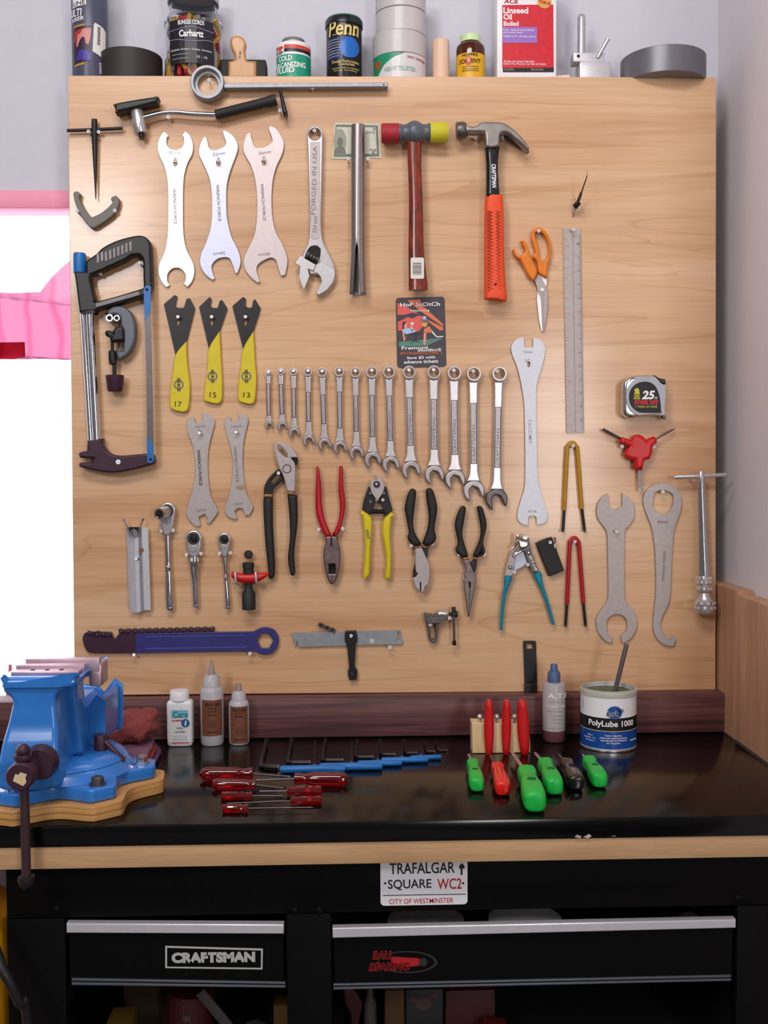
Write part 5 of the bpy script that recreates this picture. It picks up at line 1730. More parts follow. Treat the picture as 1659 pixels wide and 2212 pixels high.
hook(1141.5, 777, 'small hook through the slot of the long pedal wrench', .013)

# pin spanners
for lab, hx, mm, L_, yt_ in (('yellow dipped U shaped pin spanner hanging below the ruler', 1238, m_yeldip, [(1216, 1147), (1219, 1102), (1225, 977), (1228, 965), (1236.5, 956), (1245, 965), (1247.5, 977), (1257, 1099), (1263, 1147)], 961),
                             ('red dipped U shaped pin spanner hanging below the yellow one', 1242, m_reddip, [(1221.5, 1352), (1224.5, 1305), (1230.5, 1182), (1233, 1170), (1241, 1162), (1249, 1170), (1251, 1182), (1260, 1302), (1265, 1352)], 1168)):
    t = thing('pin_spanner', lab, 'spanner', (hx, yt_ + 90), group='U shaped pin spanners')
    ptube('dipped_grip', t, L_[1:-1], 4.6, mm, .008, 14, 5)
    for a, b in ((L_[1], L_[0]), (L_[-2], L_[-1])):
        s_ = -1 if b[0] < hx else 1
        ptube('steel_leg', t, [a, ((a[0] + b[0]) / 2, (a[1] + b[1]) / 2), (b[0], b[1] + 1)], 3.2, m_blacks, .008, 12)
        o_ = P(b[0], b[1] + 2, -.008)
        ptube('pin', t, [(b[0], b[1] - 1, .007), (b[0] + s_ * .6, b[1] + 1, .016)], 2.6, m_dsteel, .012, 10)
    hook(hx, yt_ + 1, 'small hook in the bend of the ' + ('yellow' if mm is m_yeldip else 'red') + ' pin spanner', .017)

# tape measure
zt_ = Z(1310, 790, .13107)
t = thing('tape_measure', 'chrome tape measure with black 25 foot label at the right of the board', 'tape measure', (1392, 858))
zo = [(285, 300), (330, 230), (420, 175), (560, 158), (770, 158), (850, 210), (910, 280), (995, 320), (990, 480), (975, 700), (980, 830), (930, 825), (780, 812), (560, 830), (420, 855), (350, 840), (300, 800), (278, 740), (280, 560)]
plate('case', t, zt_(zo), .002, .036, m_chrome, bev=.006, res=4)
plate('front_face', t, zt_([(325, 480), (345, 380), (420, 270), (520, 200), (640, 175), (780, 175), (850, 230), (905, 290), (985, 325), (980, 480), (968, 700), (972, 822), (930, 818), (780, 800), (560, 818), (500, 810), (410, 750), (345, 640)]), .0355, .0385, M('silver_case_paint', (168, 168, 174), .5, .3), bev=.001)
lb = plate('label', t, zt_([(372, 530), (385, 430), (440, 340), (520, 285), (620, 262), (720, 275), (800, 330), (850, 420), (885, 560), (905, 770), (890, 780), (600, 775), (510, 755), (430, 690), (385, 610)]), .0384, .0390, m_ink, bev=0)
m_ylp = M('tape_label_yellow', (196, 190, 50), .5, nz=0)
m_rdp = M('tape_label_red', (206, 34, 40), .5, nz=0)
ptext(lb, '25', zt_([(690, 482)])[0], 29, 19, .0390, m_whitep, 0, .04, .2)
ptext(lb, 'FT', zt_([(818, 535)])[0], 7, 5, .0390, m_whitep, 0, .03, .2)
ptext(lb, 'POWER TAPE', zt_([(655, 605)])[0], 52, 11, .0390, m_rdp, 0, .04, .2)
ptext(lb, '1" WIDE x 25\' LONG', zt_([(655, 675)])[0], 48, 4, .0390, m_ylp, 0, .02, .15)
ptext(lb, 'OHIO', zt_([(502, 500)])[0], 13, 8, .0390, m_ylp, 0, .03)
ptext(lb, 'FORGE', zt_([(500, 542)])[0], 14, 3.5, .0390, m_ylp, 0, .03)
plate('figure_mark', lb, zt_([(455, 400), (490, 370), (530, 375), (545, 440), (550, 465), (455, 465), (475, 430)]), .0390, .0392, m_ylp, bev=0)
plate('lock_button', t, zt_([(760, 160), (800, 158), (880, 205), (970, 220), (985, 300), (955, 300), (880, 270), (820, 205)]), .010, .030, m_black, bev=.002)
plate('end_hook', t, zt_([(930, 826), (982, 832), (985, 880), (965, 875), (930, 860)]), .012, .028, m_dsteel, bev=.0006, sm=False)

# three way hex wrench
t = thing('three_way_hex_wrench', 'red three way hex wrench with steel rods below the tape measure', 'wrench', (1381, 970))
plate('hub', t, zg([(380, 548), (420, 563), (442, 590), (500, 562), (512, 572), (526, 605), (490, 640), (488, 680), (470, 730), (428, 742), (412, 817), (360, 812), (352, 740), (310, 735), (280, 705), (290, 670), (310, 640), (243, 607), (250, 580), (265, 567), (330, 590), (345, 563)]), .003, .026, m_red, bev=.007, res=4)
for nm, a, b, r_ in (('rod', (262, 590), (110, 508), 3.4), ('rod', (505, 585), (650, 503), 2.2), ('rod', (387, 800), (390, 972), 3.9)):
    p0, p1 = zg([a])[0], zg([b])[0]
    ptube(nm, t, [p0, (p0[0] * .12 + p1[0] * .88, p0[1] * .12 + p1[1] * .88), (p0[0] * .1 + p1[0] * .9, p0[1] * .1 + p1[1] * .9), (p0[0] * .06 + p1[0] * .94, p0[1] * .06 + p1[1] * .94), p1], [r_, r_, r_ * .7, r_, r_ * .9], m_dsteel if r_ < 3.8 else m_satin, .014, 6)
hook(1346, 963, 'small hook under the left arm of the red hex wrench', .024)
hook(1415, 963, 'small hook under the right arm of the red hex wrench', .024)

# T handle chuck
t = thing('tap_chuck', 'long chrome T handle tap chuck at the right board edge', 'T handle', (1516, 1150))
ptube('cross_bar', t, [(1455, 1031), (1462, 1030.6), (1463, 1030.5), (1512, 1028), (1568, 1025.5)], [3.6, 4, 4.6, 4.6, 4.4], m_satin, .024, 16)
palong('hub', t, (1514, 1018), (1515, 1040), [(0, 5.5), (.15, 7.5), (.85, 7.5), (1, 7)], m_satin, .024)
palong('shaft', t, (1514.5, 1036), (1521, 1250), [(0, 7.5), (.5, 9.5), (1, 13)], m_chrome, .022, 28)
palong('chuck', t, (1520.5, 1244), (1524, 1325), [(0, 13), (.02, 15.5), (.2, 15.5), (.22, 13.5), (.25, 13.5), (.27, 15), (.42, 15), (.45, 13), (.5, 14), (.62, 17), (.66, 21), (.9, 22), (.97, 20), (1, 15)], m_satin, .026, 12)
for row_, (f0_, r_) in enumerate(((.06, 15.4), (.16, 15.4), (.34, 15.4), (.72, 21.6), (.84, 21.8))):
    a_, b_ = P(1520.5, 1244, -.026), P(1524, 1325, -.026)
    c_ = a_ + (b_ - a_) * f0_
    for k in range(9):
        an = R(-100 + 40 * k + (20 if row_ % 2 else 0))
        if abs(an) > R(115):
            continue
        rr = r_ * sc(-.026)
        box('knurl_block', t, c_ + Vector((rr * math.sin(an), -rr * math.cos(an), 0)), (rr * .32, .0016, .0055), m_steelw, .0004, (0, 0, an))
hook(1502, 1036, 'small hook under the left arm of the chrome T handle', .028)
hook(1527, 1034.5, 'small hook under the right arm of the chrome T handle', .028)

# broad flat wrench and hook spanner
t = thing('open_end_wrench', 'broad flat grey double open ended wrench left of the hook spanner', 'wrench', (1331, 1230))
plate('wrench_body', t, zg([(152, 990), (115, 1010), (78, 1060), (65, 1120), (75, 1180), (120, 1240), (145, 1300), (150, 1500), (152, 1760), (120, 1830), (75, 1900), (62, 1960), (80, 2030), (130, 2090), (176, 2107), (181, 2060), (145, 2023), (142, 1950), (162, 1910), (215, 1890), (270, 1910), (290, 1950), (290, 2010), (250, 2058), (255, 2100), (276, 2103), (330, 2060), (365, 1990), (368, 1930), (340, 1860), (295, 1800), (275, 1740), (275, 1300), (300, 1240), (340, 1180), (349, 1110), (335, 1050), (290, 1005), (255, 986), (258, 1080), (210, 1112), (160, 1088)]), .003, .007, m_steelm, [circ(*zg([(211, 1272)])[0], 4, 16)], .0006)
hook(1331, 1147, 'small hook through the broad grey open ended wrench', .014)
t = thing('hook_spanner', 'flat grey spanner marked 36mm with box opening and hooked lower end', 'spanner', (1432, 1220))
plate('spanner_body', t, zg([(560, 912), (625, 928), (678, 972), (701, 1040), (690, 1130), (660, 1210), (640, 1300), (626, 1500), (620, 1700), (603, 1810), (560, 1900), (545, 1960), (558, 2025), (600, 2070), (628, 2072), (632, 2055), (645, 2053), (657, 2082), (640, 2128), (590, 2126), (530, 2090), (495, 2030), (488, 1960), (498, 1850), (510, 1700), (505, 1450), (495, 1350), (475, 1240), (430, 1120), (413, 1050), (430, 980), (482, 930)]), .003, .007, m_steelm,
      [zg([(510, 975), (560, 962), (612, 980), (638, 1005), (631, 1090), (592, 1140), (540, 1143), (482, 1085), (495, 1000)])], .0006)
ptext(t, '36mm', zg([(556, 1200)])[0], 25, 7, .007, m_etch, 0, .01, .2)
ptext(t, 'WRENCH FORCE', zg([(567, 1530)])[0], 66, 6, .007, m_etch, 87, .015)
hook(1431, 1061, 'small hook in the box opening of the hook spanner', .014)

# two small cone wrenches
t = thing('flat_cone_wrench', 'flat grey cone wrench under the leftmost yellow handled wrench', 'wrench', (435, 1010), group='flat grey cone wrenches')
plate('wrench_body', t, zc([(850, 58), (822, 75), (808, 110), (820, 180), (845, 240), (860, 320), (866, 420), (855, 520), (830, 610), (808, 690), (815, 730), (850, 775), (880, 790), (902, 780), (887, 725), (930, 706), (945, 740), (938, 760), (960, 772), (1000, 720), (1018, 690), (1000, 650), (970, 590), (955, 500), (948, 380), (955, 270), (975, 180), (993, 110), (985, 70), (945, 42), (910, 38), (914, 75), (905, 96), (870, 108), (858, 75)]), .003, .0065, m_steelm, [circ(431, 934, 4, 16)], .0005)
ptext(t, 'WRENCH FORCE', zc([(895, 402)])[0], 77, 6.5, .0065, m_ink, -87, .015, .2)
ptext(t, '16mm', zc([(900, 125)])[0], 22, 6, .0065, m_etch, 8)
ptext(t, '15mm', zc([(903, 682)])[0], 22, 6, .0065, m_etch, 8)
hook(431, 934, 'small hook through the flat grey cone wrench on the left', .013)
t = thing('flat_cone_wrench', 'smaller flat grey cone wrench with rusty patch, right of the other', 'wrench', (513, 1005), group='flat grey cone wrenches')
plate('wrench_body', t, zc([(1082, 58), (1062, 85), (1060, 120), (1078, 190), (1100, 270), (1115, 360), (1110, 480), (1090, 580), (1065, 660), (1062, 690), (1085, 725), (1130, 745), (1144, 735), (1125, 690), (1150, 668), (1180, 672), (1195, 718), (1225, 715), (1248, 665), (1235, 630), (1205, 570), (1190, 480), (1180, 370), (1185, 240), (1205, 140), (1217, 85), (1205, 55), (1160, 40), (1150, 45), (1156, 75), (1130, 100), (1105, 95), (1095, 62)]), .003, .0065, m_steelm, [circ(510, 932, 3.6, 16)], .0005)
plate('rust_patch', t, zc([(1130, 530), (1165, 515), (1200, 520), (1195, 545), (1165, 552)]), .0064, .0066, M('rust_stain', (170, 140, 120), .6, .4, nz=.15), bev=0)
ptext(t, 'WRENCH FORCE', zc([(1138, 380)])[0], 77, 6, .0065, m_etch, -86, .01, .2)
ptext(t, '14mm', zc([(1140, 125)])[0], 22, 6, .0065, m_etch, 8)
ptext(t, '13mm', zc([(1152, 640)])[0], 20, 6, .0065, m_etch, 8)
hook(510, 932, 'small hook through the smaller flat grey cone wrench', .013)

# folded aluminium bracket with wire clips
zb2 = Z(250, 1080, .22303)
t = thing('channel_bracket', 'folded aluminium channel with two wire clips at its top', 'bracket', (300, 1230))
bm = bmesh.new()
prof = [(105, .014), (160, .006), (175, .016), (215, .016), (235, .006), (250, .014), (312, .014)]
top = [P(*zb2([(u, 266)])[0], -d_) for u, d_ in prof]
bot = [P(*zb2([(u + 27, (1080 if 140 < u < 240 else 1066) + (14 if u < 200 else 0))])[0], -d_) for u, d_ in prof]
va = []
for off in (0, .0012):
    va.append([[bm.verts.new(v + Vector((0, off, 0))) for v in top], [bm.verts.new(v + Vector((0, off, 0))) for v in bot]])
for i in range(len(prof) - 1):
    a_, b_ = va
    bm.faces.new((a_[0][i], a_[0][i + 1], a_[1][i + 1], a_[1][i]))
    bm.faces.new((b_[0][i], b_[1][i], b_[1][i + 1], b_[0][i + 1]))
    for e_ in (0, 1):
        bm.faces.new((a_[e_][i], b_[e_][i], b_[e_][i + 1], a_[e_][i + 1]))
for i in (0, -1):
    bm.faces.new((va[0][0][i], va[0][1][i], va[1][1][i], va[1][0][i]))
put('channel', bm_mesh(bm), m_alu, t, 20)
pdisc('hole', t, zb2([(250, 486)])[0], 5, .0140, .0144, m_copper, 0, 16)
plate('slot', t, zb2([(185, 568), (225, 560), (232, 580), (200, 592), (185, 590)]), .0160, .0164, m_dsteel, bev=0)
plate('top_notch', t, zb2([(122, 262), (226, 262), (205, 355), (200, 290), (150, 290), (146, 355)]), .0162, .0166, m_hole, bev=0, sm=False)
for pts in ([(150, 355), (122, 280), (92, 215), (78, 195), (82, 185), (95, 200)], [(205, 355), (235, 270), (255, 210), (272, 190), (268, 182), (255, 195)]):
    ptube('wire_clip', t, zb2(pts), 1.6, m_chrome, .018, 8, 4)
palong('clip_tongue', t, zb2([(175, 280)])[0], zb2([(183, 362)])[0], [(0, 3), (1, 3)], m_chrome, .018, 8)
hook(293, 1207, 'small hook in the slot of the aluminium channel', .02)

# ratchets
rat = [
    ('large chrome ratchet with a hex socket, leftmost of the three ratchets', (497, 105), 82, (495, 335), 46, [(500, 330, 24), (505, 500, 26), (508, 620, 26), (510, 650, 32), (510, 690, 26), (514, 740, 30), (520, 900, 36), (526, 1030, 36), (527, 1062, 30)], ((440, 295), (555, 290)), 'large ratchet', 62),
    ('middle chrome ratchet with a hinged flex head', (752, 372), 80, (757, 545), 54, [(758, 540, 42), (760, 600, 44), (760, 645, 42), (762, 700, 36), (768, 780, 28), (772, 900, 28), (777, 1000, 27), (777, 1038, 24)], ((686, 525), (826, 515)), 'flex head ratchet', 60),
    ('smallest chrome ratchet, right of the hinged one', (1050, 380), 64, (1052, 545), 34, [(1056, 540, 18), (1060, 640, 18), (1063, 720, 14), (1066, 750, 20), (1068, 780, 16), (1074, 850, 20), (1082, 960, 24), (1085, 1030, 24), (1086, 1052, 20)], ((1005, 512), (1110, 508)), 'smallest ratchet', 48)]
for i, (lab, hc, hr, nb_, nw, hd, hks, hn, ci) in enumerate(rat):
    t = thing('ratchet', lab, 'ratchet', zb2([(hc[0], 600)])[0], group='three chrome ratchets')
    ol = []
    for a_ in range(205, -30, -15):
        ol.append((hc[0] + hr * math.cos(R(a_)), hc[1] - hr * math.sin(R(a_))))
    ol += [(nb_[0] + nw * 1.25, nb_[1] - 70), (nb_[0] + nw * .8, nb_[1] - 10), (nb_[0] + nw * .4, nb_[1] + 8), (nb_[0] - nw * .4, nb_[1] + 8), (nb_[0] - nw * .8, nb_[1] - 10), (nb_[0] - nw * 1.25, nb_[1] - 70)]
    plate('head', t, zb2(ol), .004, .019, m_satin, bev=.003, n=3)
    c_ = zb2([hc])[0]
    pdisc('recess', t, (c_[0], c_[1]), ci * .223, .0188, .0193, m_hole, 0, 28)
    pdisc('retainer_ring', t, (c_[0], c_[1]), ci * .223 * .86, .0190, .0205, m_dsteel, .0004, 28, ci * .223 * .66)
    if i == 0:
        o_ = P(*zb2([(485, 115)])[0], -.019)
        k_ = sc(-.03)
        s_ = lathe('socket', t, o_, (-.30, -1, -.10), [(0, 0), (0, 13 * k_), (.010, 13 * k_), (.014, 12 * k_), (.026, 12 * k_), (.027, 11.4 * k_), (.027, 9 * k_), (.0262, 9 * k_), (.0262, 0)], m_chrome, 30)
        a_ = Vector((-.30, -1, -.10)).normalized()
        lathe('hex_cavity', s_, o_, (-.30, -1, -.10), [(.0268, 0), (.0268, 8.6 * k_), (.0272, 8.6 * k_), (.0272, 0)], m_hole, 6, 20)
    else:
        pdisc('drive_stud', t, c_, ci * .223 * .52, .019, .027, m_blacks, .002, 20)
    pdisc('lever_cap', t, zb2([(nb_[0] - 6, nb_[1] - (125 if i == 0 else 72 if i == 1 else 92))])[0], (26 if i == 0 else 32 if i == 1 else 22) * .223, .0188, .0202, m_satin, .0006, 24)
    pts = [zb2([(a, b)])[0] for a, b, c in hd]
    k_ = sc(-.012)
    tube('handle', t, [P(a, b, -.012) for a, b in pts], [(h[2] * .223 * k_, h[2] * .19 * k_) for h in hd], m_chrome, 20, 4, up=(0, 1, 0))
    pa = zb2([(hd[-1][0] - 1, hd[-1][1] - 24)])[0]
    pb_ = zb2([(hd[-1][0], hd[-1][1] - 18)])[0]
    if i == 1:
        plate('hinge_block', t, zb2([(738, 600), (785, 600), (785, 640), (738, 640)]), .0195, .0212, m_dsteel, bev=.0006, sm=False)
        for u in (728, 792):
            plate('hinge_cheek', t, zb2([(u - 9, 560), (u + 9, 560), (u + 10, 640), (u - 10, 640)]), .008, .0215, m_chrome, bev=.0015, sm=False)
    ring('handle_band', t, P(*pa, -.012), P(*pb_, -.012) - P(*pa, -.012), [(0, hd[-2][2] * .223 * k_ * .98), (0, hd[-2][2] * .223 * k_ * 1.05), (.0016, hd[-2][2] * .223 * k_ * 1.05), (.0016, hd[-2][2] * .223 * k_ * .98)], m_steel, 24)
    for (u, v), sd in zip(hks, ('left', 'right')):
        p_ = zb2([(u, v)])[0]
        hook(p_[0], p_[1], 'small hook at the %s of the neck of the %s' % (sd, hn), .016)

# chain pin tool with red wing
t = thing('wing_nut_tool', 'black tool with red cross wing beside the slip joint pliers', 'tool', (538, 1250))
palong('upper_barrel', t, zb2([(1284, 606)])[0], zb2([(1284, 715)])[0], [(0, 11), (.04, 12.5), (.45, 12.5), (.5, 11.3), (1, 11.3)], m_blackr, .022)
palong('lower_body', t, zb2([(1284, 780)])[0], zb2([(1291, 1060)])[0], [(0, 10.5), (.15, 8.5), (.3, 9), (.42, 14.5), (.55, 14.5), (.56, 15), (1, 14.5)], m_blackr, .022, 12)
ptube('red_wing', t, zb2([(1122, 722), (1140, 725), (1180, 745), (1230, 755), (1284, 757), (1340, 755), (1385, 745), (1430, 730), (1472, 715), (1480, 718)]), [4.5, 7, 9.5, 11, 11.5, 11, 9.5, 7, 3.5, 2], m_red, .024, 16, 4)
for x_ in (1158, 1356):
    cl = [(x_ - 2, 700, .004), (x_ - 2, 702, .030), (x_, 715, .036), (x_ + 4, 780, .036), (x_ + 8, 806, .030), (x_ + 8, 806, .004)]
    tt = thing('clip_hook', 'white coated U hook holding the %s side of the red wing' % ('left' if x_ < 1200 else 'right'), 'hook', zb2([(x_ + 4, 755)])[0], group='white coated U hooks')
    ptube('hook_wire', tt, [(zb2([(a, b)])[0] + (c_,)) for a, b, c_ in cl], 2.5, m_alu, .03, 10, 4)
t = thing('round_peg', 'round black rubber peg above the tool with red wing', 'peg', zb2([(1284, 530)])[0])
p_ = zb2([(1284, 530)])[0]
o_ = P(p_[0], p_[1], -.018)
lathe('peg_body', t, Vector((o_.x, 0, o_.z)), (0, -1, 0), [(-.002, 0), (-.002, .0045), (.008, .0045), (.009, .0075), (.016, .008), (.0185, .006), (.019, .003), (.0185, 0)], m_blackr, 24)

# slip joint pliers
t = thing('slip_joint_pliers', 'large tongue and groove pliers with long black grips', 'pliers', (607, 1100))
plate('lower_jaw', t, zd([(195, 150), (262, 155), (268, 180), (255, 205), (240, 215), (200, 200)]), .004, .012, m_blacks, bev=.001)
plate('lower_arm', t, zd([(130, 232), (155, 260), (165, 300), (150, 322), (97, 370), (93, 412), (33, 412), (35, 355), (70, 290)]), .004, .013, m_blacks, [zd([(82, 325), (84, 312), (130, 265), (145, 270), (148, 285), (105, 330), (90, 334)])], .0015)
plate('upper_jaw', t, zd([(105, 62), (125, 46), (150, 45), (205, 70), (245, 112), (264, 153), (205, 155), (190, 148), (192, 130), (160, 88), (132, 66), (124, 80), (140, 115), (185, 155), (212, 150), (228, 170), (247, 205), (249, 300), (244, 388), (195, 388), (168, 290), (130, 205), (110, 130), (102, 82)]), .013, .023, m_steelm, bev=.0015)
pdisc('pivot_mark', t, zd([(190, 232)])[0], 10, .0228, .0236, m_dsteel, .0003, 28, 7.5)
plate('copper_band', t, zd([(31, 405), (92, 405), (92, 432), (30, 432)]), .003, .0155, m_copper, bev=.003, sm=False)
plate('copper_band', t, zd([(196, 388), (244, 388), (246, 414), (195, 414)]), .010, .0235, m_copper, bev=.003, sm=False)
plate('grip', t, zd([(28, 432), (92, 432), (93, 620), (106, 880), (103, 965), (92, 992), (75, 995), (62, 975), (58, 920), (36, 700), (26, 500)]), .003, .021, m_blackr, bev=.007, res=4)
plate('grip', t, zd([(193, 413), (260, 412), (263, 600), (240, 800), (247, 940), (240, 968), (225, 972), (213, 955), (196, 850), (210, 700), (205, 550)]), .008, .027, m_blackr, bev=.007, res=4)
hook(601.5, 1021, 'small hook above the slot of the tongue and groove pliers', .018)

# red handled lineman pliers
t = thing('lineman_pliers', 'red handled combination pliers hanging nose down', 'pliers', (714, 1140))
plate('grip', t, zd([(391, 226), (398, 214), (407, 218), (413, 240), (426, 340), (432, 470), (452, 580), (497, 692), (478, 702), (448, 690), (395, 560), (386, 450), (390, 320)]), .004, .021, m_redv, bev=.006, res=4)
plate('grip', t, zd([(551, 222), (560, 211), (571, 213), (578, 240), (580, 350), (593, 440), (591, 520), (560, 650), (538, 692), (500, 698), (540, 605), (555, 500), (546, 380), (548, 270)]), .004, .021, m_redv, bev=.006, res=4)
plate('head', t, zd([(450, 700), (497, 696), (545, 700), (540, 730), (558, 790), (556, 900), (530, 1000), (508, 1028), (492, 1026), (470, 990), (445, 880), (443, 790), (458, 740)]), .005, .022, M('worn_forged_steel', (120, 102, 102), .42, .7, nz=.25, ns=60), [zd([(480, 892), (523, 892), (523, 955), (482, 955)])], .003)
plate('cutter_gap', t, zd([(492, 700), (502, 700), (503, 770), (490, 765)]), .0215, .0223, m_hole, bev=0, sm=False)
plate('jaw_line', t, zd([(501, 955), (504, 955), (503, 1024), (500, 1024)]), .0215, .0223, m_hole, bev=0, sm=False)
plate('jaw_cavity', t, zd([(478, 890), (525, 890), (525, 957), (480, 957)]), .006, .010, m_hole, bev=0, sm=False)
hook(688, 1143, 'small hook at the left grip of the red handled pliers', .022)
hook(740, 1141.5, 'small hook at the right grip of the red handled pliers', .022)

# yellow cable cutter
t = thing('cable_cutter', 'yellow handled cable cutter with round silver head', 'cutter', (815, 1130))
plate('grip', t, zd([(703, 515), (735, 535), (766, 560), (780, 605), (770, 750), (762, 940), (745, 983), (718, 992), (716, 970), (728, 800), (722, 660)]), .004, .022, m_yellow, bev=.006, res=4)
plate('grip', t, zd([(925, 520), (912, 600), (905, 700), (912, 830), (906, 975), (893, 1000), (880, 996), (868, 975), (876, 850), (850, 700), (848, 620), (868, 568)]), .004, .022, m_yellow, bev=.006, res=4)
plate('side_plate', t, zd([(752, 355), (770, 358), (772, 400), (802, 452), (790, 500), (766, 552), (735, 530), (708, 512), (720, 450)]), .006, .016, m_blacks, bev=.001)
plate('side_plate', t, zd([(860, 354), (878, 356), (895, 430), (921, 518), (900, 540), (870, 556), (850, 500), (825, 462), (850, 400)]), .006, .016, m_blacks, bev=.001)
plate('cutter_head', t, zd([(795, 274), (830, 285), (856, 318), (862, 365), (850, 402), (815, 455), (772, 392), (765, 335), (782, 302), (808, 312), (812, 300)]), .012, .022, m_steelm, bev=.0012)
pdisc('pivot_bolt', t, zd([(810, 338)])[0], 7, .022, .026, m_blacks, .001, 20)
pdisc('pivot_bolt_top', t, zd([(808, 338)])[0], 3, .0258, .0275, m_satin, .0006, 16)
for p_ in ((765, 402), (860, 402), (768, 460), (852, 448)):
    pdisc('small_bolt', t, zd([p_])[0], 4, .016, .019, m_dsteel if p_[0] != 852 else m_satin, .001, 16)
palong('spring', t, zd([(756, 526)])[0], zd([(876, 528)])[0], [(i / 24, 5.4 if i % 2 else 4.6) for i in range(25)], m_blacks, .012, 18)
ptext(t, 'PEDROS', zd([(748, 683)])[0], 20, 6, .0222, m_etch, -80, .03)
hook(814.5, 1078, 'small hook at the centre of the yellow cable cutter', .026)

# diagonal cutters
t = thing('diagonal_cutters', 'black handled diagonal cutters right of the yellow cable cutter', 'cutters', (909, 1160))
plate('grip', t, zd([(1030, 398), (1045, 374), (1062, 369), (1078, 378), (1083, 400), (1076, 470), (1062, 600), (1078, 680), (1120, 752), (1090, 775), (1042, 746), (1022, 702), (1032, 668), (1012, 560), (1003, 505), (1018, 430)]), .004, .024, m_blackr, bev=.007, res=4)
plate('grip', t, zd([(1150, 388), (1160, 370), (1180, 366), (1198, 380), (1216, 430), (1230, 515), (1210, 640), (1222, 705), (1205, 745), (1165, 770), (1125, 750), (1160, 650), (1170, 560), (1156, 450)]), .004, .024, m_blackr, bev=.007, res=4)
plate('copper_band', t, zd([(1068, 768), (1118, 758), (1124, 780), (1074, 786)]), .008, .020, m_copper, bev=.002, sm=False)
plate('copper_band', t, zd([(1128, 760), (1176, 766), (1172, 780), (1128, 782)]), .006, .016, m_copper, bev=.002, sm=False)
plate('back_arm', t, zd([(1122, 778), (1166, 778), (1156, 865), (1140, 850)]), .005, .013, m_blacks, bev=.001)
plate('back_jaw', t, zd([(1078, 870), (1062, 935), (1060, 985), (1090, 985), (1090, 880)]), .005, .013, m_blacks, bev=.001)
plate('front_jaw', t, zd([(1075, 785), (1122, 778), (1150, 840), (1174, 900), (1170, 1010), (1138, 1075), (1112, 1085), (1076, 1045), (1060, 985), (1082, 975), (1092, 950), (1078, 930)]), .013, .022, m_steelm, bev=.0016)
plate('jaw_slot', t, zd([(1107, 1012), (1117, 1012), (1116, 1074), (1107, 1074)]), .0218, .0224, m_hole, bev=0, sm=False)
plate('jaw_nick', t, zd([(1138, 1055), (1150, 1030), (1152, 1035), (1142, 1062)]), .0218, .0224, m_hole, bev=0, sm=False)
hook(889, 1178, 'small hook at the left grip of the diagonal cutters', .024)
hook(934.5, 1174, 'small hook at the right grip of the diagonal cutters', .024)

# needle nose pliers
t = thing('needle_nose_pliers', 'black handled needle nose pliers hanging nose down', 'pliers', (1017, 1200))
plate('grip', t, zd([(1385, 510), (1395, 494), (1408, 487), (1422, 494), (1427, 512), (1416, 580), (1402, 680), (1420, 760), (1444, 833), (1412, 845), (1370, 822), (1355, 788), (1372, 740), (1352, 640), (1354, 590), (1370, 540)]), .004, .022, m_blackr, bev=.006, res=4)
plate('grip', t, zd([(1504, 508), (1512, 492), (1526, 489), (1542, 502), (1560, 560), (1570, 630), (1547, 740), (1560, 798), (1545, 830), (1505, 843), (1475, 835), (1515, 740), (1530, 670), (1520, 580)]), .004, .022, m_blackr, bev=.006, res=4)
plate('copper_band', t, zd([(1402, 845), (1440, 838), (1446, 858), (1410, 866)]), .008, .019, m_copper, bev=.002, sm=False)
plate('copper_band', t, zd([(1474, 836), (1510, 842), (1502, 862), (1476, 858)]), .006, .016, m_copper, bev=.002, sm=False)
plate('back_arm', t, zd([(1478, 858), (1502, 862), (1496, 920), (1484, 948), (1455, 885)]), .005, .013, m_blacks, bev=.001)
plate('front_jaw', t, zd([(1410, 865), (1444, 858), (1470, 920), (1496, 980), (1490, 1035), (1448, 1252), (1440, 1255), (1412, 1042), (1410, 1000), (1420, 985), (1412, 960), (1426, 940)]), .012, .021, M('worn_plier_steel', (128, 116, 116), .42, .7, nz=.2, ns=80), bev=.0016)
plate('jaw_slot', t, zd([(1443, 1010), (1459, 1010), (1458, 1052), (1445, 1052)]), .0208, .0214, m_hole, bev=0, sm=False)
plate('jaw_line', t, zd([(1450, 1052), (1452.5, 1052), (1446, 1250), (1444, 1250)]), .0208, .0213, m_hole, bev=0, sm=False)
hook(992.5, 1197.5, 'small hook at the left grip of the needle nose pliers', .024)
hook(1047, 1197, 'small hook at the right grip of the needle nose pliers', .024)

# teal cable puller
zq = Z(1070, 1140, .10398)
t = thing('cable_puller', 'teal handled cable puller pliers with chrome linkage head', 'pliers', (1138, 1255))
plate('web_plate', t, zq([(440, 560), (600, 490), (640, 600), (690, 740), (640, 770), (450, 870), (380, 900), (400, 700)]), .006, .010, m_steelb, bev=.0005)
plate('left_arm', t, zq([(340, 470), (460, 470), (430, 600), (400, 740), (355, 1000), (200, 1000), (250, 740)]), .010, .016, m_steelm, bev=.001)
plate('right_arm', t, zq([(500, 200), (700, 200), (730, 420), (800, 640), (900, 890), (780, 950), (680, 720), (600, 480), (520, 440)]), .010, .018, m_dsteel, bev=.001)
plate('head_block', t, zq([(480, 290), (530, 260), (690, 290), (695, 350), (660, 410), (560, 430), (490, 400)]), .016, .034, m_chrome, bev=.003)
plate('head_roller', t, zq([(520, 250), (530, 190), (700, 200), (700, 250)]), .014, .030, m_chrome, bev=.004)
palong('crank_pin', t, zq([(580, 175)])[0], zq([(690, 175)])[0], [(0, 3), (1, 3)], m_chrome, .026, 12)
ptube('crank_lever', t, zq([(465, 165), (455, 240), (430, 330), (400, 390), (345, 440)]), [3.4, 3, 3, 2.6, 2], m_chrome, .026, 12, 4)
pdisc('crank_knob', t, zq([(465, 165)])[0], 3.8, .022, .032, m_steelw, .002, 16)
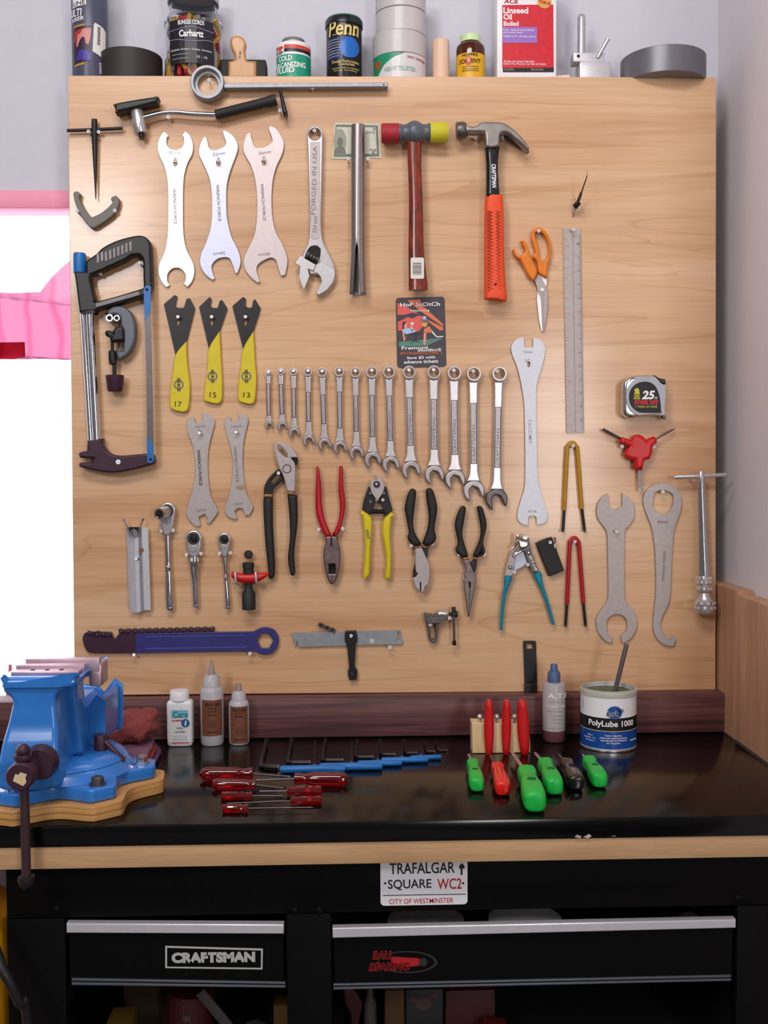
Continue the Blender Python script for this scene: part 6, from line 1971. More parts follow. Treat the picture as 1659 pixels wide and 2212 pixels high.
ptube('link_rod', t, zq([(400, 570), (520, 500), (680, 415)]), 2, m_chrome, .024, 10)
ptube('link_arm', t, zq([(440, 400), (460, 470), (440, 520), (400, 540)]), 2.4, m_chrome, .022, 10, 3)
for p_ in ((315, 825), (692, 515), (380, 580)):
    c_ = zq([p_])[0]
    pdisc('rivet', t, c_, 4 if p_[0] != 380 else 3.2, .016, .020, m_dsteel, .001, 18)
    pdisc('rivet_top', t, c_, 2.2, .0198, .0212, m_chrome, .0006, 14)
ptext(t, 'BT-2', zq([(755, 660)])[0], 16, 5, .0182, m_whitep, -62, .03)
ptext(t, '0-100', zq([(825, 825)])[0], 15, 5, .0182, m_whitep, -62, .03)
for p_, a_ in (([(275, 990), (265, 1050), (245, 1150), (225, 1230), (195, 1350), (165, 1520), (140, 1760), (125, 2000), (120, 2130)], 0), ([(865, 920), (885, 1000), (910, 1090), (945, 1180), (1000, 1330), (1060, 1500), (1120, 1700), (1170, 1880), (1205, 2010)], 0)):
    w_ = [7.6, 8.6, 7.2, 5.4, 4.4, 4, 3.8, 3.6, 3.2]
    k_ = sc(-.013)
    tube('grip', t, [P(a, b, -.013) for a, b in zq(p_)], [(x_ * k_, min(x_, 5.5) * k_) for x_ in w_], m_teal, 18, 4, up=(0, 1, 0))
hook(1111.5, 1235, 'small hook under the left arm of the teal cable puller', .019)
hook(1141, 1219.5, 'small hook under the right arm of the teal cable puller', .022)

# black case
t = thing('black_case', 'flat black rounded rubber case hanging tilted beside the red spanner', 'case', (1189, 1202))
plate('case_body', t, zq([(865, 370), (875, 325), (910, 290), (1100, 215), (1150, 212), (1195, 245), (1415, 840), (1412, 890), (1380, 915), (1190, 992), (1140, 1000), (1095, 960)]), .003, .013, m_blackr, [zq(circ(1138, 300, 22, 14))], .002)
plate('lanyard_clip', t, zq([(1215, 215), (1230, 195), (1240, 215), (1262, 195), (1270, 215), (1250, 240), (1268, 265), (1250, 330), (1222, 325), (1235, 260)]), .010, .014, M('purple_clip', (120, 40, 96), .4), bev=.0005)
plate('clip_end', t, zq([(1225, 335), (1242, 330), (1244, 420), (1226, 425)]), .0132, .015, m_whitep, bev=.0005, sm=False)
hook(1188, 1170.5, 'small hook in the corner hole of the black case', .014)

# blue chain whip
t = thing('chain_whip', 'long dark blue chain whip lying level with hex ring at right', 'chain whip', (390, 1385))
plate('bar', t, zh([(485, 250), (800, 244), (1260, 238), (1310, 232), (1345, 214), (1385, 208), (1440, 224), (1468, 262), (1475, 300), (1460, 352), (1420, 390), (1370, 396), (1330, 386), (1290, 374), (800, 380), (485, 386)]), .003, .010, m_blued, [zh([(1326, 300), (1352, 250), (1408, 252), (1438, 300), (1408, 352), (1352, 352)])], .0012)
plate('emboss_line', t, zh([(555, 270), (1240, 262), (1240, 265), (555, 274)]), .0098, .0105, M('blue_worn_edge', (90, 92, 170), .4), bev=0, sm=False)
plate('emboss_line', t, zh([(555, 352), (1240, 342), (1250, 330), (1250, 340), (1245, 346), (555, 357)]), .0098, .0105, bpy.data.materials['blue_worn_edge'], bev=0, sm=False)
plate('gripper_plate', t, zh([(125, 272), (160, 240), (320, 240), (330, 270), (350, 285), (365, 262), (390, 248), (487, 250), (487, 385), (200, 386), (150, 366), (126, 310)]), .003, .0085, m_purpd, bev=.001)
for i in range(14):
    x_, y_ = 387 + i * 48.2, 236 - i * 1.1
    if i < 13:
        plate('chain_link', t, zh([(x_ - 16, y_ - 15), (x_, y_ - 17), (x_ + 24, y_ - 10), (x_ + 48, y_ - 17), (x_ + 64, y_ - 15), (x_ + 66, y_ + 8), (x_ + 48, y_ + 14), (x_ + 24, y_ + 8), (x_, y_ + 14), (x_ - 16, y_ + 10)]), .0052 if i % 2 else .0042, .0108 if i % 2 else .0118, m_purpd, bev=.0006)
    pdisc('chain_pin', t, zh([(x_, y_ - 2)])[0], 2.6, .0060, .0128, m_dsteel, .0005, 12)
for i in range(4):
    x_, y_ = 172 + i * 46, (246, 258, 258, 248)[i]
    if i < 3:
        plate('chain_link', t, zh([(x_ - 14, y_ - 14), (x_ + 24, y_ - 6), (x_ + 60, y_ - 14), (x_ + 60, y_ + 12), (x_ + 24, y_ + 14), (x_ - 14, y_ + 14)]), .0045, .0112, m_purpd, bev=.0006)
    pdisc('chain_pin', t, zh([(x_, y_)])[0], 2.6, .0060, .0125, m_dsteel, .0005, 12)
for p_ in ((143, 288), (345, 286)):
    pdisc('rivet', t, zh([p_])[0], 2.6, .0080, .0095, m_dsteel, .0004, 12)
hook(290, 1413, 'small hook under the left part of the blue chain whip', .014)
hook(540, 1410.5, 'small hook under the right part of the blue chain whip', .014)

# chain wear gauge and pin tool hanging over it
t = thing('chain_gauge', 'flat grey metal chain gauge lying level behind the small black wrench', 'gauge', (750, 1381))
plate('gauge_plate', t, zi([(80, 200), (400, 192), (688, 184), (692, 225), (701, 240), (697, 264), (400, 272), (120, 280), (112, 270), (108, 240), (104, 274), (94, 274), (88, 235), (80, 225)]), .003, .0055, m_galv, [zi([(670, 192), (679, 190), (682, 236), (672, 240)])], .0004, False)
pdisc('sticker_spot', t, zi([(527, 245)])[0], 5, .0055, .0058, m_steelw, 0, 14)
ptext(t, 'C', zi([(527, 245)])[0], 5, 6, .0058, m_etch)
hook(842, 1396, 'small hook under the right part of the grey chain gauge', .012)
t = thing('chain_piece', 'short piece of dark chain resting on the grey chain gauge', 'chain', (706, 1362))
for i, (x_, y_) in enumerate(((242, 158), (275, 172), (304, 184))):
    a_ = R(26)
    lk = [(x_ + u * math.cos(a_) - v * math.sin(a_), y_ + u * math.sin(a_) + v * math.cos(a_)) for u, v in ((-16, -9), (-8, -11), (0, -7), (8, -11), (18, -9), (20, 0), (18, 9), (8, 11), (0, 7), (-8, 11), (-16, 9))]
    plate('link', t, zi(lk), .003 + .001 * (i % 2), .010 + .001 * (i % 2), m_dsteel, bev=.0005)
    pdisc('roller', t, zi([(x_ + 3, y_ - 2)])[0], 3, .002, .0125, m_blacks, .0005, 12)
t = thing('crank_bolt_wrench', 'small black wrench with hex eye hanging over the grey chain gauge', 'wrench', (759, 1416))
plate('wrench_body', t, zi([(378, 190), (440, 188), (446, 238), (438, 265), (434, 330), (432, 390), (446, 412), (442, 462), (402, 466), (393, 430), (396, 405), (400, 392), (394, 330), (388, 268), (376, 245)]), .006, .013, m_blacks, [zi(circ(410, 219, 14, 6))], .0015)
pdisc('end_hole', t, zi([(416, 428)])[0], 1.7, .0128, .0133, m_copper, 0, 12)
hook(758.5, 1372, 'small hook in the hex eye of the small black wrench', .015)

# chain breaker
t = thing('chain_breaker', 'small dark chain breaker with loop handle and sliding T bar', 'chain tool', (952, 1350))
plate('loop_handle', t, zi([(832, 140), (905, 140), (900, 170), (892, 235), (880, 255), (862, 255), (846, 235), (838, 180)]), .004, .014, m_dsteel, [zi([(850, 150), (885, 150), (880, 225), (868, 240), (858, 222)])], .0015)
plate('body', t, zi([(820, 92), (842, 92), (843, 110), (852, 112), (855, 95), (866, 95), (868, 112), (878, 112), (880, 95), (898, 95), (950, 108), (948, 122), (915, 136), (908, 148), (832, 148), (825, 120)]), .004, .020, m_dsteel, bev=.001, sm=False)
palong('barrel', t, zi([(896, 94)])[0], zi([(956, 92)])[0], [(0, 6), (.05, 6.8), (.92, 6.8), (1, 5.5)], m_satin, .016)
palong('spindle', t, zi([(952, 93)])[0], zi([(1008, 96)])[0], [(0, 3.6), (.4, 3.6), (.42, 7.4), (.9, 7.4), (1, 5)], m_blacks, .016)
palong('slide_bar', t, zi([(985, 58)])[0], zi([(988, 262)])[0], [(0, 2.8), (1, 2.8)], m_dsteel, .020, 12)
palong('bar_end', t, zi([(985, 54)])[0], zi([(985.5, 84)])[0], [(0, 3.6), (.1, 4.4), (1, 4.4)], m_black, .020, 14)
palong('bar_end', t, zi([(988, 243)])[0], zi([(988.5, 269)])[0], [(0, 4.2), (.85, 4.4), (1, 3.4)], m_black, .020, 14)
hook(929, 1348, 'small hook inside the loop handle of the chain breaker', .018)
hook(971, 1334.5, 'small hook beside the sliding bar of the chain breaker', .018)

# black tyre lever standing on the strip
t = thing('tyre_lever', 'flat black plastic strip with square hole standing on the walnut strip', 'lever', Vector((P(1146, 1495, -.01).x, -.010, ZB)))
plate('lever_body', t, zi([(1375, 250), (1380, 246), (1441, 245), (1446, 249), (1452, 480), (1452, 520), (1385, 522)]), .002, .0065, m_black, [zi([(1393, 263), (1427, 262), (1428, 289), (1394, 290)])], .0008, False)
plate('foot', t, zi([(1384, 488), (1452, 486), (1453, 534), (1450, 538), (1388, 540), (1385, 536)]), .002, .014, m_black, bev=.002, sm=False)
for i in range(7):
    for j in range(3):
        pdisc('grip_dot', t, zi([(1396 + j * 14 + i, 320 + i * 18)])[0], 1.6, .0063, .0072, m_black, .0003, 8)
pdisc('logo_boss', t, zi([(1417, 460)])[0], 6, .0063, .0074, m_black, .0004, 20)
# ================================================================== THINGS ON THE BENCH


class BC(Cyl):
    def __init__(s, p0, p1, py):
        pc = (p0 + p1) / 2
        yf = B(pc, py, BZ).y
        r = (p1 - p0) / 2 * sc(yf)
        y = min(yf + r, SY - r - .0015)
        Cyl.__init__(s, p0, p1, y, BZ + .0004)
        s.x = P(pc, py, y).x
        s.py = py

    def z(s, py):
        return P(s.pc, py, s.y - s.r).z

    def a(s, px):
        an = 0.0
        for _ in range(6):
            v = max(-.97, min(.97, (P(px, s.py, s.y - s.r * math.cos(an)).x - s.x) / s.r))
            an = math.asin(v)
        return s.x + s.r * an


# white powder bottle (rounded square)
c = BC(365, 420, 1612)
t = thing('powder_bottle', 'white plastic powder bottle with blue label, left of two squeeze bottles', 'bottle', c.base())
rx, ry = c.r, c.r * .62
ys = c.y - (c.r - ry) - .001
f = lambda py: P(c.pc, py, ys - ry).z
zs_ = [(c.z0, .90), (c.z0 + .003, .98), (c.z0 + .01, 1), (f(1524), 1), (f(1520), .985), (f(1517), .90), (f(1515), .76)]
tube('bottle_body', t, [(c.x, ys, a) for a, b in zs_], [(rx * b, ry * b) for a, b in zs_], m_white, 40, 0, 1, 5, up=(0, 1, 0))
lathe('cap', t, Vector((c.x - .001, ys, f(1515) + .0003)), (0, 0, 1), [(0, 0), (0, c.r * .74), (f(1496) - f(1515) - .002, c.r * .74), (f(1494) - f(1515) - .001, c.r * .70), (f(1494) - f(1515) - .001, 0)], m_white, 32)
yl_ = ys - ry - .0002
k_ = sc(yl_)
q = lambda a, b: P(a, b, yl_)
pq = lambda pts: [(v.x, v.z) for v in (q(a, b) for a, b in pts)]
lb = decal('label', t, [pq([(370, 1551), (406, 1551), (406, 1534), (370, 1534)])], yl_, M('powder_label_cyan', (120, 190, 206), .4, nz=0))
text(lb, 'Care', q(390, 1543) + Vector((0, -.0005, 0)), 32 * k_, 13 * k_, M('powder_label_blue', (24, 96, 130), .4, nz=0), 0, 0)
text(t, 'NUMBER', q(383, 1556.5), 24 * k_, 4 * k_, m_rdp, 0, .03)
dc = decal('blue_disc', t, [pq(circ(400.5, 1562, 9, 24))], yl_, M('powder_disc_blue', (30, 100, 160), .4, nz=0))
text(dc, '1', q(401, 1562) + Vector((0, -.0005, 0)), 5 * k_, 11 * k_, m_whitep, 0, .03, .1)
m_navy = M('navy_print', (50, 66, 96), .5, nz=0)
text(t, 'baby', q(389, 1573), 14 * k_, 6 * k_, m_navy)
text(t, 'powder', q(390, 1581), 22 * k_, 6 * k_, m_navy)
for y_ in (1589, 1593, 1597):
    decal('print_line', t, [pq([(372, y_ + 1), (404, y_ + 1), (404, y_), (372, y_)])], yl_, M('pale_grey_print', (190, 198, 202), .5, nz=0))
decal('red_rule', t, [pq([(371, 1606), (409, 1604.5), (409, 1603), (371, 1604)])], yl_, m_rdp)

# two squeeze bottles with brown labels
m_brl = M('brown_label', (112, 66, 46), .5, nz=.06)
m_brd = M('brown_label_print', (60, 34, 26), .5, nz=0)
for p0, p1, py, lab, body_top, neck, cap_, tip_, lbt, lbb, col_ in (
        (434, 484, 1613, 'taller clear squeeze bottle with brown label and pointed tip', 1490, 1484, 1460, 1430, 1513, 1590, m_natural),
        (495, 539, 1611, 'shorter clear squeeze bottle with brown label and blunt tip', 1519, 1515, 1495, 1480, 1527, 1606, m_natural)):
    c = BC(p0, p1, py)
    t = thing('squeeze_bottle', lab, 'bottle', c.base(), group='squeeze bottles with brown labels')
    f = lambda v: P(c.pc, v, c.y - c.r * .7).z - c.z0
    lathe('bottle_body', t, c.base(), (0, 0, 1), [(0, 0), (0, c.r * .92), (.004, c.r), (f(body_top + 6), c.r), (f(body_top), c.r * .93), (f(body_top - 4), c.r * .74), (f(body_top - 4), 0)], col_, 36)
    lathe('cap', t, c.base() + Vector((0, 0, f(body_top - 4) + .0003)), (0, 0, 1), [(0, 0), (0, c.r * .74), (f(cap_ + 6) - f(body_top - 4), c.r * .68), (f(cap_) - f(body_top - 4), c.r * .5), (f(cap_) - f(body_top - 4), 0)], m_natural, 30)
    a_, b_ = f(cap_) + .0006, f(tip_)
    lathe('nozzle', t, c.base() + Vector((0, 0, a_)), (0, 0, 1), [(0, 0), (0, c.r * .33), (b_ - a_, c.r * (.12 if tip_ < 1450 else .26)), (b_ - a_, 0)], M('nozzle_plastic', (168, 148, 140), .4, trans=.2), 20)
    lb = c.patch(t, 'label', [(p0 + 4, lbb), (p1 - 4, lbb), (p1 - 4, lbt), (p0 + 4, lbt)], m_brl, .0003)
    w_ = (p1 - p0) * .62
    for s_, o_, h_ in (('TRI-FLOW', 9, 6), ('The', 17, 4), ('Superior', 24, 4), ('Lubricant', 31, 4)) if tip_ < 1450 else (('TRI-FLOW', 7, 6), ('Superior', 14, 4), ('Lubricant', 20, 4)):
        c.txt(lb, s_, c.pc, lbt + o_, w_ * (1 if h_ == 6 else .6), h_, m_brd, .0009, bold=.02)
    c.patch(lb, 'label_sketch', smooth_poly([(c.pc - 9, lbb - 20), (c.pc - 4, lbb - 34), (c.pc + 6, lbb - 36), (c.pc + 9, lbb - 22), (c.pc + 2, lbb - 16)], 3), M('brown_label_mid', (92, 54, 40), .5, nz=0), .0008)
    c.patch(lb, 'label_foot', [(c.pc - 11, lbb - 7), (c.pc + 11, lbb - 7), (c.pc + 11, lbb - 9.5), (c.pc - 11, lbb - 9.5)], m_brd, .0008)

# chain lube bottle
c = BC(1171.5, 1221, 1605)
t = thing('lube_bottle', 'translucent grey lube bottle with blue cap beside the grease tub', 'bottle', c.base())
f = lambda v: P(c.pc, v, c.y - c.r * .8).z - c.z0
m_lube = M('translucent_grey_plastic', (176, 166, 168), .35, nz=.04)
lathe('bottle_body', t, c.base() + Vector((0, 0, f(1580))), (0, 0, 1), [(0, 0), (0, c.r), (f(1484) - f(1580), c.r), (f(1480) - f(1580), c.r * .95), (f(1477) - f(1580), c.r * .62), (f(1477) - f(1580), 0)], m_lube, 36)
lathe('lube_fill', t, c.base(), (0, 0, 1), [(0, 0), (0, c.r * .95), (.003, c.r), (f(1580.4), c.r), (f(1580.4), 0)], M('dark_lube', (96, 58, 60), .3), 36)
lathe('cap', t, c.base() + Vector((0, 0, f(1477) + .0003)), (0, 0, 1), [(0, 0), (0, c.r * .58), (f(1458) - f(1477), c.r * .56), (f(1455) - f(1477), c.r * .5), (f(1452) - f(1477), c.r * .34), (f(1440) - f(1477), c.r * .30), (f(1438.5) - f(1477), c.r * .24), (f(1438.5) - f(1477), 0)], M('slate_blue_cap', (70, 92, 130), .4), 30)
c.txt(t, 'A.T.B', 1202, 1504, 38, 11, m_whitep, .0004, bold=.02)
c.txt(t, 'CHAIN LUBE', 1200, 1527, 38, 5, m_whitep, .0004, bold=.01)
for y_, w_ in ((1516, 30), (1536, 38)):
    c.txt(t, 'PREMIUM LUBRICANT', 1200, y_, w_, 2.6, m_silver, .0004)
for y_ in (1546, 1553.5, 1561):
    c.txt(t, '* penetrating', 1204, y_, 28, 3.2, m_silver, .0004)
c.txt(t, '1 LITRE EXTRA', 1200, 1573, 36, 3.4, m_silver, .0004)

# grease tub with stirring stick
c = BC(1251, 1376, 1626)
t = thing('grease_tub', 'white black and blue grease tub with open top on the bench', 'tub', c.base())
f = lambda v: P(c.pc, v, c.y - c.r).z - c.z0
z0_, z1_, z2_, z3_, zt_ = f(1616), f(1581), f(1553), f(1511), f(1501)
r = c.r * .965
ring('tub_body', t, c.base(), (0, 0, 1), [(0, .001), (0, r * .96), (.002, r), (z3_ + .001, r), (zt_ - .003, r), (zt_ - .003, r * .9), (z3_ + .012, r * .9), (z3_ - .006, r * .9), (z3_ - .008, .001)], m_white, 56)
ring('rim', t, c.base(), (0, 0, 1), [(z3_ + .002, r * 1.003), (z3_ + .002, c.r), (z3_ + .006, c.r), (zt_, c.r), (zt_ + .002, c.r * .98), (zt_ + .002, r * .93), (zt_ - .0025, r * .9), (zt_ - .0025, r * 1.003)], M('dirty_rim', (178, 176, 164), .5, nz=.12, ns=40), 56)
ring('bottom_rim', t, c.base(), (0, 0, 1), [(.0002, r * .99), (.0002, c.r * .985), (.003, c.r * .985), (.004, r * 1.002)], m_steel, 56)
lathe('grease', t, c.base() + Vector((0, 0, z3_ - .0078)), (0, 0, 1), [(0, 0), (0, r * .895), (.012, r * .895), (.010, r * .6), (.006, r * .3), (.005, 0)], M('dark_green_grease', (84, 92, 66), .35, nz=.35, ns=50, bump=.6), 40)
m_lubeblue = M('tub_blue', (22, 72, 150), .35, nz=.03)
b0 = (c.x, c.y, r)


def band(nm, za, zb_, mm, e=.0002):
    ring(nm, t, c.base(), (0, 0, 1), [(za, r * 1.0004), (za, r + e + .0003), (zb_, r + e + .0003), (zb_, r * 1.0004)], mm, 72)


band('blue_band', .005, z1_ - .0006, m_lubeblue)
band('black_band', z1_ + .0004, z2_, m_ink)
band('yellow_rule', z1_ - .0006, z1_ + .0004, m_pgold)
c.r0 = c.r
c.r = r + .0006
c.txt(t, 'PolyLube 1000', 1319, 1566, 94, 17, m_whitep, .0004, bold=.025)
lg = decal('logo_cog', t, [[(c.a(a), c.z(b)) for a, b in [(1327 + (17 if i % 2 else 15) * math.cos(i * math.pi / 24), 1540 + (15 if i % 2 else 13) * math.sin(i * math.pi / 24)) for i in range(48)]]], 0, m_lubeblue, bend=c.bend(0))
c.txt(lg, 'Park', 1322, 1542, 28, 11, m_whitep, .0006, 4, bold=.045, shear=.2)
c.txt(lg, 'Park', 1322, 1542, 26, 9, m_ink, .0010, 4, bold=.01, shear=.2)
c.txt(lg, 'TOOL', 1340, 1536, 13, 7, m_ink, .0010, 10, bold=.01, shear=.2)
lg2 = decal('logo_cog', t, [[(c.a(a), c.z(b)) for a, b in circ(1253.5, 1529, 7, 20, 13)]], 0, m_lubeblue, bend=c.bend(0))
for i, s_ in enumerate(('Super slippery,', 'polyurea bearing grease,', 'specifically formulated', 'for bicycles.')):
    c.txt(t, s_, 1325, 1590 + i * 5.4, (36, 58, 55, 30)[i], 4.6, m_whitep, .0004, bold=.01)
for i in range(3):
    c.txt(t, ('PPL-1', 'Net Wt. 1 lb', '454 grams')[i], 1275, 1592 + i * 6, (9, 22, 18)[i], 3.6, m_whitep, .0004)
c.txt(t, 'Made USA', 1366, 1602, 12, 4, m_whitep, .0004)
t = thing('stir_stick', 'dark round stick standing in the grease tub', 'stick', Vector((c.x, c.y, BZ + z3_)))
ya = c.y
tube('stick_body', t, [P(1326, 1503, ya), P(1338, 1455, ya), P(1353, 1394, ya), P(1354, 1391, ya)], [.0042, .0042, .0042, .0036], M('grey_stick', (84, 74, 78), .4), 16)

# wooden block with red handled tools
yb_ = B(1083, 1627, BZ).y
k_ = sc(yb_)
t = thing('wood_block', 'small pale wooden block holding three red handled tools', 'block', Vector((P(1083, 1627, yb_).x, yb_ + .02, BZ)))
q = [P(a, b, yb_) for a, b in ((1021, 1626), (1146, 1620), (1144, 1572), (1130, 1564), (1020, 1562))]
q[0].z = q[1].z = BZ + .0004
xz_plate('block_body', t, [[(v.x, v.z) for v in q]], yb_ + .035, yb_, m_blockwood, .001)
for i, (x0_, x1_, lab) in enumerate(((1045, 1067, 'red flat handled tool standing against the wood block, left of three'), (1083, 1104, 'red flat handled tool standing against the wood block, middle of three'), (1118, 1145, 'red flat handled tool standing against the wood block, right of three'))):
    yh = yb_ - .009
    pc_ = (x0_ + x1_) / 2
    hw_ = (x1_ - x0_) / 2 * sc(yh)
    sl_ = (0, -1, 6)[i]
    t = thing('red_handled_tool', lab, 'tool', Vector((P(pc_, 1636, yh).x, yh, BZ)), group='red handled tools in the wood block')
    pts, rad = [], []
    zt_, zb_ = P(pc_, 1512, yh).z, BZ + .0006
    for j in range(17):
        f_ = j / 16
        wv = .62 + .38 * math.sin(math.pi * min(1, max(0, f_ * .94 + .03)))
        ev = 1 if 0 < j < 16 else .75
        pts.append((P(pc_, 1600, yh).x - sl_ * k_ * (f_ - .3), yh, zb_ + (zt_ - zb_) * f_))
        rad.append((hw_ * wv * ev, .0085 * ev))
    tube('handle', t, pts, rad, m_red, 18, 0, 1, 2.6, up=(0, 1, 0))
    px_ = (1037, 1073.5, 1112)[i]
    z_ = P(px_, 1553, yb_ + .004).z
    x_ = P(px_, 1553, yb_ + .004).x
    lathe('round_pin', t, Vector((x_, yb_ + .006, P(px_, 1562, yb_ + .004).z + .0006)), (0, 0, 1), [(0, 0), (0, .0028), (z_ - P(px_, 1562, yb_ + .004).z - .003, .0028), (z_ - P(px_, 1562, yb_ + .004).z, .0052), (z_ - P(px_, 1562, yb_ + .004).z + .004, .0052), (z_ - P(px_, 1562, yb_ + .004).z + .007, .003), (z_ - P(px_, 1562, yb_ + .004).z + .008, 0)], m_satin, 20)

# short screwdrivers pointing at the wall
drv = [
    ('leftmost green handled screwdriver of the short set', m_green, (1012, 1630), (1021, 1651), (1031, 1696), 16.5),
    ('red handled short screwdriver between green ones', M('red_gloss_plastic', (214, 24, 16), .25, nz=.04, coat=.4), (1060, 1634), (1074, 1659), (1087, 1704), 17.5),
    ('largest green handled screwdriver, nearest the bench front', m_green, (1107, 1627), (1137.5, 1671), (1157, 1733), 25),
    ('second largest green handled screwdriver, right of the largest', m_green, (1156, 1627), (1177.5, 1651), (1199, 1700), 20),
    ('black handled short screwdriver right of two green ones', M('black_gloss_plastic', (16, 15, 17), .2, nz=0, coat=.5), (1206, 1629), (1223, 1650), (1246, 1692), 18),
    ('rightmost green handled screwdriver below the grease tub', m_green, (1259, 1631), (1272, 1645), (1297, 1686), 18)]
for lab, mm, tip, nk, bt, rpx in drv:
    r_ = rpx * sc(B(bt[0], bt[1]).y)
    za = BZ + r_ * 1.0 + .0006
    nb_ = B(nk[0], nk[1], za)
    bb_ = B(bt[0], bt[1], za)
    d = (nb_ - bb_)
    L = d.length
    d.normalize()
    tp = B(tip[0], tip[1], za - r_ * .3)
    t = thing('screwdriver', lab, 'screwdriver', Vector((bb_.x, bb_.y, BZ)), group='short screwdrivers on the bench')
    pr = [(-.02, .6), (.0, .84), (.06, .97), (.16, 1), (.4, .98), (.58, .84), (.72, .74), (.84, .80), (.93, .88), (1.0, .85), (1.015, .68)]
    tube('handle', t, [bb_ + d * (L * a) for a, b in pr], [(r_ * b, r_ * b) for a, b in pr], mm, 28, 4, 1, 3.2, up=(0, 0, 1))
    tube('shaft', t, [nb_ - d * .002, nb_ + (tp - nb_) * .85, tp], [r_ * .2, r_ * .2, r_ * .16] if True else 0, m_dsteel if mm is not m_green else m_satin, 12)
    if mm is m_green:
        c_ = bb_ + d * (L * .42) + Vector((0, 0, r_ * .985))
        for ra in (.34, .2):
            ring('emblem', t, c_, (0, 0, 1), [(-.001, r_ * ra), (-.001, r_ * (ra + .07)), (.0004, r_ * (ra + .07)), (.0004, r_ * ra)], M('green_emboss', (12, 92, 40), .5, nz=0) if 'green_emboss' not in bpy.data.materials else bpy.data.materials['green_emboss'], 20)

# long red transparent screwdrivers
red = [
    ('largest left red clear handled screwdriver, at the back of the group', (431, 1672), (547, 1670.5), (628, 1678), 14.5, 2.6),
    ('second red clear handled screwdriver from the back, handle on the left', (456, 1694), (553, 1695), (612, 1703), 12.5, 2.4),
    ('short red clear handled screwdriver, handle on the left, third from back', (478, 1719), (545, 1718.5), (612, 1719.5), 9, 1.6),
    ('smallest red clear handled screwdriver, nearest the bench front', (481, 1746.5), (536, 1746), (676, 1744), 9.5, 1.4),
    ('largest right red clear handled screwdriver touching the blue hex handles', (753, 1682.5), (636, 1682), (552, 1685.5), 15, 2.6),
    ('middle right red clear handled screwdriver', (695, 1707.5), (620, 1709), (560, 1709.5), 10.5, 2.2),
    ('front right red clear handled screwdriver with long thin shaft', (695, 1728), (628, 1729.5), (490, 1735.5), 9.5, 1.3)]
for lab, a, b, tp, rpx, sr in red:
    r_ = rpx * sc(B(a[0], a[1]).y)
    za = BZ + r_ + .0006
    A_, N_, T_ = B(a[0], a[1], za), B(b[0], b[1], za), B(tp[0], tp[1], za)
    t = thing('red_screwdriver', lab, 'screwdriver', Vector((A_.x, A_.y, BZ)), group='red clear handled screwdrivers')
    L = (N_ - A_).length
    big = rpx > 12
    pr = [(0, .0), (.01, .45), (.05, .8), (.12, .97), (.2, 1), (.66, .97), (.74, .86), (.80, .74), (.86, .74), (.91, .84), (.99, .84), (1, .7)] if big else [(0, 0), (.0, .8), (.02, 1), (.7, 1), (.76, .84), (.84, .78), (.92, .88), (.98, .88), (1, .7)]
    along('handle', t, A_, N_, [(x_, r_ * y_) for x_, y_ in pr], m_redt, 12 if not big else 16, 28)
    ks = sc(A_.y)
    along('shaft', t, N_ - (N_ - A_).normalized() * (L * .1), T_, [(0, sr * ks), (.93, sr * ks), (.96, sr * ks * 1.15), (1, sr * ks * .7)], m_dsteel, 12)

# hex keys: black L keys and blue T handles
lk = [((576, 1596), (562.5, 1655), (602, 1657), 5.6), ((630, 1596), (621, 1647), (669, 1647), 4.8), ((703, 1597), (696, 1642), (740, 1642), 4.2), ((771.4, 1598), (767.6, 1635), (805, 1635), 3.5), ((822, 1599), (822, 1629), (852, 1629.5), 2.9), ((874, 1599), (875, 1626), (899, 1626), 2.4), ((917, 1599), (920, 1622.5), (938, 1622.8), 1.9), ((940, 1600), (945, 1620), (965, 1620), 1.5)]
ord_ = ['largest', 'second largest', 'third largest', 'fourth largest', 'fourth smallest', 'third smallest', 'second smallest', 'smallest']
for i, (a, b, e_, rp_) in enumerate(lk):
    r_ = rp_ * sc(B(b[0], b[1]).y)
    z_ = BZ + r_ + .0004
    A_, K_, E_ = B(a[0], a[1], z_), B(b[0], b[1], z_), B(e_[0], e_[1], z_)
    A_.y = min(A_.y, SY - r_ - .001)
    t = thing('hex_key', ord_[i] + ' black L shaped hex key in the row along the bench back', 'hex key', Vector((K_.x, K_.y, BZ)), group='black L shaped hex keys')
    u, v = (A_ - K_).normalized(), (E_ - K_).normalized()
    br_ = r_ * 2.2
    pts = [A_, K_ + u * br_ * 1.6]
    for j in range(1, 6):
        f_ = j / 6
        p_ = K_ + u * br_ * 1.6 * (1 - f_) ** 2 + v * br_ * 1.6 * f_ ** 2
        pts.append(p_)
    pts += [K_ + v * br_ * 1.6, E_]
    tube('rod', t, pts, r_, m_blacks, 6, ang=20)
    along('bright_tip', t, E_ - v * .0008, E_ + v * .0008, [(0, r_ * .9), (1, r_ * .9)], m_satin, 6)
th = [((605, 746), 1662, (679, 1600), 8.2, 'largest blue T handled hex key, nearest the red screwdrivers'), ((690, 826), 1656.5, (758.5, 1601), 8.2, 'second largest blue T handled hex key in the row'), ((772, 868), 1649.5, (816, 1600), 6.6, 'middle blue T handled hex key in the row'), ((824, 925), 1642.5, (868, 1600), 6.4, 'second smallest blue T handled hex key in the row'), ((887, 953), 1637, (909, 1600), 5, 'smallest blue T handled hex key at the right end of the row')]
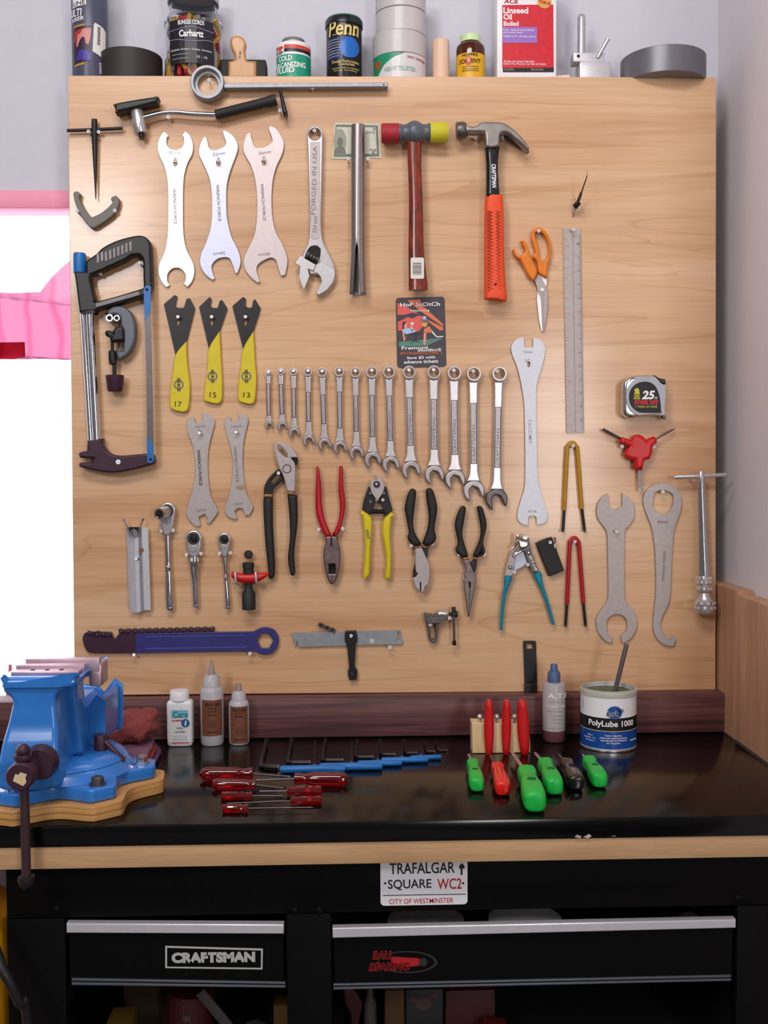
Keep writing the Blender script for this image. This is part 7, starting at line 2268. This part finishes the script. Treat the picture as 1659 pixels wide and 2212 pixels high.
for (x0_, x1_), py, sh, rp_, lab in th:
    r_ = rp_ * sc(B(x0_, py).y)
    z_ = BZ + r_ + .0004
    A_, E_ = B(x0_, py, z_), B(x1_, py - 2, z_)
    t = thing('t_handle_hex_key', lab, 'hex key', Vector((A_.x, A_.y, BZ)), group='blue T handled hex keys')
    along('handle', t, A_, E_, [(0, 0), (0, r_ * .75), (.03, r_), (.97, r_), (1, r_ * .75), (1, 0)], m_bluep, 22)
    mpx = sh[0]
    M_ = A_ + (E_ - A_) * ((mpx - x0_) / (x1_ - x0_))
    S_ = B(sh[0] + 2, sh[1], z_ - r_ * .3)
    S_.y = min(S_.y, SY - .004)
    d = (S_ - M_).normalized()
    along('collar', t, M_ + d * r_ * .8, M_ + d * (r_ * .8 + .018), [(0, r_ * .7), (.6, r_ * .55), (1, r_ * .4)], m_bluep, 14)
    along('shaft', t, M_ + d * (r_ * .8 + .015), S_, [(0, r_ * .3), (1, r_ * .3)], m_blacks, 6)

# ------------------------------------------------------------------ rags


def rag_slab(t, q, z0, z1, mat, seed):
    loop = [(v.x, v.y) for v in (B(a, b, (z0 + z1) / 2) for a, b in q)]
    me = shape_mesh([smooth_poly(loop, 6)], z1 - z0, (z1 - z0) * .45, 3)
    bm = bmesh.new()
    bm.from_mesh(me)
    bmesh.ops.triangulate(bm, faces=bm.faces)
    for _ in range(2):
        bmesh.ops.subdivide_edges(bm, edges=[e_ for e_ in bm.edges if e_.calc_length() > .010], cuts=1)
        bmesh.ops.triangulate(bm, faces=bm.faces)
    for v in bm.verts:
        v.co += Vector((noise.noise(v.co * 45 + Vector((seed, 0, 0))), noise.noise(v.co * 45 + Vector((0, seed, 0))), noise.noise(v.co * 60 + Vector((0, 0, seed))) * .5)) * .0022
        v.co.z += (z0 + z1) / 2
    bm.to_mesh(me)
    bm.free()
    put('cloth_fold', me, mat, t, 80)


m_rag1 = M('purple_rag', (96, 62, 100), .95, nz=.15, ns=200, bump=.3)
m_rag2 = M('rust_orange_rag', (138, 52, 32), .95, nz=.15, ns=200, bump=.3)
m_rag3 = M('mauve_rag', (124, 82, 104), .95, nz=.15, ns=200, bump=.3)
m_rag4 = M('brick_red_rag', (136, 62, 60), .95, nz=.18, ns=150, bump=.4)
z_ = BZ + .0014
for lab, q, h_, mm in (('purple folded rag at the bottom of the rag pile', [(228, 1634), (262, 1644), (290, 1656), (318, 1680), (346, 1630), (344, 1616), (320, 1604), (228, 1606)], .009, m_rag1),
                       ('rust orange folded rag in the middle of the rag pile', [(228, 1626), (262, 1636), (290, 1650), (314, 1667), (337, 1620), (334, 1604), (228, 1602)], .010, m_rag2),
                       ('mauve folded rag just under the red rag', [(228, 1616), (262, 1626), (290, 1642), (309, 1655), (331, 1608), (328, 1592), (228, 1594)], .009, m_rag3)):
    t = thing('folded_rag', lab, 'rag', B(290, 1650, BZ), group='folded rags by the vise')
    rag_slab(t, q, z_, z_ + h_, mm, len(lab))
    z_ += h_ + .0008
t = thing('folded_rag', 'crumpled brick red rag on top of the rag pile by the vise', 'rag', B(290, 1650, BZ), group='folded rags by the vise')
bm = bmesh.new()
bmesh.ops.create_icosphere(bm, subdivisions=5, radius=1)
c_ = Vector((P(283, 1590, -.158).x, -.158, z_))
for v in bm.verts:
    n_ = v.co.copy()
    sx_ = math.copysign(abs(n_.x) ** .7, n_.x)
    sy_ = math.copysign(abs(n_.y) ** .75, n_.y)
    sz_ = n_.z
    p_ = Vector((sx_ * .046, sy_ * .040, (sz_ * .5 + .5) * (.046 + .014 * n_.x + .012 * n_.y)))
    w_ = noise.noise(p_ * 42) * .009 + abs(noise.noise(p_ * Vector((70, 70, 110)).x * .9)) * .004
    v.co = c_ + p_ + n_ * w_
    v.co.z = max(v.co.z, z_ + .0004 + (0 if n_.z < 0 else .001))
put('cloth_body', bm_mesh(bm), m_rag4, t, 80)

# ------------------------------------------------------------------ the vise
VX, VY = -.527, -.350
t = thing('bench_vise', 'large bright blue bench vise bolted to a plywood base', 'vise', Vector((VX, VY, BZ)))
lob = [8, 68, 128, -172, -112, -52]


def lobed(r_lobe, r_in, wdt):
    out = []
    for a in sorted(lob):
        a_ = R(a)
        for da, rr in ((-24, r_in), (-wdt, r_lobe * .985), (-wdt * .4, r_lobe), (wdt * .4, r_lobe), (wdt, r_lobe * .985), (24, r_in)):
            out.append((VX + rr * math.cos(a_ + R(da)), VY + rr * math.sin(a_ + R(da))))
    return smooth_poly(out, 4, 60)


xy_plate('base_board', t, [lobed(.150, .122, 10)], BZ + .0006, BZ + .0225, m_ply, .001)
xy_plate('base_flange', t, [lobed(.136, .104, 9)], BZ + .0230, BZ + .043, m_blue, .003)
lathe('swivel_base', t, Vector((VX, VY, BZ + .0432)), (0, 0, 1), [(0, 0), (0, .106), (.010, .097), (.0145, .094), (.0152, .092), (.016, .094), (.022, .089), (.028, .076), (.028, 0)], m_blue, 64)
for i, a in enumerate(lob):
    p_ = Vector((VX + .116 * math.cos(R(a)), VY + .116 * math.sin(R(a)), BZ + .0432))
    lathe('bolt', t, p_, (0, 0, 1), [(0, 0), (0, .0125), (.002, .0125), (.002, .0095), (.0105, .0092), (.0118, .0075), (.0118, 0)], m_chrome if i in (0, 4) else m_dsteel, 6 if i in (0, 3) else 20, 30)
# front (moving) jaw
y1, y0 = -.466, -.392
v8 = Z(0, 1380, .2622)


def yo(q, y):
    return [(v.x, v.z) for v in (P(a, b, y) for a, b in v8(q))]


fj = smooth_poly(yo([(35, 322), (15, 340), (6, 385), (10, 445), (50, 480), (82, 520), (75, 600), (45, 740), (20, 860), (2, 1000), (-10, 1120), (0, 1215), (80, 1238), (300, 1235), (440, 1215), (490, 1185), (502, 1080), (492, 940), (474, 780), (455, 620), (447, 520), (462, 470), (520, 425), (590, 405), (618, 385), (622, 330), (612, 322)], y1), 4, 60)
fo = xz_plate('front_jaw', t, [fj], y0, y1, m_blue, .008, 4)
bm = bmesh.new()
bm.from_mesh(fo.data)
oz = origin(t)
for i in range(14):
    bmesh.ops.bisect_plane(bm, geom=list(bm.verts) + list(bm.edges) + list(bm.faces), plane_co=(0, 0, BZ + .05 + .011 * i - oz.z), plane_no=(0, 0, 1))
for v in bm.verts:
    z = v.co.z + oz.z - BZ
    if v.co.y + oz.y < -.45:
        # the cheek runs back under the jaw, then swells forward to the foot
        v.co.y += .006 * max(0, min(1, (z - .115) / .05)) - .012 * (1 - max(0, min(1, (z - .085) / .05))) - (.006 if z > .192 else 0)
bmesh.ops.recalc_face_normals(bm, faces=bm.faces)
bm.to_mesh(fo.data)
bm.free()
for p in fo.data.polygons:
    p.use_smooth = True
fo.data.set_sharp_from_angle(angle=R(50))
fz = P(80, 1464, y1).z
jx0, jx1 = P(8, 1463, y1).x, P(166, 1463, y1).x
m_jaw = M('worn_jaw_steel', (196, 168, 180), .4, .7, nz=.08)
box('jaw_plate', t, ((jx0 + jx1) / 2, -.409, fz + .003), (jx1 - jx0 - .004, .018, .012), m_jaw, .001)
box('jaw_cap', t, ((jx0 + jx1) / 2, -.432, fz + .002), (jx1 - jx0 - .006, .026, .005), m_jaw, .0015)
for i in range(3):
    lathe('jaw_screw', t, Vector((jx0 + (jx1 - jx0) * (.3 + .2 * i), -.432, fz + .0044)), (0, 0, 1), [(0, 0), (0, .0035), (.0008, .0035), (.0008, 0)], m_hole, 14)
# rear (fixed) jaw and body
ry0, ry1 = -.396, -.345
dx_ = .012
rj = [(x_ + dx_, z_ + .002) for x_, z_ in fj]
rj = [(x_, max(z_, BZ + .0718)) for x_, z_ in rj]
xz_plate('rear_jaw', t, [rj], ry0 + .052, ry0 + .0045, m_blue, .006, 3)
box('jaw_plate', t, ((jx0 + jx1) / 2 + dx_, -.3885, fz + .004), (jx1 - jx0 + .006, .014, .02), m_jaw, .001)
box('jaw_side', t, (jx1 + .008, -.372, fz - .012), (.020, .045, .036), m_jaw, .005)
body = smooth_poly([(v.x, v.z) for v in (P(a, b, -.33) for a, b in [(60, 1520), (168, 1520), (184, 1537), (190, 1540), (214, 1509), (223, 1516), (223, 1590), (214, 1640), (206, 1668), (60, 1668)])], 3, 35)
body = [(x_, max(z_, BZ + .0718)) for x_, z_ in body]
xz_plate('anvil_body', t, [body], -.215, ry0 + .056, m_blue, .006, 3)
box('slide_bar', t, (VX - .01, -.37, BZ + .112), (.05, .15, .045), m_blue, .004)
# screw and handle
hc = P(42, 1679, -.535)
lathe('screw_collar', t, Vector((hc.x + .014, -.4785, hc.z + .006)), (0, -1, 0), [(0, 0), (0, .025), (.008, .025), (.013, .023), (.020, .021), (.020, 0)], m_purpd, 36)
lathe('screw_head', t, Vector((hc.x, -.499, hc.z)), (0, -1, 0), [(0, 0), (0, .018), (.008, .0195), (.034, .0195), (.037, .0175), (.037, 0)], m_purpd, 36)
yh = -.5185
tube('handle_rod', t, [P(50, 1634, yh), P(54, 1760, yh), P(57, 1896, yh)], [.0066, .0066, .0066], M('brown_black_steel', (66, 46, 50), .4, .3), 18)
lathe('handle_knob', t, P(50, 1640, yh), (0, 0, 1), [(0, 0), (0, .012), (.004, .0128), (.007, .012), (.0075, .0085), (.009, .0095), (.014, .0098), (.019, .007), (.0215, .003), (.022, 0)], m_purpd, 24)
lathe('handle_knob', t, P(57, 1892, yh), (0, 0, -1), [(0, 0), (0, .0075), (.001, .0115), (.006, .012), (.012, .010), (.018, .005), (.019, 0)], m_blacks, 24)
yq = -.5362
xz_plate('price_sticker', t, [[(v.x, v.z) for v in (P(a, b, yq) for a, b in [(28, 1687), (33, 1672), (40, 1674), (44, 1668), (58, 1673), (55, 1680), (57, 1690), (50, 1698)])]], -.5359, -.5366, M('beige_sticker', (206, 186, 146), .7), 0)
# swivel lock lever
lp_ = Vector((VX + .088, -.362, BZ + .076))
lp_ = P(219, 1634, -.33)
lathe('swivel_lock', t, Vector((P(219, 1634, -.356).x, -.356, BZ + .0716)), (0, 0, 1), [(0, 0), (0, .0105), (.020, .0105), (.023, .009), (.023, 0)], m_purpd, 20)
tube('lock_lever', t, [P(222, 1597, -.358), P(245, 1620, -.364), P(264, 1640, -.368), P(266, 1645, -.368)], [.0042, .0042, .0046, .004], m_purpd, 14)
